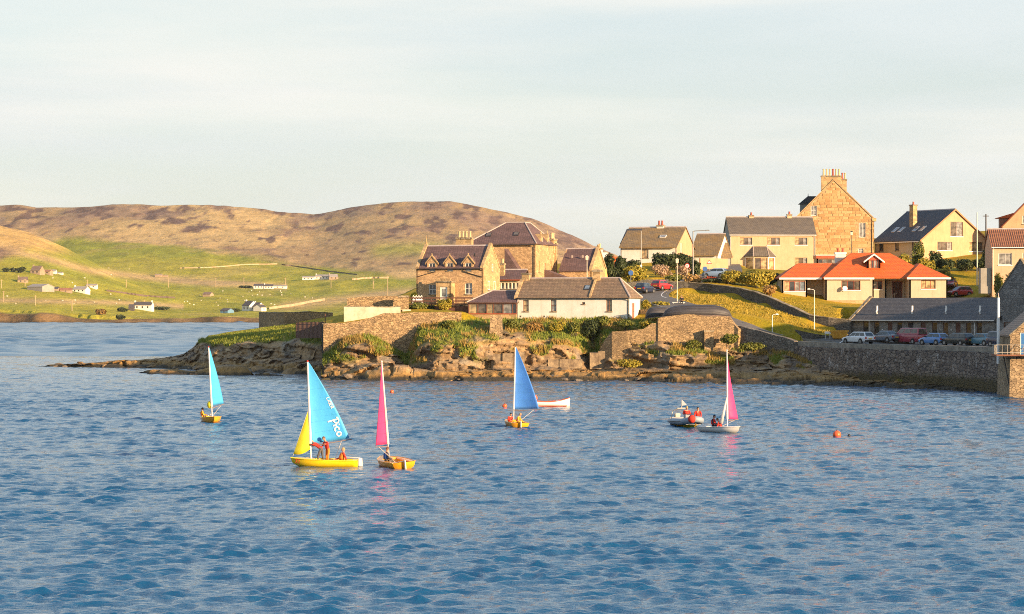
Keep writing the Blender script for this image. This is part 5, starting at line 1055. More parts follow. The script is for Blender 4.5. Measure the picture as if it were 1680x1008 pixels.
def bungalow():
    Y = 345; q = PX(1283, 500, Y); r = thing('red_roof_bungalow', 'cream bungalow with a bright red tiled hip roof and dormer', 'bungalow', P(1283, 500, Y)); ze = q.z(457.5); zp = q.z(493)
    def w3(u0, v0, u1, v1, g=None, n=3): return ('w',) + q.r(u0, v0, u1, v1) + (M_RPAINT, g or [G_ROOM, G_DARK, G_ROOM], n, 1, M_WPAINT)
    def sh(it, dx): return (it[0], it[1] - dx) + tuple(it[2:])
    def seg(ua, ub, y, items, zt=ze):
        xa, xb = q.x(ua), q.x(ub); facade(r, rect(xb - xa, zt, zp), [sh(i, xa) for i in items], M_CREAM2, (xa, y, 0), 0); wallpoly(r, 'plinth', rect(xb - xa, zp, -1.2), [], M_ASHL, (xa, y - .05, 0), 0)
    def side(u, ya, yb, face):  # side wall at column u
        x = q.x(u); L = abs(yb - ya)
        if face > 0: wallpoly(r, 'wall', rect(L, ze, -1.2), [], M_CREAM2, (x, ya, 0), R(90))
        else: wallpoly(r, 'wall', rect(L, ze, -1.2), [], M_CREAM2, (x, yb, 0), R(-90))
    # left wing with corner window
    seg(1283, 1324, 0, [w3(1287, 461.5, 1321, 478, [G_CREAM, G_DARK, G_GREY, G_SKYL], 4)]); side(1283, 0, 7, -1); side(1324, 0, 3, 1); seg(1324, 1353, 2.6, [])
    seg(1353, 1432, -.9, [w3(1379, 461, 1410, 476.5)]); side(1353, -.9, 3, -1); side(1432, -.9, 1.0, 1)
    seg(1432, 1456, 1.0, [w3(1434.5, 461, 1449.5, 475, [G_GREY, G_DARK], 2)]); seg(1456, 1488, 2.2, [('d',) + (q.x(1467.5), zp + .05) + (q.x(1484.5) - q.x(1467.5), q.z(461.5) - zp - .05) + (M_BRN, M_RPAINT)]); side(1456, 1.0, 2.2, 1)
    seg(1488, 1550, -2.2, [w3(1507, 460.5, 1530.5, 474.5, [G_CREAM, G_CREAM, G_CREAM], 3)]); side(1488, -2.2, 2.4, -1); side(1550, -2.2, 8, 1)
    X = q.x
    MB().box(X(1285), X(1548), 8.4, 8.6, 0, ze).build('back_wall', M_CREAM2, r)
    hip_roof(r, X(1283), X(1372), .0, 7.6, ze, q.z(431.5), M_REDT, X(1314), X(1385), oh=.45, ridge=None)
    m = hip_roof(r, X(1353), X(1530), -.9, 10.2, ze + .02, q.z(414), M_REDT, X(1404), X(1468), oh=.4, ridge=None)
    hip_roof(r, X(1488), X(1550), -2.2, 7.6, ze - .03, q.z(432), M_REDT, X(1512), X(1512) + .001, oh=.45, ridge=None, ry=1.6, ry1=5.2)
    for (a, b, y) in ((1278, 1348, -.47), (1350, 1432, -1.32), (1483, 1554, -2.67)): MB().box(X(a), X(b), y - .05, y, ze - .12, ze + .14).build('gutter', M_WPAINT, r)
    MB().box(X(1432), X(1487), -.8, -.2, ze - .1, ze + .1).build('porch_canopy', M_WPAINT, r)
    # dormer
    xa, xb = X(1424.5), X(1446); zb, zt = q.z(444.5), q.z(425.5); yd = .9
    facade(r, [(0, zb), (xb - xa, zb), (xb - xa, zt), ((xb - xa) / 2, q.z(418.5)), (0, zt)], [('w', .22, zb + .2, xb - xa - .44, zt - zb - .3, M_RPAINT, [G_CREAM, G_DARK, G_GREY, G_ROOM], 4, 1, M_WPAINT)], M_RPAINT, (xa, yd, 0), 0, name='dormer')
    for x0, a in ((xa, -90), (xb, 90)): wallpoly(r, 'dormer_cheek', rect(2.6, zt, zb), [], M_RPAINT, (x0, yd + 2.6 if a < 0 else yd, 0), R(a))
    gable_roof_y(r, xa, xb, yd, yd + 3.6, zt, q.z(417.5), M_REDT, oh=.55, og=.25, th=.1, ridge=None, name='dormer_roof', barge=M_WPAINT)
    chimney(r, X(1389.5), 7.0, q.z(440), q.z(412.5), 1.5, 1.0, M_WHITE, 2, M_REDPOT, poth=.6, cap=M_WPAINT)
    # satellite dish and steps
    MB().tube([(X(1384), -1.05, q.z(479)), (X(1384), -1.35, q.z(475))], .03, 5).build('dish_arm', M_WPAINT, r); MB().tube([(X(1384), -1.4, q.z(474)), (X(1384), -1.5, q.z(473.5))], [.3, .36], 12).build('satellite_dish', M_WPAINT, r)
    MB().box(X(1458), X(1488), -1.8, 2.2, zp - .6, zp).build('porch_step', M_TERRA, r)
    for x in (X(1461.5), X(1464.5)): MB().tube([(x, -1.7, zp), (x, -1.7, zp + .8), (x + .35, -1.7, zp + 1.0)], .04, 6).build('handrail', M_BLKP, r)
bungalow()

def dark_roof_house():
    Y = 418; rot = R(30); q = PX(1511, 432, Y, rot); r = thing('dark_roof_house', 'big peach gabled house with a blue black slate roof and skylights', 'house', P(1511, 432, Y), rot)
    W, D = q.x(1634), 12.6; ze, zr = q.z(393), q.z(343)
    def ww(u0, v0, u1, v1, g, n): return ('w',) + q.r(u0, v0, u1, v1) + (M_BPAINT, g, n, 1, M_WPAINT)
    facade(r, [(0, -1.5), (W, -1.5), (W, ze), (W / 2, zr), (0, ze)], [ww(1565, 363, 1588, 387, [G_ROOM, G_GREY], 2), ww(1541, 396.5, 1568, 410.5, [G_ROOM, G_ROOM, G_GREY], 3), ww(1600, 396, 1625, 411, [G_CREAM, G_CREAM, G_ROOM], 3)], M_PEACH, name='gable')
    facade(r, rect(D, ze, -1.5), [('w', 1.5, q.z(411), 1.2, 1.7, M_BPAINT, G_DARK, 1, 1), ('w', 5.5, q.z(410), 1.2, 1.5, M_BPAINT, G_DARK, 1, 1), ('w', 9.8, q.z(410), 1.2, 1.5, M_BPAINT, G_DARK, 1, 1)][:0] or [('w', 1.2, q.z(410), 1.2, 1.5, M_BPAINT, G_DARK, 1, 1), ('w', 5.6, q.z(410), 1.1, 1.5, M_BPAINT, G_DARK, 1, 1), ('w', 10.2, q.z(410), 1.2, 1.6, M_BPAINT, G_DARK, 1, 1)], M_CREAM2, (0, D, 0), R(-90))
    wallpoly(r, 'wall', rect(D, ze, -1.5), [], M_PEACH, (W, 0, 0), R(90)); wallpoly(r, 'gable', [(0, -1.5), (W, -1.5), (W, ze), (W / 2, zr), (0, ze)], [], M_PEACH, (W, D, 0), R(180))
    gable_roof_y(r, 0, W, 0, D, ze, zr, M_SLATEB, oh=.4, og=.3, barge=M_TERRA)
    MB().box(-.52, -.4, 0, D, ze - .45, ze - .3).build('gutter', M_WPAINT, r)
    sl = (zr - ze) / (W / 2); pit = math.atan(sl)
    x = W * .24; chimney(r, x, 6.4, ze + .6, q.z(333), .9, 1.0, M_ASHL, 1, M_REDPOT, poth=.5)
    for (fx, y) in ((.17, 10.0), (.17, 8.3), (.17, 4.4), (.17, 2.6)):
        xx = W * fx * 1.0; f = MB().box(-.75, .75, -.42, .42, -.05, .07).build('skylight', M_WPAINT, r, (xx, y, ze + sl * xx + .16 / math.cos(pit) * .9), rot=(0, -pit, 0)); MB().box(-.66, .66, -.34, .34, .072, .08).build('pane', G_SKYL, f)
dark_roof_house()
def right_houses():
    Y = 340; q = PX(1627.5, 470, Y, R(-4)); 
    def ww(u0, v0, u1, v1): return ('w',) + q.r(u0, v0, u1, v1) + (M_WPAINT, [G_GREY, G_GREY], 2, 1, M_WPAINT)
    r, q, W, ze, zr = simple_house('salmon_house', 'salmon house with brown pantiles and white windows at the right edge', 1627.5, 1760, 470, 405, 376, Y, R(-4), 8, M_PINK, M_BRNT, [ww(1638, 415.5, 1659.5, 435), ww(1677, 415, 1700, 435)], oh=.3, gutter_m=M_WPAINT)
    MB().box(-1.5, -.05, .4, 3, -1, q.z(440)).build('lean_to', M_GREYR, r)
    Y = 420; q = PX(1644, 400, Y, R(-8)); r = thing('peach_gable_house', 'peach gabled house with a red roof at the upper right edge', 'house', P(1644, 400, Y), R(-8)); W = 9.4; ze, zr = q.z(373), q.z(327)
    facade(r, [(0, -3), (W, -3), (W, ze), (W / 2, zr), (0, ze)], [('w',) + q.r(1676, 354, 1688, 368) + (M_WPAINT, G_GREY, 2, 1)], M_PEACH, name='gable'); wallpoly(r, 'wall', rect(9, ze, -3), [], M_PEACH, (0, 9, 0), R(-90)); wallpoly(r, 'wall', rect(9, ze, -3), [], M_PEACH, (W, 0, 0), R(90))
    gable_roof_y(r, 0, W, .1, 9, ze, zr, M_REDT, oh=.1, og=0, barge=None)
    f = MB().box(-.3, 2.4, 2.5, 5, ze - .5, q.z(357)).build('dormer', M_BPAINT, r); MB().prism([(-1.0, 2.2, q.z(357.5)), (3.0, 2.2, q.z(357.5)), (3.0, 2.2, q.z(349)), (2.0, 2.2, q.z(349))], (0, 3.2, 0)).build('dormer_roof', M_REDT, f)
right_houses()

# ================================================================ QUAYSIDE BUILDINGS
def motel():
    rot = R(-43); Y = 326; q = PX(1397, 568, 317, rot); r = thing('motel_block', 'long low stone block with many narrow windows behind the parked cars', 'building', P(1397, 566.5, Y), rot); r.location.z = ZQ
    W = 22.2; D = 9.0; ze, zr = 2.95, 5.6
    it = []; k = W / (1601 - 1397)
    def X(u): return (u - 1397) * k
    for u in (1414.5, 1430.5, 1464, 1479.5, 1513.5, 1529, 1561, 1575.5): it.append(('w', X(u), 1.05, X(7.2 + 1397), 1.45, M_BPAINT, G_DARK, 1, 1))
    for u in (1450, 1497.5, 1546.5): it.append(('d', X(u), .02, .75, 2.5, M_BRN, M_BPAINT))
    facade(r, rect(W, ze, -.2), it, M_MOTEL); gp = [(0, -.2), (D, -.2), (D, ze), (D / 2, zr), (0, ze)]
    facade(r, gp, [('w', 4.6, 1.1, .5, .5, M_WPAINT, G_GREY, 1, 1)], M_GREYR, (W, 0, 0), R(90), name='gable'); wallpoly(r, 'gable', gp, [], M_WGREY, (0, D, 0), R(-90)); wallpoly(r, 'wall', rect(W, ze, -.2), [], M_GREYR, (W, D, 0), R(180))
    gable_roof(r, .15, W, 0, D, ze, zr, M_SLATEM, oh=.45, og=.1, ridge=None)
    skew(r, [(.0, -.7, ze - .4), (.0, D / 2, zr + .22), (.0, D + .4, ze - .1)], .22, M_COPE, .22); MB().box(-.28, .25, -.95, -.05, -.2, ze - .05).build('end_pier', M_WGREY, r)
    gutter(r, .2, W + .1, -.45, ze - .12, M_WPAINT, .1, [X(1426), X(1574)])
    for u in (1429, 1480, 1528, 1575):
        f = MB(); x = X(u); f.tube([(x, .9, ze + .6), (x, .75, ze + .95), (x, .9, ze + 1.2), (x, .9, ze + 1.75)], [.09, .1, .13, .13], 8); f.build('flue', M_WPAINT, r)
    for u in (1443, 1492, 1541): MB().ball((X(u), -.08, 1.55), .1, 8, 6).build('wall_lamp', M_WPAINT, r)
M_SLATEM = tiles('grey slate', (.105, .098, .098), (.07, .066, .07), .3, .4, stain=(.13, .115, .10))
M_MOTEL = masonry('pale grey stone facing', (.30, .28, .25), (.22, .21, .19), (.14, .13, .12), 2.6, 4.6, depth=.03)
motel()
def warehouse():
    rot = R(-60); q = P(1637.5, 580, 268); r = thing('stone_warehouse', 'tall grey stone warehouse gable in shade at the right edge', 'warehouse', (q.x, q.y, ZQ), rot); W, D = 7.2, 15.0; ze, zr = 5.9, 9.5
    it = [('w', 4.3, 4.9, .55, .95, M_BPAINT, G_DARK, 1, 1), ('w', 4.3, 2.5, .55, .9, M_BPAINT, G_DARK, 1, 1), ('w', .9, 1.3, 1.1, 1.5, M_BPAINT, G_DARK, 1, 1)]
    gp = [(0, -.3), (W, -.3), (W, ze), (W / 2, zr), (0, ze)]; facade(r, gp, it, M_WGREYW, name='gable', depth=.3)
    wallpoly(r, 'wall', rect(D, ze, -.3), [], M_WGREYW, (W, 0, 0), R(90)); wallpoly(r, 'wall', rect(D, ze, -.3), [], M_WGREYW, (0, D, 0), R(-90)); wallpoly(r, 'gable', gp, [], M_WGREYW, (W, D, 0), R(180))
    gable_roof_y(r, 0, W, .25, D, ze, zr, M_TERR2, oh=.15, og=0, ridge=M_LICHR)
    for (a, b) in (((-.2, .05, ze - .2), (W / 2, .05, zr + .05)), ((W + .2, .05, ze - .2), (W / 2, .05, zr + .05))): 
        a, b = Vector(a), Vector(b); MB().prism([a + Vector((0, -.12, 0)), b + Vector((0, -.12, 0)), b + Vector((0, -.12, .2)), a + Vector((0, -.12, .2))], (0, .36, 0)).build('skew', M_COPE, r)
    MB().box(.35, .6, -.3, 0, 3.0, 3.5).build('wall_box', M_BLKP, r)
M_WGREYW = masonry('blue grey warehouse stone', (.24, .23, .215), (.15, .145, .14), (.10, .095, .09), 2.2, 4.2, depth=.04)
M_TERR2 = tiles('weathered stone slates', (.30, .20, .14), (.22, .15, .11), .3, .4, stain=(.34, .23, .15)); M_LICHR = plain('lichened ridge', (.36, .22, .07), (.25, .15, .05), 3, .8)
warehouse()
# neighbouring waterfront stores that run on along the quay to the right
def store(name, label, x, y, rot, W, D, ze, zr, wall, roof):
    r = thing(name, label, 'warehouse', (x, y, ZQ - .2), rot); gp = [(0, -.3), (W, -.3), (W, ze), (W / 2, zr), (0, ze)]
    facade(r, gp, [('w', W * .3, ze * .6, .9, 1.3, M_BPAINT, G_DARK, 1, 2), ('w', W * .62, ze * .6, .9, 1.3, M_BPAINT, G_DARK, 1, 2), ('d', W * .44, 0, 1.1, 2.2, M_BRN, M_BPAINT)], wall, name='gable')
    wallpoly(r, 'wall', rect(D, ze, -.3), [], wall, (W, 0, 0), R(90)); wallpoly(r, 'wall', rect(D, ze, -.3), [], wall, (0, D, 0), R(-90)); wallpoly(r, 'gable', gp, [], wall, (W, D, 0), R(180)); gable_roof_y(r, 0, W, 0, D, ze, zr, roof, oh=.2, og=.1)
store('waterfront_store', 'tall waterfront store standing beyond the right edge of the view', 66, 262, R(-30), 9, 16, 8.5, 13, M_WGREYW, M_SLATEB)
store('waterfront_store', 'second waterfront store beyond the right edge, nearer the water', 60, 244, R(-30), 8, 12, 6.5, 10.0, M_WGREYW, M_SLATE)
store('waterfront_store', 'third waterfront store beyond the right edge, farther inland', 78, 281, R(-30), 10, 18, 9.5, 14, M_SAND, M_SLATEB)
store('waterfront_store', 'fourth waterfront store beyond the right edge, at the hill foot', 92, 300, R(-30), 10, 18, 10, 15, M_SAND, M_SLATEG)
def lodberry():
    Y = 227; a = P(1655.5, 650, Y); rot = R(-4); r = thing('pier_house', 'sunlit rubble pier house with a blue door at the bottom right corner', 'house', (a.x, a.y, 0), rot); k = Y / FPX
    W, D = 5.6, 9.0; zd = zpx(584, Y); ze = zpx(551, Y); zr = zpx(511, Y)
    MB().add(*box_bev(0, W, 0, D, -1.5, zd - .02)).build('pier_base', M_WGOLD2, r)
    xd = (1674 - 1655.5) * k
    facade(r, [(.12, zd), (W - .12, zd), (W - .12, ze), (W / 2, zr), (.12, ze)], [('d', xd, zd + .02, .95, zpx(546, Y) - zd, M_BLUE, M_WPAINT)], M_WGOLD2, (0, .12, 0), 0, name='gable')
    wallpoly(r, 'wall', rect(D - .3, ze, zd), [], M_WGOLD2, (.12, D - .15, 0), R(-90)); wallpoly(r, 'wall', rect(D - .3, ze, zd), [], M_WGOLD2, (W - .12, .15, 0), R(90)); gable_roof_y(r, .12, W - .12, .3, D - .15, ze, zr, M_TERR2, oh=.12, og=0)
    for (p, q_) in (((0, ze - .08), (W / 2, zr + .06)), ((W, ze - .08), (W / 2, zr + .06))): MB().prism([(p[0], -.02, p[1]), (q_[0], -.02, q_[1]), (q_[0], -.02, q_[1] + .16), (p[0], -.02, p[1] + .16)], (0, .4, 0)).build('skew', M_COPE, r)
    # balcony deck with white rails
    dk = MB().box(-1.25, W, -.75, .1, zd - .018, zd + .12).build('balcony_deck', M_RUST, r); MB().box(-1.25, 0, .1, 3.2, zd - .018, zd + .12).build('balcony_deck', M_RUST, r)
    xs = np.arange(-1.2, W, .48)
    for x in xs: MB().box(x - .014, x + .014, -.715, -.685, zd + .12, zd + 1.0).build('baluster', M_RAIL, r)
    for z in (.3, 1.0): MB().box(-1.25, W, -.72, -.68, zd + z, zd + z + .04).build('handrail', M_RAIL, r)
    for y in np.arange(-.2, 3.2, .6): MB().box(-1.22, -1.18, y - .02, y + .02, zd + .12, zd + 1.0).build('baluster', M_RAIL, r)
    MB().box(-1.235, -1.165, -.66, 3.2, zd + 1.0, zd + 1.06).build('handrail', M_RAIL, r)
    MB().tube([(1.0, -.7, zd + .5), (1.75, -.7, zd + 1.35)], .03, 5).build('stair_rail', M_RAIL, r)
    MB().tube([(-.3, 1.5, zd - .1), (.1, .4, .9)], .06, 6).build('bracket', M_BLKP, r)
def box_bev(x0, x1, y0, y1, z0, z1):
    b = .12; return [(x0, y0, z0), (x1, y0, z0), (x1, y1, z0), (x0, y1, z0), (x0 + b, y0 + b, z1), (x1 - b, y0 + b, z1), (x1 - b, y1 - b, z1), (x0 + b, y1 - b, z1)], [(0, 3, 2, 1), (4, 5, 6, 7), (0, 1, 5, 4), (1, 2, 6, 5), (2, 3, 7, 6), (3, 0, 4, 7)]
M_WGOLD2 = masonry('pier rubble', (.40, .29, .165), (.25, .175, .10), (.11, .08, .05), 2.6, 4.6, stain=(.12, .09, .055), depth=.08); M_RAIL = plain('weathered pale rail', (.42, .38, .32), (.33, .29, .24), 4, .7); M_BLUE = plain('blue door paint', (.03, .16, .42), (.025, .13, .34), 3, .5); M_RUST = plain('rusty iron', (.26, .10, .045), (.16, .065, .035), 5, .85)
lodberry()
r = thing('flag_pole', 'thick white pole standing on the quay corner', 'pole', P(1638, 580, 232)); MB().tube([(0, 0, -1.0), (0, 0, 2.2), (0, 0, 5.3)], [.17, .15, .13], 10).build('shaft', M_WPAINT, r); MB().tube([(0, 0, 5.3), (0, 0, 5.75)], [.06, .04], 6).build('tip', M_RIDGE, r)

# ================================================================ PLANTS
def leaf_cloud(mb, blobs, n, size, rg, up=.25):
    """leaf-sized quads through a set of ellipsoids (c, r)"""
    vol = [b[1][0] * b[1][1] * b[1][2] for b in blobs]; tot = sum(vol)
    for b, v in zip(blobs, vol):
        c, r = Vector(b[0]), b[1]
        for _ in range(max(6, int(n * v / tot))):
            while True:
                d = Vector((rg.uniform(-1, 1), rg.uniform(-1, 1), rg.uniform(-1, 1)))
                if .2 < d.length < 1: break
            d = d * (.55 + .45 * rg.random() ** .5 / max(d.length, .6)) if rg.random() < .7 else d
            wob = 1 + .28 * noise.noise(Vector((d.x * 2.3 + c.x, d.y * 2.3 + c.y, d.z * 2.3 + c.z)))
            p = c + Vector((d.x * r[0], d.y * r[1], d.z * r[2])) * wob
            nrm = (d + Vector((rg.uniform(-.8, .8), rg.uniform(-.8, .8), rg.uniform(-.3, 1.0)))).normalized(); t = nrm.orthogonal().normalized(); t = Matrix.Rotation(rg.uniform(0, 6.28), 3, nrm) @ t; bt = nrm.cross(t)
            s = size * rg.uniform(.55, 1.3); mb.add([p - t * s - bt * s * .25, p - bt * s * .65, p + t * s, p + bt * s * .65], [(0, 1, 2, 3)])
def plant(name, label, cat, base, blobs, n, size, mat, rg, trunk=None, group=None, crown='crown', bark=None):
    r = thing(name, label, cat, base, 0, group); mb = MB(); leaf_cloud(mb, blobs, n, size, rg); mb.build(crown, mat, r, fix=False)
    if trunk:
        h, rad = trunk; t = MB(); t.tube([(0, 0, -.3), (.05, 0, h * .4), (-.05, .05, h * .75), (0, 0, h)], [rad * 1.25, rad, rad * .75, rad * .5], 7); 
        for b in blobs[:6]: t.tube([(0, 0, h * .55), tuple(Vector(b[0]) * .6 + Vector((0, 0, h * .25))), b[0]], [rad * .5, rad * .3, rad * .12], 5)
        t.build('trunk', bark or M_BARK, r, fix=False)
    else:
        t = MB()
        for k in range(5):
            b = blobs[k % len(blobs)]; c = Vector(b[0]); t.tube([(c.x * .6 + rg.uniform(-.2, .2), c.y * .6, -.3), (c.x, c.y, c.z)], [.05, .02], 5)
        t.build('stems', M_BARK, r, fix=False)['kind'] = 'stuff'
    return r
M_BARK = plain('bark', (.10, .075, .055), (.055, .042, .032), 6, .95, .03, 20)
M_LDARK = leafmat('dark evergreen leaves', (.028, .045, .010), (.055, .075, .015)); M_LMID = leafmat('mid green leaves', (.10, .13, .014), (.21, .20, .026)); M_LYEL = leafmat('yellow green leaves', (.22, .21, .015), (.46, .34, .035)); M_LRUST = leafmat('russet leaves', (.36, .19, .045), (.22, .15, .03)); M_LFLOW = leafmat('pale blossom', (.60, .42, .27), (.36, .24, .13)); M_LSTRAW = leafmat('straw stems', (.50, .30, .09), (.34, .2, .06))
rg = random.Random(31)
def blobs_for(w_, h_, d_, k, rg, lift=.0):
    out_ = [((0, 0, h_ * .5 + lift), (w_ * .38, d_ * .38, h_ * .42))]
    for _ in range(k):
        a = rg.uniform(0, 6.28); out_.append(((math.cos(a) * w_ * rg.uniform(.15, .36), math.sin(a) * d_ * rg.uniform(.1, .34), lift + h_ * rg.uniform(.3, .75)), (w_ * rg.uniform(.14, .24), d_ * rg.uniform(.14, .24), h_ * rg.uniform(.16, .28))))
    return out_
def px_plant(name, label, cat, u0, u1, vb, vt, Y, mat, n, size, k=6, trunk=None, group=None, d_=None, ground_z=False):
    W_ = (u1 - u0) * Y / FPX; H_ = (vb - vt) * Y / FPX; b = P((u0 + u1) / 2, vb, Y)
    if ground_z: 
        z = gz(b.x, b.y); H_ += b.z - z; b.z = z
    return plant(name, label, cat, b, blobs_for(W_, H_, d_ or W_ * .8, k, rg), n, size, mat, rg, trunk, group)
px_plant('evergreen_tree', 'dark evergreen tree right of the slate wing gable', 'tree', 984, 1012, 462, 411, 352, M_LDARK, 2600, .2, 9, (1.8, .16), ground_z=True)
px_plant('evergreen_tree', 'dark evergreen tree between the slate wing and the white house', 'tree', 1003, 1032, 460, 415, 356, M_LDARK, 2200, .2, 9, (1.6, .15), ground_z=True)
px_plant('evergreen_tree', 'low dark evergreen in front of the white house wall', 'tree', 1022, 1052, 452, 424, 368, M_LDARK, 1500, .2, 7, (1.2, .14), ground_z=True)
px_plant('evergreen_tree', 'broad dark clipped evergreen left of the tall street lamp', 'tree', 1064, 1112, 450, 413, 372, M_LDARK, 3200, .2, 10, (1.4, .18), ground_z=True)
px_plant('evergreen_tree', 'dark evergreen right behind the tall street lamp post', 'tree', 1102, 1141, 452, 414, 373, M_LDARK, 2600, .2, 9, (1.4, .18), ground_z=True)
px_plant('evergreen_tree', 'small dark tree between the lamp post and the triangular sign', 'tree', 1126, 1152, 462, 422, 366, M_LDARK, 1500, .2, 8, (1.4, .14), ground_z=True)
px_plant('golden_shrub', 'bright yellow green shrub behind the dark blue car', 'shrub', 1014, 1068, 464, 432, 352, M_LYEL, 2600, .17, 9, ground_z=True)
px_plant('blossom_shrub', 'pale blossoming shrub behind the two parked cars', 'shrub', 1066, 1104, 458, 432, 360, M_LFLOW, 1500, .13, 8, ground_z=True)
px_plant('blossom_shrub', 'pale blossoming shrub around the round road sign', 'shrub', 1104, 1134, 458, 432, 362, M_LFLOW, 800, .13, 7, ground_z=True)
px_plant('hedge_shrub', 'clipped green shrub beside the red parked car', 'shrub', 1088, 1120, 466, 449, 351, M_LMID, 1100, .13, 6, ground_z=True)
px_plant('straw_shrub', 'tawny dry shrub above the curving wall near the blue disc sign', 'shrub', 1118, 1158, 468, 449, 350, M_LSTRAW, 1300, .15, 7, ground_z=True)
px_plant('wall_shrub', 'yellow green bush on the curving wall below the cream house', 'shrub', 1176, 1226, 488, 441, 346, M_LYEL, 3600, .18, 9, ground_z=True)
px_plant('wall_shrub', 'yellow green bush left of the red roofed bungalow', 'shrub', 1215, 1268, 490, 440, 345, M_LYEL, 3600, .18, 9, ground_z=True)
px_plant('wall_shrub', 'dark green bush at the bungalow left corner', 'shrub', 1243, 1282, 482, 446, 352, M_LDARK, 1900, .18, 8, ground_z=True)
px_plant('wall_shrub', 'dark low bush hanging over the curving wall', 'shrub', 1148, 1192, 480, 457, 347, M_LDARK, 1500, .16, 7, ground_z=True)
px_plant('straw_shrub', 'tawny dry stalks beside the bungalow bay window', 'shrub', 1246, 1276, 498, 466, 341, M_LSTRAW, 1200, .14, 7, ground_z=True)
px_plant('garden_tree', 'airy light green sapling left of the peach gable house front', 'tree', 1492, 1518, 432, 393, 368, M_LMID, 900, .2, 9, (2.2, .08), ground_z=True)
px_plant('garden_tree', 'dark spiky sapling below the peach gable house windows', 'tree', 1521, 1545, 438, 408, 366, M_LDARK, 800, .2, 8, (1.6, .08), ground_z=True)
px_plant('garden_shrub', 'yellow green shrub behind the right hip of the red roof', 'shrub', 1464, 1502, 440, 411, 362, M_LYEL, 1700, .19, 8, ground_z=True)
px_plant('garden_shrub', 'yellow green shrub higher above the bungalow right wing', 'shrub', 1500, 1540, 452, 420, 361, M_LYEL, 1700, .19, 8, ground_z=True)
px_plant('garden_shrub', 'yellow green shrub at the far end of the red bungalow roof', 'shrub', 1528, 1566, 466, 436, 358, M_LYEL, 1500, .19, 8, ground_z=True)
px_plant('garden_shrub', 'small green shrub by the two red cars', 'shrub', 1548, 1572, 474, 452, 356, M_LMID, 900, .17, 6, ground_z=True)
for (a, b, lab) in ((1534, 1572, 'left end of the dark garden hedge below the peach gable house'), (1562, 1602, 'middle of the dark garden hedge below the peach gable house'), (1594, 1630, 'right end of the dark garden hedge beside the salmon house')):
    px_plant('garden_hedge', lab, 'hedge', a, b, 452, 423, 366, M_LDARK, 1900, .18, 8, ground_z=True)
px_plant('climbing_shrub', 'dark shrub against the salmon house left corner', 'shrub', 1606, 1629, 440, 400, 360, M_LDARK, 1300, .18, 8, ground_z=True)
px_plant('rose_shrub', 'leafy shrub with pale flowers below the salmon house', 'shrub', 1628, 1650, 486, 444, 333, M_LMID, 1700, .16, 8, ground_z=True)
px_plant('rose_shrub', 'leafy shrub rising behind the warehouse gable slope', 'shrub', 1644, 1668, 478, 440, 331, M_LMID, 1300, .16, 7, ground_z=True)
px_plant('lodge_shrub', 'low green shrub under the brown deck rail', 'shrub', 669, 702, 513, 495, 303.5, M_LMID, 1300, .13, 7)
px_plant('lodge_shrub', 'round russet green bush before the lodge porch', 'shrub', 712, 746, 511, 489, 303, M_LYEL, 1900, .12, 8)
px_plant('lodge_shrub', 'dark shrub between the round bush and the sun room', 'shrub', 742, 770, 513, 500, 304, M_LDARK, 900, .13, 6)
px_plant('lodge_shrub', 'dark shrub left of the round bush by the lodge', 'shrub', 698, 716, 512, 500, 304, M_LDARK, 700, .13, 6)
px_plant('lodge_shrub', 'small green shrub at the lodge left corner', 'shrub', 672, 684, 500, 478, 312, M_LMID, 600, .14, 6)
px_plant('cliff_shrub', 'golden green shrub right of the white cottage door', 'shrub', 1050, 1068, 508, 490, 302, M_LYEL, 800, .12, 6)
px_plant('cliff_shrub', 'low green weeds left of the upturned boats', 'shrub', 1066, 1106, 508, 493, 305, M_LYEL, 1000, .12, 7)
px_plant('cliff_shrub', 'green ivy on the wall under the upturned boat', 'shrub', 1120, 1152, 575, 556, 286.0, M_LMID, 1100, .13, 7, d_=1.0)
px_plant('cliff_shrub', 'bright green bush at the foot of the road ramp wall', 'shrub', 1180, 1216, 566, 546, 284.5, M_LMID, 1500, .13, 8, d_=1.8)
px_plant('cliff_shrub', 'low green growth along the ramp wall foot', 'shrub', 1206, 1262, 576, 560, 282.5, M_LMID, 1500, .13, 8, d_=1.4)
px_plant('cliff_shrub', 'dark ivy filling the cliff gully right of the cottage', 'shrub', 952, 988, 560, 520, 293.5, M_LDARK, 2200, .13, 9, d_=2.0)
px_plant('cliff_shrub', 'green bush at the top of the dark cliff gully', 'shrub', 972, 1006, 538, 516, 294.5, M_LMID, 1300, .13, 8, d_=2.0)
px_plant('cliff_shrub', 'ivy clump on the golden wall left of the upturned boat', 'shrub', 1066, 1092, 568, 536, 288.6, M_LMID, 1200, .13, 8, d_=1.2)
px_plant('cliff_shrub', 'bushy grass crest on the knoll beside the golden wall', 'shrub', 716, 752, 540, 524, 291.5, M_LMID, 1000, .12, 7, d_=2.0)
for i, (a, b, vb, vt, m_, lab) in enumerate(((826, 858, 545, 522, M_LMID, 'green weeds below the left corner of the white cottage'), (856, 896, 546, 524, M_LRUST, 'russet weeds below the left cottage window'), (894, 930, 548, 526, M_LYEL, 'yellow weeds below the middle of the white cottage'), (926, 958, 548, 526, M_LMID, 'green weeds left of the dark cliff gully'), (1004, 1044, 540, 522, M_LMID, 'green weeds below the cottage end door'), (1000, 1042, 562, 545, M_LRUST, 'russet weeds on the rock right of the gully'), (1040, 1084, 544, 524, M_LYEL, 'yellow green weeds on the wall top left of the upturned boat'), (1008, 1060, 606, 588, M_LYEL, 'low yellow weed patch on the shore ledge below the golden wall'))):
    px_plant('cliff_weeds', lab, 'weeds', a, b, vb, vt, (291.5, 291.5, 291.5, 291.5, 291.5, 289.5, 288.8, 284.5)[i], m_, 1300, .12, 8, d_=2.2)

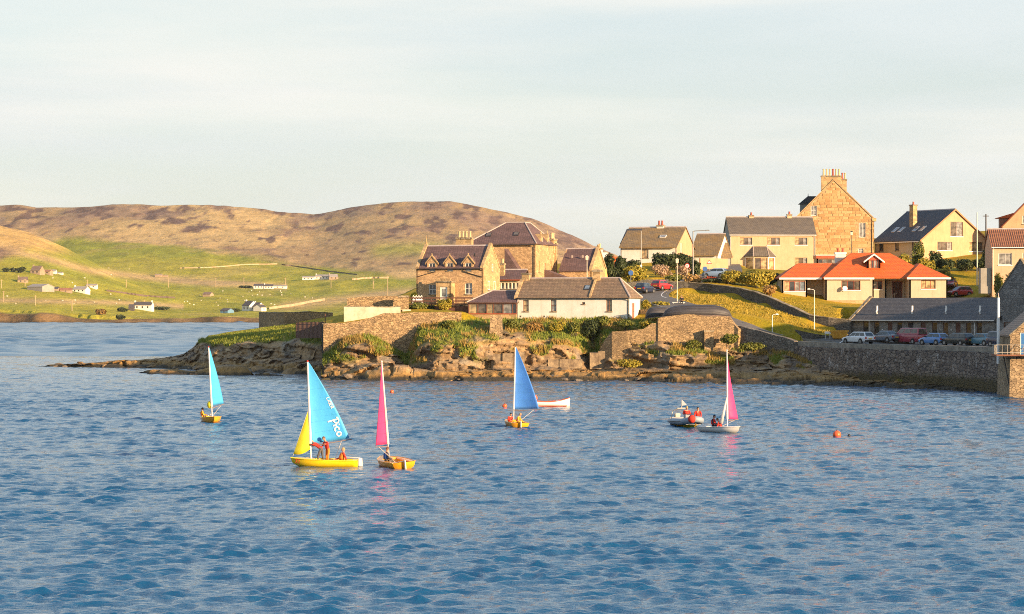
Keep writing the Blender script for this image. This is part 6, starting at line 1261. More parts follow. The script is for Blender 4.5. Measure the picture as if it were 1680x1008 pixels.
# extra rough grass on banks
def bank_tufts(name, region, n, mat, label, hmin=.1, hmax=.32):
    pts = []
    nrg = np.random.default_rng(len(name)); poly = [(P(u, 500, Y).x, Y) for u, Y in region]; xs = [p[0] for p in poly]; ys = [p[1] for p in poly]
    X = nrg.uniform(min(xs), max(xs), n * 3); Y = nrg.uniform(min(ys), max(ys), n * 3); k = polydist(X, Y, poly) > 0; X, Y = X[k][:n], Y[k][:n]; pts = np.stack([X, Y, ground(X, Y)], -1)
    tufts(name, pts, len(pts), hmin, hmax, mat, label, nrg, wid=.06, blades=4)
bank_tufts('bank_grass', [(1085, 341), (1160, 341), (1215, 335), (1265, 327), (1330, 316), (1390, 313), (1390, 305), (1300, 299.5), (1240, 300), (1205, 301), (1150, 306), (1110, 316)], 3800, M_TUFT3, 'rough green grass on the roadside bank')
bank_tufts('headland_grass', [(335, 343), (400, 337), (480, 328), (528, 321), (528, 350), (440, 356), (345, 352)], 2600, M_TUFT1, 'short rough grass on the left headland top', .08, .22)
bank_tufts('lawn_edge_grass', [(1270, 334), (1330, 322), (1390, 319), (1395, 326), (1300, 343), (1280, 343)], 1300, M_TUFT3, 'longer grass on the bungalow lawn', .05, .14)

# ================================================================ STREET FURNITURE
M_GALV = plain('galvanised steel', (.50, .50, .47), (.40, .40, .38), 4, .5, metal=.3); M_CREAMP = plain('cream painted steel', (.66, .58, .45), (.56, .48, .36), 4, .6)
def lamp(name, label, u, vb, vt, Y, arm=0.0, mat=M_GALV, rad=.07, head=(.5, .22, .14), d=1):
    b = P(u, vb, Y); h = (vb - vt) * Y / FPX; r = thing(name, label, 'street lamp', b); MB().tube([(0, 0, -.5), (0, 0, h * .25), (0, 0, h)], [rad * 1.4, rad, rad * .7], 8).build('post', mat, r)
    if arm: MB().tube([(0, 0, h - .1), (d * arm * .15, 0, h + .03), (d * arm, 0, h + .12)], [rad * .7, rad * .6, rad * .5], 6).build('arm', mat, r); MB().taper(d * arm + d * head[0] * .4, 0, h + .05, h + .2, head[0] / 2, head[1] / 2, head[0] / 3, head[1] / 3).build('lamp_head', mat, r, bevel=.02)
    else: MB().taper(0, 0, h, h + .45, .16, .16, .2, .2).build('lantern', M_CREAMP, r); MB().taper(0, 0, h + .45, h + .6, .24, .24, .08, .08).build('cap', mat, r)
    return r
lamp('street_lamp', 'tall dark street lamp with a long arm before the clipped evergreen', 1137, 462, 379.5, 358, 1.9, plain('grey lamp steel', (.20, .20, .19), (.15, .15, .145), 4, .5), .1, (.6, .25, .14))
lamp('street_lamp', 'cream lamp post behind the upturned boat', 1111, 497, 432, 312, 0, M_CREAMP, .055)
lamp('street_lamp', 'cream lamp post behind the white cottage ridge', 963, 470, 427, 318, 0, M_CREAMP, .06)
lamp('street_lamp', 'white arm lamp in front of the bungalow bay', 1336, 545, 476, 312, .55, M_WPAINT, .045, (.4, .2, .12), -1); 
lamp('street_lamp', 'short white arm lamp on the sloping road', 1267, 549, 517.5, 289.5, .4, M_WPAINT, .05, (.4, .2, .12), 1)
lamp('street_lamp', 'slim black lantern post left of the bungalow dormer', 1397, 424, 386, 360, 0, M_BLKP, .05)
r = thing('mast_pole', 'tall thin pale pole behind the dark blue car', 'pole', gP(1052, 352)); MB().tube([(0, 0, -.3), (0, 0, 7.4)], [.07, .04], 6).build('shaft', M_GALV, r); MB().box(-.12, .12, -.08, .0, 2.2, 2.55).build('notice', M_WPAINT, r)
r = thing('telephone_pole', 'slim pale pole in front of the peach gable house', 'pole', gP(1603, 356)); MB().tube([(0, 0, -.3), (0, 0, zpx(349, 356) - r.location.z)], [.1, .07], 7).build('shaft', M_CREAMP, r)
r = thing('telephone_pole', 'short brown pole behind the peach gable house roof', 'pole', P(1617.5, 400, 395)); MB().tube([(0, 0, -2), (0, 0, 4.8)], [.13, .1], 7).build('shaft', M_BARK, r); MB().box(-.5, .5, -.05, .05, 4.4, 4.52).build('crossarm', M_BARK, r)
M_SBLUE = plain('blue sign face', (.04, .12, .36), (.035, .10, .30), 4, .5); M_SRED = plain('red sign border', (.55, .03, .03), (.45, .025, .025), 4, .5); M_GREYS = plain('grey sign back', (.22, .24, .27), (.18, .19, .21), 4, .5)
def disc(mb, r_, y0, y1, z, n=20, mi=0): mb.tube([(0, y0, z), (0, y1, z)], r_, n, mi)
def sign(label, u, v, Y, kind, h=2.2):
    g = gP(u, Y); z = zpx(v, Y) - g.z; r = thing('road_sign', label, 'road sign', g); MB().tube([(0, .04, -.2), (0, .04, z + .2)], .035, 6).build('post', M_GALV, r)
    if kind == 'blue': m_ = MB(); disc(m_, .36, -.03, .0, z); p = m_.build('sign_plate', M_SBLUE, r)
    elif kind == 'ring':
        m_ = MB(); disc(m_, .36, -.02, .0, z); p = m_.build('sign_plate', M_SRED, r); m_ = MB(); disc(m_, .26, -.03, -.02, z); m_.build('face', M_WPAINT, p); MB().box(-.12, -.03, -.036, -.031, z - .12, z + .12).box(.03, .12, -.036, -.031, z - .12, z + .12).build('symbol', M_BLKP, p)
    else:
        t = .42; p = MB().prism([(-t, -.02, z - t * .6), (t, -.02, z - t * .6), (0, -.02, z + t * .9)], (0, .02, 0)).build('sign_plate', M_SRED, r); t = .27; MB().prism([(-t, -.03, z - t * .55), (t, -.03, z - t * .55), (0, -.03, z + t * .85)], (0, .008, 0)).build('face', M_WPAINT, p); MB().box(-.03, .03, -.036, -.031, z - .08, z + .1).build('symbol', M_BLKP, p)
sign('round blue sign plate left of the dark blue car', 1035, 448, 349, 'blue'); sign('round blue sign plate left of the light blue car', 1156.5, 441.5, 359, 'blue'); sign('round red ringed sign among the blossom shrubs', 1127.5, 436.5, 358, 'ring'); sign('triangular red edged warning sign above the light blue car', 1163.5, 430.5, 371, 'tri')
# yellow skip
M_YSKIP = plain('yellow skip paint', (.62, .30, .02), (.48, .22, .02), 2, .6); q = P(1376.5, 552, 299.5); r = thing('skip', 'yellow refuse skip by the motel end wall', 'skip', (q.x, q.y, float(qz(q.x, q.y)) + .01), R(-6))
mb = MB(); mb.loft([[(-.75, -.6, .05), (.75, -.6, .05), (.75, .6, .05), (-.75, .6, .05)], [(-1.12, -.72, 1.0), (1.12, -.72, 1.0), (1.12, .72, 1.0), (-1.12, .72, 1.0)], [(-1.05, -.65, 1.0), (1.05, -.65, 1.0), (1.05, .65, 1.0), (-1.05, .65, 1.0)], [(-.7, -.55, .12), (.7, -.55, .12), (.7, .55, .12), (-.7, .55, .12)]], True, True); mb.build('tub', M_YSKIP, r)
MB().box(-1.18, 1.18, -.78, -.72, .88, 1.04).build('rim', M_YSKIP, r)
for x in (-.5, 0, .5): MB().prism([(x - .04, -.62, .1), (x + .04, -.62, .1), (x + .04, -.76, .9), (x - .04, -.76, .9)], (0, .05, 0)).build('rib', M_YSKIP, r)
q = P(1358, 546, 299); r = thing('wall_notice', 'white notice board on the low roadside wall', 'sign', (q.x, q.y, q.z)); MB().box(-.38, .38, -.03, 0, -.14, .14).build('board', M_WPAINT, r); MB().box(-.3, -.25, 0, .4, -1.1, .1).box(.25, .3, 0, .4, -1.1, .1).build('bracket', M_GALV, r)
q = P(990, 456, 338); r = thing('orange_hoarding', 'bright orange hoarding beside the slate wing gable', 'hoarding', q, R(-12)); MB().box(-.55, .15, 0, .05, 0, 1.15).build('panel', plain('orange board', (.75, .16, .03), (.62, .13, .03), 4, .7), r); MB().add([(.15, 0, 0), (.55, .3, 0), (.35, .3, 1.2), (.15, 0, 1.2), (.15, .05, 0), (.55, .35, 0), (.35, .35, 1.2), (.15, .05, 1.2)], [(0, 1, 2, 3), (7, 6, 5, 4), (0, 4, 5, 1), (1, 5, 6, 2), (2, 6, 7, 3), (3, 7, 4, 0)]).build('wing', plain('orange board pale', (.80, .36, .10), (.7, .3, .08), 4, .7), r)
# chimney-topped roofs behind the trees
q = P(979, 424, 380); r = thing('hidden_house', 'white chimney and red roof of a house behind the slate wing', 'house', q); MB().box(0, 1.7, 0, 3, -4, .9).build('wall', M_WHITE, r); chimney(r, .5, .6, .9, 1.6, .9, .8, M_WHITE, 1, M_BUFFPOT, poth=.7); MB().prism([(1.75, .0, -4), (4.4, 0, -4), (4.0, 0, .1), (1.75, 0, .4)], (0, 3, 0)).build('roof', M_REDT, r)
# timber deck rail by the lodge
r = thing('deck_rail', 'dark brown timber deck rail in front of the lodge', 'fence', (0, 0, 0)); a, b = P(668, 506, 304.6), P(775, 506, 303)
for i in range(9): p = a.lerp(b, i / 8); MB().box(-.06, .06, -.05, .05, -.6, 1.35).build('post', M_BRN, r, (p.x, p.y, p.z))
for z in (.45, .82, 1.2): MB().prism([a + Vector((0, -.1, z)), b + Vector((0, -.1, z)), b + Vector((0, -.1, z + .16)), a + Vector((0, -.1, z + .16))], (0, .05, 0)).build('rail', M_BRN, r)
MB().prism([a + Vector((0, 0, -.9)), b + Vector((0, 0, -.9)), b + Vector((0, 0, .25)), a + Vector((0, 0, .25))], (0, 2.2, 0)).build('deck', M_BRN, r)
q = P(685, 491, 308.5); r = thing('garden_bench', 'white ornamental bench behind the brown deck rail', 'bench', (q.x, q.y, q.z - .75)); MB().box(-.62, .62, -.2, .2, .42, .47).build('seat', M_WPAINT, r)
MB().box(-.62, .62, .18, .22, .55, .75).box(-.62, .62, .18, .22, .95, 1.08).build('backrest', M_WPAINT, r)
for x in (-.52, -.17, .17, .52): MB().box(x - .05, x + .05, .18, .22, .75, .95 + .28).build('slat', M_WPAINT, r)
for x in (-.58, .58):
    for y in (-.17, .17): MB().box(x - .03, x + .03, y - .03, y + .03, 0, .42).build('leg', M_WPAINT, r)

# ================================================================ UPTURNED BOATS
M_TAR2 = plain('tarred boat hull', (.060, .056, .062), (.03, .029, .034), 1.2, .55, .02, 6, stretch=(.4, 1, 3))
def upturned(label, loc, rz, L, B, H, rg_):
    r = thing('upturned_boat', label, 'boat', loc, rz); rings = []; n = 22; m = 13
    for i in range(n):
        t = i / (n - 1); s = 2 * t - 1; wd = B / 2 * (1 - abs(s) ** 2.8) ** .7 + .03; ht = H * (1 - abs(s) ** 5.0) ** .6 + .05; ring = []; sheer = -.0 + .22 * abs(s) ** 2.2 * -1
        for j in range(m):
            a = PI * j / (m - 1); ca, sa = math.cos(a), math.sin(a); ring.append((s * L / 2, -wd * math.copysign(abs(ca) ** .75, ca), sheer + ht * sa ** .8))
        rings.append(ring)
    mb = MB(); mb.loft(rings, False); o = mb.build('hull', M_TAR2, r, smooth=True)
    so = o.modifiers.new('solidify', 'SOLIDIFY'); so.thickness = .06
    MB().box(-L * .36, L * .36, -.05, .05, H - .02, H + .06).build('keel', M_TAR2, r)
    for k in (.24, .5, .74):
        pts = [(x[0][0], x[0][1] * math.cos(k * 1.2) * 1.012 - .015, x[0][2] + (x[6][2] - x[0][2]) * math.sin(k * 1.45) * 1.0) for x in rings[1:-1]]; MB().tube(pts, .025, 5).build('strake', M_TAR2, r)
    MB().tube([(x[0][0], x[0][1] - .02, x[0][2]) for x in rings], .05, 6).build('gunwale', plain('worn gunwale', (.22, .15, .12), (.12, .085, .07), 3, .8) if 'worn gunwale' not in bpy.data.materials else bpy.data.materials['worn gunwale'], r)
    return r
q = P(1143.5, 517.5, 289.4); upturned('big black tarred boat lying keel up on the golden wall', q, R(2), 8.4, 2.6, 1.2, rg)
q = P(1082, 520, 293.5); upturned('smaller dark upturned boat left of the big one', q, R(12), 3.6, 1.9, 1.15, rg)

# ================================================================ CARS
M_TYRE = plain('tyre rubber', (.02, .02, .02), (.012, .012, .012), 8, .9); M_RIM = plain('alloy wheel', (.42, .42, .42), (.3, .3, .3), 4, .4, metal=.6); M_BUMP = plain('black bumper', (.03, .03, .032), (.02, .02, .022), 5, .6); M_TAIL = plain('tail lamp', (.50, .02, .015), (.4, .015, .012), 6, .3); M_HEAD = plain('head lamp', (.7, .7, .68), (.5, .5, .5), 6, .2); M_PLATE = plain('yellow number plate', (.65, .42, .04), (.55, .34, .03), 6, .6); G_CAR = glassmat('car glass', (.05, .065, .075), .04)
KINDS = {  # length, width, roof height, belt, bonnet height, cabin: rear-bottom, rear-top, front-top, front-bottom (from the rear), rear deck height
    'estate': (4.45, 1.7, 1.45, .92, .86, (.03, .42, 2.55, 3.25), .92, 3), 'saloon': (4.35, 1.68, 1.40, .90, .84, (.55, 1.15, 2.45, 3.2), .95, 2), 'hatch': (3.75, 1.62, 1.42, .92, .88, (.03, .45, 2.05, 2.75), .92, 2), 'van': (4.7, 1.8, 1.92, 1.12, 1.05, (.02, .16, 3.3, 4.15), 1.12, 3), 'car4x4': (4.0, 1.7, 1.72, 1.05, 1.0, (.03, .2, 2.35, 2.85), 1.05, 2)}
def car(label, u, v, Y, head, paint, kind, z=None, group=None, glass=None):
    L, Wd, Hr, zb, zh, (a0, a1, a2, a3), zd, nside = KINDS[kind]; q = P(u, v, Y)
    r = thing('car' if kind != 'van' else 'van', label, 'van' if kind == 'van' else 'car', (q.x, q.y, q.z if z is None else float(qz(q.x, q.y)) if z == ZQ else z), R(head), group); hw = Wd / 2; x0 = -L / 2; gl = glass or G_CAR
    st = [(0, .42, .72, .86), (.03, .30, zd - .04, .95), (.25, .24, zd, .99), (L * .2, .2, zd, 1), (L * .5, .2, zb, 1), (a3 - .05, .2, zb, 1), (a3 + .25, .2, zh + .0, .995), (L - .35, .22, zh - .1, .97), (L - .08, .28, zh - .2, .92), (L, .40, zh - .32, .84)]
    rings = []
    for x, lo, hi, kx in st:
        w_ = hw * kx; mid = lo + (hi - lo) * .5; rings.append([(x0 + x, -w_ * .88, lo), (x0 + x, -w_ * .98, lo + .08), (x0 + x, -w_, mid), (x0 + x, -w_ * .96, hi - .08), (x0 + x, -w_ * .88, hi), (x0 + x, w_ * .88, hi), (x0 + x, w_ * .96, hi - .08), (x0 + x, w_, mid), (x0 + x, w_ * .98, lo + .08), (x0 + x, w_ * .88, lo)])
    b = MB().loft(rings, True, True).build('body', paint, r, smooth=True, bevel=.03)
    wb, wt = hw * .87, hw * .70
    cb = [(x0 + a0, -wb, zd if a0 > .1 else zb), (x0 + a3, -wb, zb), (x0 + a3, wb, zb), (x0 + a0, wb, zd if a0 > .1 else zb)]; ct = [(x0 + a1, -wt, Hr - .03), (x0 + a2, -wt, Hr - .03), (x0 + a2, wt, Hr - .03), (x0 + a1, wt, Hr - .03)]; rm = [(x0 + a1 + .12, -wt * .8, Hr), (x0 + a2 - .12, -wt * .8, Hr), (x0 + a2 - .12, wt * .8, Hr), (x0 + a1 + .12, wt * .8, Hr)]
    cb = [(a, b_, c - .02) for a, b_, c in cb]; MB().loft([cb, ct, rm], True, True).build('cabin', paint, r, bevel=.05)
    def quad(p00, p10, p11, p01, m0, m1, n0, n1, off, name):
        p00, p10, p11, p01 = map(Vector, (p00, p10, p11, p01)); nrm = (p10 - p00).cross(p01 - p00).normalized()
        if nrm.dot(off) < 0: nrm = -nrm
        def at(s, t): return (p00 * (1 - s) + p10 * s) * (1 - t) + (p01 * (1 - s) + p11 * s) * t + nrm * .012
        mb = MB(); f = [at(m0, n0), at(m1, n0), at(m1, n1), at(m0, n1)]; mb.prism(f, -nrm * .03); mb.build(name, gl, r)
    for sgn, i0, i1 in ((-1, 0, 1), (1, 3, 2)):
        P00, P10, P11, P01 = cb[i0], cb[i1], ct[i1], ct[i0]; cuts = {2: [.06, .50, .54, .94], 3: [.05, .33, .36, .63, .66, .94]}[nside]
        if kind == 'van': cuts = [.06, .34, .37, .68, .72, .93]
        for k in range(0, len(cuts), 2): quad(P00, P10, P11, P01, cuts[k], cuts[k + 1], .14 if kind != 'van' else .25, .88, Vector((0, sgn, 0)), 'side_window')
    quad(cb[0], cb[3], ct[3], ct[0], .08, .92, .12, .9, Vector((-1, 0, .2)), 'rear_window'); quad(cb[1], cb[2], ct[2], ct[1], .06, .94, .08, .92, Vector((1, 0, .2)), 'windscreen')
    for x in (x0 + L * .19, x0 + L * .81):
        for s in (-1, 1):
            w_ = MB().tube([(x, s * (hw - .17), .3), (x, s * (hw + .015), .3)], .3, 18).build('wheel', M_TYRE, r); MB().tube([(x, s * (hw - .02), .3), (x, s * (hw + .025), .3)], .18, 12).build('rim', M_RIM, w_)
            MB().tube([(x, s * (hw - .1), .32), (x, s * (hw + .004), .32)], .37, 18).build('wheel_arch', M_BUMP, r)
    MB().box(x0 - .07, x0 + .1, -hw * .93, hw * .93, .3, .5).build('bumper', M_BUMP, r, bevel=.03); MB().box(x0 + L - .1, x0 + L + .06, -hw * .9, hw * .9, .3, .5).build('bumper', M_BUMP, r, bevel=.03)
    for s in (-1, 1): MB().box(x0 - .015, x0 + .06, s * hw * .66, s * hw * .93, .62, .82).build('tail_light', M_TAIL, r); MB().box(x0 + L - .13, x0 + L - .01, s * hw * .5, s * hw * .86, .54, .68).build('headlight', M_HEAD, r); MB().box(x0 + a3 - .35, x0 + a3 - .2, s * hw * .95, s * (hw * .95 + .18), zb, zb + .13).build('mirror', M_BUMP, r)
    MB().box(x0 - .03, x0 + .0, -.26, .26, .58, .7).build('number_plate', M_PLATE, r)
    return r
def paint(name, c, rough=.3): return plain(name, c, tuple(x * .9 for x in c), 1.5, rough, coat=.6)
PW, PSIL, PMAR, PBLU, PGRN, PTEAL, PNAVY, PRED, PLB = paint('white car paint', (.74, .75, .76)), paint('slate grey car paint', (.13, .16, .20)), paint('maroon van paint', (.30, .035, .06)), paint('blue car paint', (.10, .24, .52)), paint('black green car paint', (.02, .028, .026)), paint('teal car paint', (.08, .20, .26)), paint('navy car paint', (.02, .03, .07)), paint('red car paint', (.42, .025, .03)), paint('pale blue car paint', (.34, .46, .60))
GC = 'cars parked along the quay'
car('white estate car at the left end of the quay row', 1408, 566.5, 294, 122, PW, 'estate', ZQ, GC); car('slate grey saloon between the white estate and the maroon van', 1452, 566, 296, 122, PSIL, 'saloon', ZQ, GC); car('maroon van in the middle of the quay row', 1493, 566, 294, 122, PMAR, 'van', ZQ, GC, G_ROOM)
car('blue hatchback right of the maroon van', 1532, 567, 288, 124, PBLU, 'hatch', ZQ, GC); car('black green estate car right of the blue hatchback', 1571, 567, 285, 122, PGRN, 'estate', ZQ, GC); car('teal saloon near the warehouse', 1609, 567, 283, 124, PTEAL, 'saloon', ZQ, GC); car('dark van half hidden behind the white quay pole', 1646, 566, 275, 300, PNAVY, 'car4x4', ZQ, GC)
g = gP(1058, 335); car('navy hatchback on the upper street', 1058, 500, 335, 62, PNAVY, 'hatch', g.z + .12); g = gP(1086, 340); car('red hatchback on the upper street', 1086, 500, 340, 55, PRED, 'hatch', g.z + .12)
g = gP(1174, 366); car('pale blue hatchback above the red leafed bank', 1174, 500, 366, 150, PLB, 'hatch', max(g.z + .1, zpx(456, 366))); g = gP(1572, 351); car('red hatchback right of the bungalow', 1574, 500, 351, 205, PRED, 'hatch', g.z + .02); g = gP(1560, 356); car('second red car behind the bungalow right corner', 1559, 500, 356, 250, PRED, 'saloon', g.z + .05)
q = P(1166, 462, 357); r = plant('red_shrub', 'red leafed low shrub below the pale blue hatchback', 'shrub', (q.x, q.y, q.z - .5), blobs_for(3.0, 1.3, 1.6, 6, rg), 1300, .13, leafmat('red leaves', (.42, .07, .02), (.30, .05, .02)), rg)

# ================================================================ PEOPLE
M_SKIN = plain('skin', (.50, .28, .19), (.44, .24, .16), 6, .6); M_HAIRD = plain('dark hair', (.03, .02, .015), (.02, .014, .01), 20, .7); M_HAIRB = plain('fair hair', (.45, .30, .13), (.34, .22, .09), 20, .7); M_HAIRR = plain('brown hair', (.14, .07, .04), (.09, .05, .03), 20, .7); M_EYE = plain('eye', (.02, .015, .012), (.01, .01, .01), 9, .3); M_LIP = plain('lip', (.35, .12, .10), (.30, .10, .09), 9, .5)
def cloth(n, c): return plain(n, c, tuple(x * .75 for x in c), 5, .85, .01, 30)
C_RED, C_ORA, C_YEL, C_NAVY, C_BLUE, C_GREY, C_BLK, C_BOOT = cloth('red jacket', (.60, .035, .02)), cloth('orange buoyancy aid', (.80, .22, .02)), cloth('yellow oilskin', (.75, .42, .03)), cloth('navy cloth', (.02, .025, .06)), cloth('blue buoyancy aid', (.02, .09, .32)), cloth('grey wetsuit', (.10, .095, .10)), cloth('black wetsuit', (.025, .024, .026)), cloth('dark boot', (.05, .035, .03))
def person(label, loc, rz, J, jacket, trousers, hair, vest=None, cap=None, scale=1.0, face=0.0, boots=None, parent=None):
    """J: joints in metres, x forward, y left, z up. One skinned body; hair, cap and vest are children"""
    V = []; E = []; Rd = []; T = []
    def ch(names, rads, kinds, root=None):
        prev = root
        for nme, rad, kd in zip(names, rads, kinds):
            V.append(Vector(J[nme]) if isinstance(nme, str) else Vector(nme)); Rd.append(rad); T.append(kd)
            if prev is not None: E.append((prev, len(V) - 1))
            prev = len(V) - 1
        return prev
    pel, chs, nk, hd = [Vector(J[k]) for k in ('pelvis', 'chest', 'neck', 'head')]
    ch([tuple(pel), tuple(pel.lerp(chs, .5)), tuple(chs), tuple(nk), tuple(nk.lerp(hd, .6))], [(.15, .115), (.135, .105), (.165, .12), (.062, .062), (.055, .055)], 'tjjss')
    for s in ('l', 'r'):
        k = ch(['sh_' + s, 'el_' + s, 'wr_' + s], [(.065, .065), (.05, .05), (.036, .036)], 'jjj', 2); w_ = Vector(J['wr_' + s]); d = (w_ - Vector(J['el_' + s])).normalized(); ch([tuple(w_ + d * .075)], [(.042, .022)], 's', k)
        ch(['hip_' + s, 'kn_' + s, 'an_' + s, 'to_' + s], [(.088, .088), (.064, .064), (.046, .046), (.042, .036)], 'tttb', 0)
    me = bpy.data.meshes.new('tmp'); me.from_pydata(V, E, []); ob = bpy.data.objects.new('tmp', me); COL.objects.link(ob)
    sk = ob.modifiers.new('skin', 'SKIN'); sk.use_smooth_shade = True
    for i, sv in enumerate(me.skin_vertices[0].data): sv.radius = Rd[i]; sv.use_root = (i == 0)
    su = ob.modifiers.new('sub', 'SUBSURF'); su.levels = 1; su.render_levels = 1
    dg = bpy.context.evaluated_depsgraph_get(); ev = ob.evaluated_get(dg); m2 = bpy.data.meshes.new_from_object(ev); vs = [v.co.copy() for v in m2.vertices]; fs = [list(p.vertices) for p in m2.polygons]
    bpy.data.objects.remove(ob); bpy.data.meshes.remove(me); bpy.data.meshes.remove(m2)
    KM = {'j': 0, 't': 1, 's': 2, 'b': 3}; segs = [(V[a], V[b], KM[T[b]]) for a, b in E]
    def kind(p):
        best = 9; k = 0
        for a, b, m_ in segs:
            ab = b - a; t = max(0, min(1, (p - a).dot(ab) / max(ab.length_squared, 1e-9))); d = (p - a - ab * t).length
            if d < best: best = d; k = m_
        return k
    mb = MB()
    for f in fs: pass
    b0 = len(mb.v); mb.v.extend([tuple(v) for v in vs])
    for f in fs: mb.f.append(f); mb.mi.append(kind(sum((vs[i] for i in f), Vector()) / len(f)))
    # head with face, on the neck
    up = (hd - nk).normalized(); yaw = face; fw = Vector((math.cos(yaw), math.sin(yaw), 0)); fw = (fw - up * fw.dot(up)).normalized(); lf = up.cross(fw); Mh = Matrix((fw, lf, up)).transposed()
    def hp(x, y, z): return hd + Mh @ Vector((x, y, z))
    hb = MB(); hb.ball((0, 0, 0), 1, 14, 12)
    for i, (x, y, z) in enumerate(hb.v):
        X_, Y_, Z_ = x * .098, y * .078 * (1 - .22 * max(0, -z)), z * .122
        if x > .2: X_ += .028 * math.exp(-(y / .16) ** 2 - ((z + .12) / .2) ** 2) - .008 * math.exp(-(abs(y) - .38) ** 2 / .03 - ((z - .08) / .16) ** 2)
        if z < -.5 and x > 0: X_ += .012
        hb.v[i] = tuple(hp(X_, Y_, Z_))
    mb.add(hb.v, hb.f, 2)
    for s in (-1, 1):
        c = hp(.084, s * .03, .008); mb.ball(c, .011, 7, 5, 4); c = hp(0, s * .08, -.01); mb.ball(c, (.02, .012, .03), 7, 5, 2)
    mb.ball(hp(.087, 0, -.058), (.012, .024, .007), 8, 5, 5)
    # five fingers on each hand
    for s, sg in (('l', 1), ('r', -1)):
        w_ = Vector(J['wr_' + s]); d = (w_ - Vector(J['el_' + s])).normalized(); side = d.cross(Vector((0, 0, 1))); side = side.normalized() if side.length > .1 else Vector((0, 1, 0)); dn = side.cross(d).normalized(); dn = dn if dn.z < 0 else -dn; pc = w_ + d * .08
        for k, (o_, ln) in enumerate(((-.03, .062), (-.01, .074), (.011, .07), (.03, .055))):
            a = pc + side * o_; mb.tube([a, a + d * ln * .5 + dn * .008, a + d * ln * .75 + dn * .035], [.0095, .009, .007], 6, 2)
        a = w_ + d * .045 + side * sg * .034; mb.tube([a, a + d * .03 + side * sg * .02 + dn * .012, a + d * .055 + side * sg * .018 + dn * .03], [.0115, .0105, .008], 6, 2)
    o = mb.build('person', [jacket, trousers, M_SKIN, boots or C_BOOT, M_EYE, M_LIP], None, loc, rz, smooth=True, fix=False); tag(o, label, 'person'); o.scale = (scale,) * 3
    h = MB(); h.ball((0, 0, 0), 1, 14, 10); keep = []
    for i, (x, y, z) in enumerate(h.v): h.v[i] = tuple(hp(x * .106 - .008, y * .087, z * .13 + .008))
    h2 = MB(); raw = MB().ball((0, 0, 0), 1, 14, 10)
    h2.v = h.v; 
    for f in raw.f:
        c = sum((Vector(raw.v[i]) for i in f), Vector()) / 4
        if c.z > (.28 if c.x > .25 else -.35 if c.x < -.1 else .05): h2.f.append(f); h2.mi.append(0)
    h2.build('hair', hair, o, smooth=True, fix=False)
    if cap is not None:
        c_ = MB(); rawc = MB().ball((0, 0, 0), 1, 14, 10); c_.v = [tuple(hp(x * .114 - .006, y * .095, z * .14 + .012)) for x, y, z in rawc.v]
        for f in rawc.f:
            if sum(rawc.v[i][2] for i in f) / 4 > .3: c_.f.append(f); c_.mi.append(0)
        c_.build('cap', cap, o, smooth=True, fix=False)
    if vest is not None:
        sp = (chs - pel); upv = sp.normalized(); sl = (Vector(J['sh_l']) - Vector(J['sh_r'])).normalized(); sl = (sl - upv * sl.dot(upv)).normalized(); fwd = sl.cross(upv); rings = []
        for t, a, b in ((.28, .19, .155), (.55, .2, .165), (.85, .215, .17), (1.08, .20, .15), (1.22, .13, .10)):
            c = pel + sp * t; rings.append([tuple(c + sl * a * math.cos(2 * PI * j / 14) + fwd * b * math.sin(2 * PI * j / 14)) for j in range(14)])
        MB().loft(rings, True, True).build('buoyancy_aid', vest, o, smooth=True)
    return o
def sit(lean=0.0, side=0.0, hands=((.35, .18, .32), (.35, -.18, .32)), knees=((.40, .16, .16), (.40, -.16, .16)), feet=((.48, .16, -.24), (.48, -.16, -.24)), tw=0.0):
    p = Vector((0, 0, .10)); c = Vector((lean * .42, side * .42, .50)); n = Vector((lean * .56, side * .56, .63)); h = n + Vector((.05 + lean * .08, side * .1, .15)); J = dict(pelvis=p, chest=c, neck=n, head=h)
    for s, k, i in (('l', 1, 0), ('r', -1, 1)):
        sh = c + Vector((0, k * .19, .06)); wr = Vector(hands[i]); el = sh.lerp(wr, .5) + Vector((-.08, k * .10, -.10)); J['sh_' + s] = sh; J['el_' + s] = el; J['wr_' + s] = wr
        J['hip_' + s] = Vector((.03, k * .1, .07)); J['kn_' + s] = Vector(knees[i]); J['an_' + s] = Vector(feet[i]); J['to_' + s] = Vector(feet[i]) + Vector((.15, 0, -.04))
    return J
def stand(bend=0.0, hands=((.2, .28, .8), (.2, -.28, .8)), step=.12):
    hz = .90; p = Vector((0, 0, hz)); d = Vector((math.sin(bend), 0, math.cos(bend))); c = p + d * .40; n = p + d * .55; h = n + d * .12 + Vector((.07, 0, .05)); J = dict(pelvis=p, chest=c, neck=n, head=h)
    for s, k, i in (('l', 1, 0), ('r', -1, 1)):
        sh = c + d * .05 + Vector((0, k * .19, 0)); wr = Vector(hands[i]); el = sh.lerp(wr, .5) + Vector((-.08, k * .06, -.04)); J['sh_' + s] = sh; J['el_' + s] = el; J['wr_' + s] = wr
        J['hip_' + s] = p + Vector((0, k * .1, -.04)); J['kn_' + s] = Vector((.06 + k * step * .5, k * .13, .48)); J['an_' + s] = Vector((k * step - .03, k * .14, .07)); J['to_' + s] = Vector((k * step + .14, k * .15, .035))
    return J

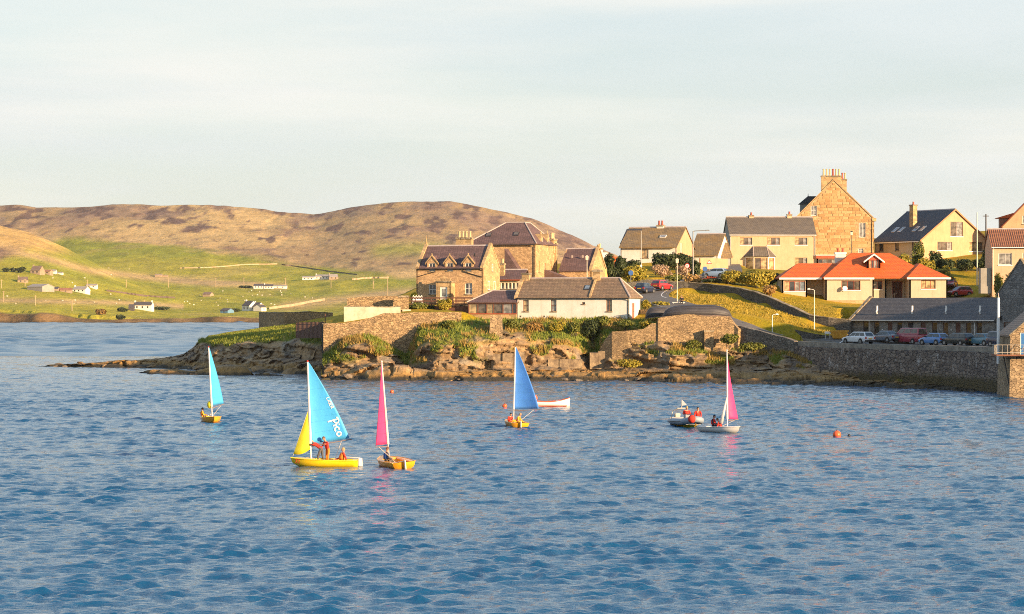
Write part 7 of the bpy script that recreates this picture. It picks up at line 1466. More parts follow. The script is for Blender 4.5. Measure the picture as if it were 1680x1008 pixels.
# ================================================================ SAILING DINGHIES
def fabric(name, c, tr=.35):
    m, t, bs = _m(name); bs.inputs['Roughness'].default_value = .6; v = coords(t); n = nd(t, 'ShaderNodeTexNoise', Scale=1.6, Detail=4); t.links.new(v, n.inputs['Vector'])
    col = mixc(t, ramp(t, n.outputs['Fac'], .3, .7), tuple(x * .88 for x in c), c); t.links.new(col, bs.inputs['Base Color']); bump(t, bs, n.outputs['Fac'], .03)
    tl = nd(t, 'ShaderNodeBsdfTranslucent'); t.links.new(col, tl.inputs[0]); ms = nd(t, 'ShaderNodeMixShader'); ms.inputs[0].default_value = tr; o = t.nodes['Material Output']; t.links.new(bs.outputs[0], ms.inputs[1]); t.links.new(tl.outputs[0], ms.inputs[2]); t.links.new(ms.outputs[0], o.inputs[0]); return m
F_CYAN, F_BLUE, F_PINK, F_YEL, F_WHT = fabric('cyan sailcloth', (.10, .58, .98)), fabric('mid blue sailcloth', (.10, .36, .90)), fabric('pink sailcloth', (.90, .075, .27)), fabric('yellow sailcloth', (.85, .76, .04)), fabric('white sailcloth', (.85, .83, .80))
H_YEL = plain('yellow hull', (.86, .60, .01), (.80, .52, .01), 2, .35, coat=.3); H_ORA = plain('orange yellow hull', (.82, .38, .015), (.72, .30, .015), 2, .35, coat=.3); H_WHT = plain('white hull', (.72, .69, .64), (.60, .57, .52), 2, .4); M_ALU = plain('aluminium spar', (.72, .70, .66), (.60, .58, .55), 3, .35, metal=.4); M_ROPE = plain('rope', (.6, .55, .45), (.5, .45, .36), 8, .9)
def hull_rings(L, B, fb, fs, kd, n=15, tw=.84):
    R_ = []
    for i in range(n):
        t = i / (n - 1); b = B / 2 * (tw + (1 - tw) * math.sin(min(1, t / .42) * PI / 2)) * (1 - max(0, (t - .42) / .58) ** 2.4) + .012; sh = fs + (fb - fs) * t ** 1.6; k = -kd * (1 - max(0, (t - .55) / .45) ** 2.2) + (sh * .35) * max(0, (t - .8) / .2) ** 2; x = -L / 2 + L * t + .10 * L * 0
        rk = .08 * max(0, t - .7) / .3
        R_.append([(x - rk * 1.6, 0, k), (x - rk * 1.2, b * .55, k + (sh - k) * .12), (x - rk * .8, b * .86, k + (sh - k) * .38), (x - rk * .3, b * .97, k + (sh - k) * .72), (x, b, sh)])
    return R_
def text_ribbon(mb, strokes, f, wd):
    """strokes in 2D -> ribbons through mapping f(x, y)"""
    for st in strokes:
        pts = [f(*p) for p in st]; L_ = []
        for i, p in enumerate(pts):
            d = (pts[min(i + 1, len(pts) - 1)] - pts[max(i - 1, 0)]).normalized(); n_ = Vector((-d.z, 0, d.x)) ; n_ = n_.normalized() * wd; L_.append([p + n_ + Vector((0, 0, 0)), p - n_])
        mb.loft(L_, False)
def arc(cx, cy, rx, ry, a0, a1, n=9): return [(cx + rx * math.cos(R(a0 + (a1 - a0) * i / n)), cy + ry * math.sin(R(a0 + (a1 - a0) * i / n))) for i in range(n + 1)]
TXT = {'P': [[(.02, -.4), (.12, .35), (.2, 1.0)], arc(.22, .68, .42, .34, 140, -110)], 'i': [[(.05, 0), (.13, .55)], [(.17, .75), (.2, .88)]], 'c': [arc(.3, .3, .28, .3, 50, 310)], 'o': [arc(.3, .3, .27, .3, 0, 360, 12)],
       'L': [[(0, 1), (0, 0), (.5, 0)]], 'A': [[(0, 0), (.3, 1), (.6, 0)], [(.12, .35), (.48, .35)]], 'S': [arc(.28, .74, .25, .26, 40, 270) + arc(.28, .26, .25, .24, 90, -140)], 'E': [[(.5, 1), (0, 1), (0, 0), (.5, 0)], [(0, .5), (.42, .5)]], 'R': [[(0, 0), (0, 1), (.35, 1), (.5, .75), (.35, .5), (0, .5)], [(.25, .5), (.55, 0)]], '7': [[(0, 1), (.5, 1), (.2, 0)]], '2': [arc(.26, .72, .25, .27, 160, -40) + [(0, 0), (.55, 0)]]}
def word(s, adv=.72, sp=None):
    out_ = []; x = 0
    for c in s:
        for st in TXT[c]: out_.append([(x + p[0], p[1]) for p in st])
        x += (sp or {}).get(c, adv)
    return out_
_once = {}
def sail_dk(m_):
    n = m_.name + ' seam'
    if n not in _once:
        c = m_.copy(); c.name = n; _once[n] = c
        for q_ in c.node_tree.nodes:
            if q_.type == 'MIX': q_.inputs['A'].default_value = tuple(x * .6 for x in q_.inputs['A'].default_value[:3]) + (1,); q_.inputs['B'].default_value = tuple(x * .6 for x in q_.inputs['B'].default_value[:3]) + (1,)
    return _once[n]
def plain_once(n, c):
    if n not in _once: _once[n] = plain(n, c)
    return _once[n]

def dinghy(label, u, vw, heading, hull, sail, boom, heel=0.0, mx=.62, foot=2.0, luff=4.35, zt=1.02, mast=5.45, camber=.10, jib=None, clew_up=.25, twist=.25, rake=0.0, second=None, dy=0.0, belly=1):
    p = wat(u, vw); r = thing('sailing_dinghy', label, 'sailing dinghy', (p.x, p.y + dy, .02), R(heading), 'sailing dinghies on the water'); r.rotation_euler = (R(heel), R(rake) * 0, R(heading)); r.rotation_mode = 'XYZ'
    L, B = 3.5, 1.42; hr = hull_rings(L, B, .42, .30, .12); full = [[(x, -y, z) for x, y, z in reversed(g[1:])] + list(g) for g in hr]
    mb = MB(); mb.loft(full, False); mb.add(full[0], [tuple(range(len(full[0])))]); h = mb.build('hull', hull, r, smooth=True); 
    dk = []
    for i, g in enumerate(hr):
        x, b, s = g[-1]; t = i / (len(hr) - 1); fl = .10 if .10 < t < .62 else s + .025; dk.append([(x, -b, s), (x, -b * .62, s + .02), (x, -b * .56, fl), (x, 0, fl if fl < .2 else s + .05), (x, b * .56, fl), (x, b * .62, s + .02), (x, b, s)])
    MB().loft(dk, False).build('deck', hull, r)
    MB().tube([g[-1] for g in hr], .028, 6).build('gunwale', second or hull, h); MB().tube([(x, -y, z) for x, y, z in (g[-1] for g in hr)], .028, 6).build('gunwale', second or hull, h)
    rd = MB(); rd.prism([(-L / 2 - .04, -.02, -.35), (-L / 2 - .28, -.02, -.35), (-L / 2 - .22, -.02, .42), (-L / 2 - .04, -.02, .42)], (0, .04, 0)); rd.build('rudder', M_WPAINT, r); MB().tube([(-L / 2 - .12, 0, .42), (-L / 2 + .65, .12, .48)], .018, 6).build('tiller', M_ALU, r)
    tp = Vector((mx - math.sin(R(rake)) * mast, 0, mast)); ft = Vector((mx, 0, .12)); MB().tube([ft, ft.lerp(tp, .5), tp], [.038, .034, .022], 8).build('mast', M_ALU, r)
    MB().ball(tp, .05, 8, 6).build('masthead_float', C_RED if 'cyan' in label else M_WPAINT, r)
    # mainsail: chord swings with the boom, twists off aloft, bellies to one side
    bd = Vector((-math.cos(R(boom)), math.sin(R(boom)), 0)); ns, ncd = 22, 12; V = []
    def sp(s, c):
        base = ft.lerp(tp, (zt + luff * s) / (mast - .12 + .0001)) ; ang = R(boom) * (1 + 0) + twist * s; d = Vector((-math.cos(ang), math.sin(ang), 0)); nrm = Vector((math.sin(ang), math.cos(ang), 0)) * belly
        ln = foot * ((1 - s) ** .92) * (1 + .06 * math.sin(PI * s)) + .05; q = base + d * ln * c + nrm * camber * ln * math.sin(PI * c ** .8) * (1 - .35 * s) + Vector((0, 0, clew_up * c * (1 - s)))
        return q
    for i in range(ns + 1):
        for j in range(ncd + 1): V.append(sp(i / ns, j / ncd))
    mb = MB(); mb.add(V, [(i * (ncd + 1) + j, i * (ncd + 1) + j + 1, (i + 1) * (ncd + 1) + j + 1, (i + 1) * (ncd + 1) + j) for i in range(ns) for j in range(ncd)]); sl = mb.build('mainsail', sail, r, smooth=True, fix=False); so = sl.modifiers.new('solidify', 'SOLIDIFY'); so.thickness = .008; so.offset = 0
    # pale luff sleeve round the mast
    MB().tube([sp(s / 10, 0) for s in range(11)], [.075 - .004 * s for s in range(11)], 8).build('luff_sleeve', F_WHT, sl)
    a = sp(0, 0) + Vector((0, 0, -.12)); b = sp(0, 1) + bd * .12 + Vector((0, 0, -.05)); MB().tube([a, b], [.03, .024], 7).build('boom', plain_once('grey boom', (.22, .17, .16)), r)
    MB().tube([b.lerp(a, .25), Vector((-.5, 0, .2))], .012, 5).build('mainsheet', M_ROPE, r)
    for k in (.32, .55, .76): 
        q0, q1 = sp(k, .55), sp(k, .99); mbt = MB(); mbt.tube([q0, q0.lerp(q1, .5) + (sp(k, .77) - q0.lerp(q1, .5)), q1], .012, 5); mbt.build('batten', sail, sl)
    for k in (.13, .26, .40, .66): MB().tube([sp(k, c / 8) for c in range(9)], .006, 4).build('seam', sail_dk(sail), sl)
    if jib:
        (tx, tz), (hz), (cx, cy, cz) = jib; A_, Hd, Cl = Vector((tx, 0, tz)), ft.lerp(tp, hz / mast) + Vector((.06, 0, 0)), Vector((cx, cy, cz)); V = []; n = 14
        for i in range(n + 1):
            for j in range(n + 1):
                s, c = i / n, j / n; l_ = A_.lerp(Hd, s); e_ = Cl.lerp(Hd, s); q = l_.lerp(e_, c) + Vector((0, 1 if cy > 0 else -1, 0)) * .10 * math.sin(PI * c) * (1 - s) * 1.2; q.z -= .12 * math.sin(PI * c) * (1 - s) * (s < .001) ; V.append(q)
        mb = MB(); mb.add(V, [(i * (n + 1) + j, i * (n + 1) + j + 1, (i + 1) * (n + 1) + j + 1, (i + 1) * (n + 1) + j) for i in range(n) for j in range(n)]); jj = mb.build('jib', F_YEL, r, smooth=True, fix=False); so = jj.modifiers.new('solidify', 'SOLIDIFY'); so.thickness = .008; MB().tube([A_ + Vector((.02, 0, -.12)), Hd], .012, 5).build('forestay', M_ROPE, r)
    return r, sp, sl, h
# --- yellow boat with cyan sail and yellow jib
r1, sp1, sl1, h1 = dinghy('yellow dinghy with big lettered cyan sail and yellow jib', 532, 765.5, 180, H_YEL, F_CYAN, -4, heel=0, mx=.68, foot=1.98, luff=4.28, zt=1.02, mast=5.45, camber=.07, jib=((1.62, .62), 2.85, (.72, .05, .88)), clew_up=.3, twist=.05, rake=-2.0, belly=-1)
def on_sail(px, pz):
    """point of the first boat's sail at local distance px behind the mast and height pz"""
    k = int(np.argmin((_SG[:, 0] - px) ** 2 + (_SG[:, 2] - pz) ** 2)); return Vector(_SG[k])
_SG = np.array([sp1(i / 60 * .9, j / 40) for i in range(61) for j in range(41)])
def sail_word(s, x0, z0, size, ang, wd, adv, sp=None):
    ca, sa = math.cos(ang), math.sin(ang); mb = MB()
    def f(a, b):
        X_, Z_ = a * size, b * size; ix, iz = X_ * ca - Z_ * sa, X_ * sa + Z_ * ca          # image-plane axes (right, up)
        lx, lz = x0 - ix, z0 + iz; q = on_sail(lx, lz); return Vector((lx, q.y + .03, lz))
    text_ribbon(mb, word(s, adv, sp), f, wd); return mb.build('lettering', M_WPAINT, sl1, fix=False)
def loc1(u, v): return ((532 - u) / 31.5, (765.5 - v) / 31.5)
a = loc1(542, 691); o_ = sail_word('Pico', a[0], a[1], .40, R(-66), .034, .72, {'P': .72, 'i': .36, 'c': .66})
a = loc1(535.5, 654.5); sail_word('LASER', a[0], a[1], .16, R(-66), .016, .78)
mb = MB()
def hullnum(a_, b_): return Vector((1.50 - a_ * .19, .0, .17 + b_ * .19))
st = []
for s in word('72', .72):
    pts = [hullnum(*p) for p in s]; L_ = []
    for i, p in enumerate(pts):
        t = (p.x + 1.75) / 3.5; k = min(13, max(0, t * 14)); i0 = int(k); g0, g1 = hull_rings(3.5, 1.42, .42, .30, .12)[i0], hull_rings(3.5, 1.42, .42, .30, .12)[min(14, i0 + 1)]; f_ = k - i0
        ys = [y0 * (1 - f_) + y1 * f_ for (_, y0, _), (_, y1, _) in zip(g0, g1)]; zs = [z0 * (1 - f_) + z1 * f_ for (_, _, z0), (_, _, z1) in zip(g0, g1)]; y = float(np.interp(p.z, zs, ys)); d = (pts[min(i + 1, len(pts) - 1)] - pts[max(i - 1, 0)]).normalized(); n_ = Vector((-d.z, 0, d.x)) * .017; q = Vector((p.x, y + .035, p.z)); L_.append([q + n_, q - n_])
    mb.loft(L_, False)
mb.build('hull_number', plain('red lettering', (.55, .04, .02), (.5, .035, .02), 5, .5), h1, fix=False)
def at1(lx, ly, lz, boat=r1):
    c, s = math.cos(boat.rotation_euler.z), math.sin(boat.rotation_euler.z); return (boat.location.x + lx * c - ly * s, boat.location.y + lx * s + ly * c, boat.location.z + lz)
J = stand(.95, hands=((.55, .2, 1.15), (.5, -.2, 1.1)), step=.16); person('person in red jacket and grey trousers bending under the cyan sail', at1(.15, .1, .08), R(180 - 20), J, C_RED, C_GREY, M_HAIRD, scale=.92)
J = stand(.35, hands=((.35, .22, 1.25), (.35, -.2, 1.05)), step=.08); person('person in orange overalls standing under the cyan sail', at1(-.18, -.1, .08), R(180 + 40), J, C_RED, C_ORA, M_HAIRR, vest=None, scale=.86)
J = sit(-.35, 0, hands=((-.25, .3, .18), (.3, -.15, .2)), knees=((.32, .16, .2), (.32, -.16, .2)), feet=((.55, .16, -.05), (.55, -.16, -.05))); person('fair haired person in red jacket sitting at the stern of the yellow dinghy', at1(-.85, .22, .16), R(195), J, C_RED, C_ORA, M_HAIRB, vest=C_ORA, scale=.9)
# --- pink sail, orange yellow hull
r2, _, _, _ = dinghy('orange yellow dinghy with deep pink sail in the foreground', 645, 765.5, 112, H_ORA, F_PINK, 36, heel=-5, mx=.55, foot=2.0, luff=4.35, zt=1.0, camber=.16, twist=-.12, rake=1.0, clew_up=.12, belly=1)
J = sit(.1, .05, hands=((.35, .1, .2), (.3, -.3, .25))); person('person in blue buoyancy aid sitting in the pink sailed orange dinghy', at1(-.35, .52, .2, r2), R(20), J, C_GREY, C_GREY, M_HAIRR, vest=C_BLUE, scale=.9, face=.3)
# --- mid blue sail
r3, sp3, sl3, _ = dinghy('orange dinghy with mid blue sail before the white rowing boat', 845, 700, 102, H_ORA, F_BLUE, -62, heel=1.5, mx=.55, foot=1.78, luff=4.35, zt=1.05, camber=.08, twist=-.05, rake=0, clew_up=.1, belly=-1)
J = sit(.2, 0, hands=((.3, .1, .4), (.35, -.2, .3))); person('person in red jacket hunched at the left of the mid blue sail', at1(-.25, .45, .18, r3), R(-50), J, C_RED, C_BLK, M_HAIRD, vest=C_RED, scale=.85)
J = sit(.35, 0, hands=((.5, .2, .1), (.5, -.2, .1)), knees=((.45, .15, .25), (.45, -.15, .25))); person('person in yellow oilskins reaching across the mid blue sailed dinghy', at1(-.5, -.05, .18, r3), R(-25), J, C_YEL, C_YEL, M_HAIRB, vest=C_ORA, scale=.85)
# --- distant cyan sail on the left
r4, _, _, _ = dinghy('small yellow dinghy with narrow cyan sail off the rocky headland', 347, 692.5, 284, H_ORA, F_CYAN, 34, heel=3, mx=.55, foot=1.9, luff=4.35, zt=1.0, camber=.16, twist=.05, rake=-.5, clew_up=.1, belly=-1)
MB().ball((.35, -.1, 1.25), (.22, .2, .28), 10, 8).build('rolled_jib', F_YEL, r4, smooth=True)
J = sit(-.1, 0, hands=((.3, .1, .3), (.3, -.2, .25))); person('person in yellow oilskins leaning out of the small cyan sailed dinghy', at1(-.2, -.62, .26, r4), R(10), J, C_YEL, C_YEL, M_HAIRD, vest=C_ORA, scale=.85)
# --- pink sail by the rescue boat
r5, _, _, _ = dinghy('white dinghy with twisted pink sail beside the grey rescue boat', 1184, 709.5, 308, H_WHT, F_PINK, 68, heel=-1.0, mx=.55, foot=1.6, luff=4.5, zt=.75, camber=.22, twist=-.35, rake=1.5, clew_up=.0, belly=1)
MB().tube([(.5, .0, 2.4), (.35, -.15, 1.4), (.15, -.2, .6)], [.05, .09, .13], 8).build('loose_sail', F_WHT, r5, smooth=True)
J = sit(.1, 0, hands=((.35, .1, .22), (.35, -.15, .22))); person('person in red buoyancy aid and navy cap sitting in the white dinghy stern', at1(-.7, -.15, .3, r5), R(-30), J, C_NAVY, C_NAVY, M_HAIRD, vest=C_RED, cap=C_NAVY, scale=.9)
J = sit(.55, 0, hands=((.5, .15, .1), (.5, -.15, .1))); person('person in red jacket crouching under the twisted pink sail', at1(.15, -.1, .16, r5), R(150), J, C_RED, C_BLK, M_HAIRD, scale=.85)

# ================================================================ RESCUE BOAT, ROWING BOAT, BUOYS
def rescue_boat():
    p = wat(1128, 700.5); r = thing('rescue_boat', 'grey inflatable rescue boat with a pale arch and two people', 'inflatable boat', (p.x, p.y, .0), R(-74)); G = plain('grey inflatable tube', (.26, .31, .36), (.2, .24, .29), 2, .55); L = 3.9
    path = [(-L / 2, .68, .34)] + [(x, .68, .34 + .02 * i) for i, x in enumerate((-1.2, -.4, .4))] + [(.9, .64, .42), (1.35, .5, .5), (1.68, .25, .57), (1.78, 0, .6), (1.68, -.25, .57), (1.35, -.5, .5), (.9, -.64, .42)] + [(x, -.68, .38 - .02 * i) for i, x in enumerate((.4, -.4, -1.2))] + [(-L / 2, -.68, .34)]
    MB().tube(path, [.12] + [.22] * (len(path) - 2) + [.12], 12).build('tube', G, r, smooth=True); MB().tube([(x, y * 1.3, z) for x, y, z in path[1:-1]], .035, 6).build('rubbing_strake', M_BUMP, r)
    mb = MB(); mb.loft([[(x, -b, .22), (x, 0, k), (x, b, .22)] for x, b, k in ((-L / 2, .6, -.15), (-.6, .6, -.18), (.6, .55, -.15), (1.3, .38, .05), (1.65, .05, .35))], False); mb.build('hull', H_YEL, r); MB().box(-L / 2 + .1, 1.2, -.55, .55, .2, .24).build('floor', M_GREYS, r); MB().box(-L / 2, -L / 2 + .08, -.6, .6, .05, .6).build('transom', M_GREYS, r)
    MB().box(-.15, .25, -.25, .25, .24, .85).build('console', M_GREYS, r, bevel=.04); MB().box(-.75, -.3, -.25, .25, .24, .55).build('seat', M_BUMP, r, bevel=.04)
    for s in (-1, 1): MB().tube([(-L / 2 + .25, s * .6, .4), (-L / 2 + .35, s * .55, 1.0), (-L / 2 + .75, s * .3, 1.25)], .03, 7).build('arch_leg', M_CREAMP, r)
    MB().tube([(-L / 2 + .75, .3, 1.25), (-L / 2 + .75, -.3, 1.25)], .03, 7).build('arch_top', M_CREAMP, r); MB().tube([(-L / 2 + .75, 0, 1.25), (-L / 2 + .8, 0, 1.85)], .02, 6).build('flagstaff', M_CREAMP, r)
    MB().add([(-L / 2 + .8, .0, 1.85), (-L / 2 + .95, .3, 1.5), (-L / 2 + .78, 0, 1.42), (-L / 2 + .812, .0, 1.85), (-L / 2 + .962, .3, 1.5), (-L / 2 + .792, .0, 1.42)], [(0, 1, 2), (5, 4, 3), (0, 3, 4, 1), (1, 4, 5, 2), (2, 5, 3, 0)]).build('flag', F_WHT, r)
    MB().taper(-L / 2 - .2, 0, .35, .85, .14, .16, .22, .2).build('outboard_motor', M_CREAMP, r, bevel=.05); MB().box(-L / 2 - .24, -L / 2 - .12, -.06, .06, -.4, .35).build('motor_leg', M_BUMP, r)
    J = sit(.1, 0, hands=((.4, .15, .35), (.4, -.15, .35))); person('person in red jacket facing us at the helm of the rescue boat', at1(-.5, .1, .52, r), R(-80), J, C_RED, C_RED, M_HAIRB, vest=C_RED, scale=1.0); 
    J = sit(.15, 0, hands=((.35, .1, .2), (.35, -.1, .2))); person('dark haired person in open red jacket near the rescue boat bow', at1(.5, .58, .5, r), R(-95), J, C_RED, C_NAVY, M_HAIRD, vest=None, scale=1.0)
    q = at1(1.75, -.32, .62, r); o = thing('fender', 'big red ball fender on the side of the rescue boat', 'fender', q); MB().ball((0, 0, 0), .28, 16, 12).build('ball', C_RED, o, smooth=True); MB().tube([(0, 0, .26), (0, .1, .42)], .03, 6).build('eye', M_BUMP, o)
rescue_boat()
def rowing_boat():
    p = wat(897, 667.5); r = thing('rowing_boat', 'white clinker rowing boat with red trim moored behind the mid blue sail', 'rowing boat', (p.x, p.y, 0), R(4)); L, B = 3.7, 1.35; rings = []; n = 17
    for i in range(n):
        t = i / (n - 1); s = 2 * t - 1; b = B / 2 * (1 - abs(s) ** 2.6) ** .8 * (1 if s > 0 else 1) + (.25 if s < 0 else .015) * (1 - 0) * abs(s) ** 3; sh = .42 + .26 * s * s * (1.25 if s > 0 else .9); x = s * L / 2 + (.1 * max(0, s) ** 3); k = -.12 + .25 * max(0, abs(s) - .75) * 2
        rings.append([(x, -b, sh), (x, -b * .97, sh * .62), (x, -b * .82, .14), (x, -b * .4, k + .05), (x, 0, k), (x, b * .4, k + .05), (x, b * .82, .14), (x, b * .97, sh * .62), (x, b, sh)])
    mb = MB(); mb.loft(rings, False); mb.add(rings[0], [tuple(range(9))]); h = mb.build('hull', H_WHT2, r, smooth=True); so = h.modifiers.new('solidify', 'SOLIDIFY'); so.thickness = .035; so.offset = 0
    for s in (0, 8): MB().tube([g[s] for g in rings], .035, 6).build('gunwale', C_TRIM, h)
    MB().tube([(g[2][0], g[2][1] * 1.03, g[2][2] - .07) for g in rings[1:-1]], .05, 6).build('boot_top', C_TRIM, h); MB().tube([(g[6][0], g[6][1] * 1.03, g[6][2] - .07) for g in rings[1:-1]], .05, 6).build('boot_top', C_TRIM, h)
    for x in (-.8, .1, .95): MB().box(x - .13, x + .13, -.56, .56, .34, .38).build('thwart', plain_once('pale blue inside', (.35, .55, .65)), r)
    MB().add([(.75, -.5, .44), (1.5, -.22, .56), (1.5, .22, .56), (.75, .5, .44), (.75, 0, .52), (1.5, 0, .62)], [(0, 1, 5, 4), (4, 5, 2, 3)]).build('bow_cover', plain_once('pale blue inside', (.35, .55, .65)), r)
    q = at1(-1.05, 0, .74, r); o = thing('mooring_buoy', 'orange ball buoy resting in the white rowing boat', 'buoy', q); MB().ball((0, 0, 0), .27, 16, 12).build('ball', C_ORB, o, smooth=True); MB().tube([(0, 0, .25), (0, 0, .36)], .04, 7).build('eye', M_BUMP, o)
H_WHT2 = plain('white planked hull', (.78, .76, .72), (.68, .65, .6), 2, .45, .02, 3, stretch=(.2, 1, 9)); C_TRIM = cloth('red boat trim', (.50, .10, .05)); C_ORB = plain('orange buoy plastic', (.80, .13, .03), (.68, .10, .03), 3, .4)
rowing_boat()
def buoy(label, u, v, rad, mat):
    p = wat(u, v); o = thing('mooring_buoy', label, 'buoy', (p.x, p.y, 0)); MB().ball((0, 0, rad * .45), rad, 18, 12).build('ball', mat, o, smooth=True); MB().tube([(0, 0, rad * 1.42), (0, 0, rad * 1.65)], rad * .16, 8).build('eye', M_BUMP, o); MB().tube([(0, 0, rad * .3), (rad * .3, 0, -.6)], .02, 5).build('mooring_rope', M_ROPE, o)
buoy('orange ball buoy floating alone at the right', 1373, 716.5, .27, C_ORB); buoy('red ball buoy left of the mid blue sail', 828, 668.5, .21, C_ORB); buoy('small orange buoy left of the tall pink sail', 643, 644.5, .2, C_ORB); buoy('tiny dark float right of the lone orange buoy', 1393, 716, .1, M_BUMP)
# someone by the lamp post behind the upturned boat
g = P(1118.5, 497.5, 308); J = sit(.1, 0, hands=((.3, .1, .25), (.3, -.1, .25))); o = person('person in dark clothes sitting behind the big upturned boat', (g.x, g.y, g.z + .1), R(-100), J, C_BLK, C_BLK, M_HAIRB)
g2 = thing('low_bench', 'low pale plank seat behind the big upturned boat', 'bench', (g.x - .3, g.y + .0, g.z)); MB().box(-.9, .7, -.2, .2, .06, .12).build('seat', M_WPAINT, g2); MB().box(-.8, -.7, -.15, .15, -.7, .06).build('leg', M_WPAINT, g2); MB().box(.5, .6, -.15, .15, -.7, .06).build('leg', M_WPAINT, g2)

# ================================================================ FAR CROFTS, FENCES, POLES, SHEEP
def farpt(u, v):
    ys = np.linspace(Y0F + 5, 3400, 900); us = np.full_like(ys, u); z = far_z(us, ys); vv = HOR - (z - CAM_H) * FPX / ys
    k = np.argmax(vv < v); k = max(1, k); Y = ys[k]; return Vector(((u - 840) * Y / FPX, Y, float(z[k])))
M_FWHT = plain('limewash', (.74, .70, .62), (.66, .61, .52), .3, .9); M_FSTN = plain('old barn stone', (.36, .27, .18), (.26, .19, .13), .3, .9); M_FROOF = plain('far slate', (.08, .07, .075), (.06, .052, .055), .3, .8); M_FRED = plain('rusty iron roof', (.34, .15, .08), (.26, .11, .06), .3, .9); M_FGRY = plain('asbestos roof', (.34, .30, .26), (.26, .23, .2), .3, .9); M_FBLU = plain('blue shed', (.12, .25, .36), (.1, .2, .3), .3, .8); M_FBRN = plain('brown roof', (.2, .14, .1), (.15, .1, .075), .3, .9)
def croft(label, u0, u1, vb, ve, vr, wall, roof, rot=0.0, D=None, chim=0, name='croft_house', cat='house', wins=2):
    p = farpt((u0 + u1) / 2, vb); k = p.y / FPX; W = (u1 - u0) * k; D = D or min(W * .6, 7.5); ze, zr = (vb - ve) * k, (vb - vr) * k; r = thing(name, label, cat, p, R(rot)); x0, x1 = -W / 2, W / 2
    MB().add([(x0, 0, -2), (x1, 0, -2), (x1, 0, ze), (x0, 0, ze), (x0, D, -2), (x1, D, -2), (x1, D, ze), (x0, D, ze), (x0, D / 2, zr), (x1, D / 2, zr)], [(0, 1, 2, 3), (5, 4, 7, 6), (1, 5, 6, 9, 2), (4, 0, 3, 8, 7)]).build('wall', wall, r)
    gable_roof(r, x0, x1, 0, D, ze, zr, roof, oh=.3, og=-.25 if chim else .2, th=.25, ridge=None)
    if chim:
        for x in (x0 + .6, x1 - .6)[:chim]: MB().box(x - .5, x + .5, D / 2 - .6, D / 2 + .6, zr - .8, zr + 1.2).build('chimney', wall, r)
    for i in range(wins): x = x0 + W * (i + .7) / (wins + .4); w_ = MB().box(x - .55, x + .55, -.06, .05, ze * .35, ze * .8).build('window', G_DARK, r)
    return r
croft('white croft house with two chimneys near the far shore', 218, 249, 509, 501, 496, M_FWHT, M_FROOF, -8, 7, 2, wins=3); croft('dark lean shed at the left end of the white croft', 211, 219, 510, 505, 500, M_FROOF, M_FROOF, 0, 6, 0, 'croft_shed', 'shed', 0)
croft('tallest white gabled house of the three by the far shore', 394, 412, 510.5, 502, 494.5, M_FWHT, M_FROOF, -40, 9, 1, wins=2); croft('middle white gabled house of the three by the far shore', 409, 425, 510.5, 503.5, 497, M_FWHT, M_FROOF, -40, 8, 1, wins=2); croft('smallest white gabled house of the three by the far shore', 426, 440, 511, 504.5, 500, M_FWHT, M_FROOF, 60, 8, 0, wins=1); croft('pale blue shed left of the three white gabled houses', 360, 375, 514.5, 510, 506.5, M_FBLU, M_FROOF, -30, 8, 0, 'croft_shed', 'shed', 1)
croft('brown roofed farmhouse highest in the left farm group', 49, 66, 450, 444, 437, M_FSTN, M_FBRN, -15, 9, 1, 'farm_house', wins=2); croft('rusty roofed byre right of the highest farmhouse', 66, 82, 450, 446, 443.5, M_FSTN, M_FRED, -10, 8, 0, 'farm_byre', 'barn', 2); croft('white cottage at the right end of the upper farm group', 82, 91, 449, 445.5, 443, M_FWHT, M_FGRY, 0, 7, 0, 'farm_cottage', 'house', 1); croft('low white store on the upper farm track', 94, 102, 450.5, 448.5, 447, M_FWHT, M_FGRY, 0, 6, 0, 'farm_store', 'shed', 0)
croft('small stone farmhouse alone at the left', 29, 46, 464.5, 460, 455, M_FSTN, M_FBRN, 10, 8, 1, 'farm_house', wins=2); croft('big grey barn in the lower left farm group', 41, 73, 478, 471, 466.5, M_FGRY, M_FGRY, -30, 14, 0, 'farm_barn', 'barn', 0); croft('dark low shed right of the big grey barn', 80, 95, 477, 474.5, 471.5, M_FSTN, M_FROOF, 0, 8, 0, 'farm_shed', 'shed', 1)
croft('rusty red roofed barn in the lower farm group', 98, 117, 480, 476.5, 473, M_FSTN, M_FRED, 5, 9, 0, 'farm_barn', 'barn', 1); croft('long white farm cottage in the lower farm group', 117, 141, 480, 475, 470.5, M_FWHT, M_FGRY, -15, 9, 1, 'farm_cottage', wins=3); croft('pale house behind the long white farm cottage', 141, 158, 472.5, 469, 466.5, M_FWHT, M_FGRY, 0, 8, 0, 'farm_house', wins=2)
croft('stone ruin on the middle of the far pasture', 254, 265, 455, 451.5, 450, M_FSTN, M_FSTN, 0, 8, 0, 'stone_ruin', 'ruin', 0); croft('low ruin right of the stone ruin on the far pasture', 266, 275, 454.5, 452.5, 452, M_FSTN, M_FSTN, 0, 5, 0, 'stone_ruin', 'ruin', 0); croft('dark lone barn on the bright green far field', 332, 345, 487, 483.5, 480, M_FSTN, M_FBRN, -15, 9, 0, 'field_barn', 'barn', 0)
croft('slate roofed bungalow left in the central far hamlet', 416, 432, 474, 469.5, 466.5, M_FWHT, M_FROOF, 0, 9, 0, 'hamlet_house', wins=3); croft('slate roofed bungalow in the middle of the central far hamlet', 433, 449, 474, 470, 467, M_FWHT, M_FROOF, 5, 9, 1, 'hamlet_house', wins=3); croft('long pale shed right in the central far hamlet', 449, 470, 474, 470.5, 469, M_FWHT, M_FGRY, 0, 9, 0, 'hamlet_shed', 'shed', 2)
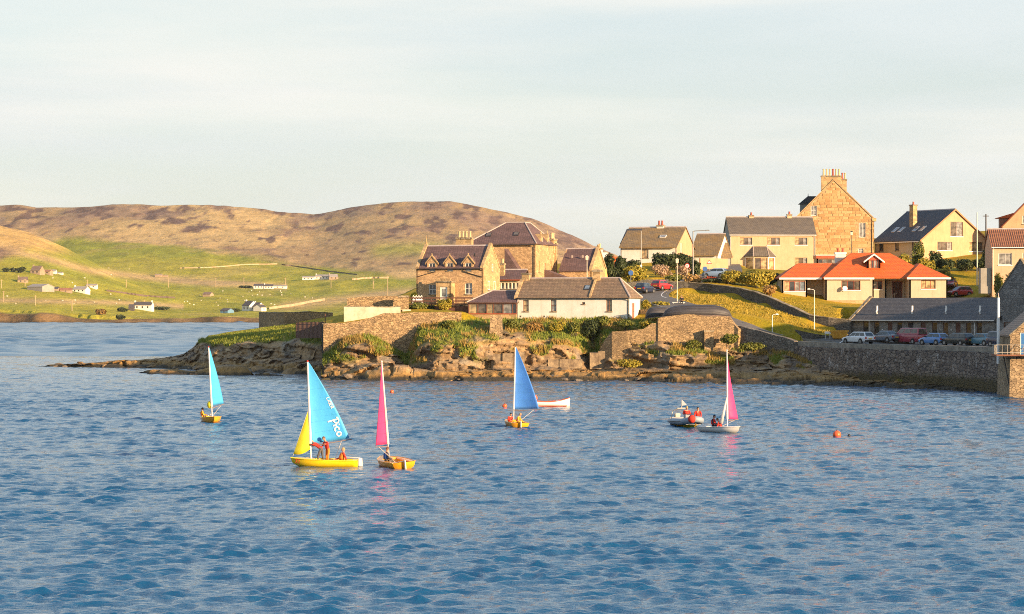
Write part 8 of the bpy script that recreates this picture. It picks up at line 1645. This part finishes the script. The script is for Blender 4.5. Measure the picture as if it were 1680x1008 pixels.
croft('grey roofed house left in the high far hamlet', 496, 515, 459.5, 455.5, 453.5, M_FWHT, M_FGRY, 0, 9, 0, 'hamlet_house', wins=3); croft('long pale house in the middle of the high far hamlet', 516, 540, 459, 454, 451, M_FWHT, M_FGRY, -8, 10, 1, 'hamlet_house', wins=4); croft('pinkish house right in the high far hamlet', 540, 555, 459, 454.5, 450.5, M_FSTN, M_FGRY, 10, 9, 1, 'hamlet_house', wins=2)
def dyke(label, pts, h=1.1, t=.9, mat=None):
    r = thing('stone_dyke', label, 'wall'); pp = []
    for (a, b) in zip(pts[:-1], pts[1:]):
        for k in range(12): f = k / 12; pp.append(farpt(a[0] + (b[0] - a[0]) * f, a[1] + (b[1] - a[1]) * f))
    mb = MB(); mb.loft([[(p.x, p.y - t / 2, p.z - 1), (p.x, p.y - t / 2, p.z + h), (p.x, p.y + t / 2, p.z + h), (p.x, p.y + t / 2, p.z - 1)] for p in pp], True, True); mb.build('stonework', mat or M_FDYKE, r)
M_FDYKE = plain('pale dyke stone', (.46, .34, .21), (.34, .25, .15), .2, .9)
dyke('pale winding field wall along the top of the green pasture', [(295, 441), (340, 440), (370, 438), (400, 435), (460, 434)]); dyke('dark field wall climbing right of the pasture top', [(462, 435), (500, 440), (540, 446), (590, 452)], 1.1, .9, plain('dark dyke stone', (.14, .10, .08), (.1, .07, .055), .2, .9)); dyke('long wall under the left farm to the croft fields', [(175, 478), (215, 484), (250, 488), (290, 490)], 1.4, 1.2, bpy.data.materials['dark dyke stone']); dyke('pale wall leading right from the three white houses', [(442, 508), (480, 503), (510, 497), (535, 493)], 2.0, 1.4); dyke('pale wall on the slope left of the lodge', [(578, 460), (610, 457), (640, 457)], 1.6, 1.2)
for i, (u, vb, vt, lab) in enumerate(((2, 473, 459, 'at the left picture edge'), (6, 496, 478, 'nearest the left edge by the shore'), (58, 503, 485, 'standing on the lower left field'), (118, 511, 493, 'left of the white croft house'), (143, 471, 459, 'behind the long white farm cottage'), (207, 472, 459, 'on the middle of the far pasture'), (276, 472, 456, 'right of the stone ruins'), (237, 505, 493, 'in front of the white croft house'), (354, 471, 456, 'left of the central far hamlet'), (400, 469, 456, 'just left of the hamlet bungalows'), (468, 472, 456, 'at the right end of the central hamlet'), (543, 473, 456, 'below the high far hamlet'), (612, 467, 456, 'on the slope left of the tall pole'), (636, 492, 453, 'tallest one left of the lodge'), (613, 474, 462, 'short one on the slope left of the lodge'), (41, 470, 458, 'beside the big grey barn'))):
    p = farpt(u, vb) if vb > 440 else farpt(u, vb); h = (vb - vt) * p.y / FPX; r = thing('electricity_pole', 'pale electricity pole ' + lab, 'pole', p, 0, 'electricity poles on the far pasture'); MB().tube([(0, 0, -1), (0, 0, h)], [.32, .24], 6).build('shaft', M_FDYKE, r); MB().box(-1.0, 1.0, -.12, .12, h - .7, h - .45).build('crossarm', M_FDYKE, r)
M_WOOL = plain('sheep wool', (.72, .66, .55), (.6, .54, .44), 3, .95)
mb = MB(); mb.ball((0, 0, .75), (.62, .34, .36), 8, 6); mb.ball((.68, 0, .95), (.2, .14, .16), 6, 5)
for x in (-.38, .38):
    for y in (-.18, .18): mb.tube([(x, y, 0), (x, y, .6)], .06, 5)
sheep_me = mb.mesh('sheep', M_WOOL, True); rs = random.Random(77)
for i in range(58):
    u = rs.choice([rs.uniform(270, 470), rs.uniform(290, 520), rs.uniform(10, 240)]); v = rs.uniform(478, 506) if u > 260 else rs.uniform(400, 500)
    if u < 60 and v < 440: continue
    p = farpt(u, v); o = mobj('sheep', sheep_me, None, p, rs.uniform(0, 6.28)); s = rs.uniform(.8, 1.15); o.scale = (s, s, s); tag(o, 'tiny pale sheep grazing the far green pasture', 'sheep', 'sheep on the far pasture')
for (u0, u1, vb, vt, m_, lab) in ((26, 42, 448, 438, M_LDARK, 'dark windbreak tree left of the highest farmhouse'), (2, 18, 447, 439, M_LDARK, 'bushy windbreak tree at the left picture edge'), (16, 28, 447, 439, M_LDARK, 'bushy windbreak tree between the other two farm trees'), (153, 178, 521, 510, M_LRUST, 'brown scrub bush on the shore field left of the croft'), (190, 210, 512, 504, M_LDARK, 'dark scrub bush left of the white croft house'), (189, 206, 529, 521, M_LDARK, 'dark scrub bush on the shore bank'), (246, 284, 509, 503, M_LDARK, 'dark garden hedge right of the white croft house'), (388, 418, 473, 469, M_LDARK, 'dark hedge left of the hamlet bungalows'), (376, 394, 512, 506, M_LDARK, 'dark bush behind the pale blue shed')):
    p = farpt((u0 + u1) / 2, vb); k = p.y / FPX; plant('far_bush', lab, 'bush', p, blobs_for((u1 - u0) * k, (vb - vt) * k, (u1 - u0) * k * .5, 5, rg), 420, .9, m_, rg)

# ================================================================ THIN EVENING HAZE
mh = bpy.data.materials.new('evening haze'); mh.use_nodes = True; th_ = mh.node_tree; th_.nodes.clear(); oh_ = th_.nodes.new('ShaderNodeOutputMaterial'); pv = th_.nodes.new('ShaderNodeVolumePrincipled')
pv.inputs['Color'].default_value = (.93, .93, .95, 1); pv.inputs['Density'].default_value = 2.6e-5; pv.inputs['Anisotropy'].default_value = .2; th_.links.new(pv.outputs[0], oh_.inputs['Volume'])
stuff(MB().box(-2600, 2600, -120, 4600, -6, 260).build('haze', mh), 'thin pale evening haze over the water and far hills', 'haze')
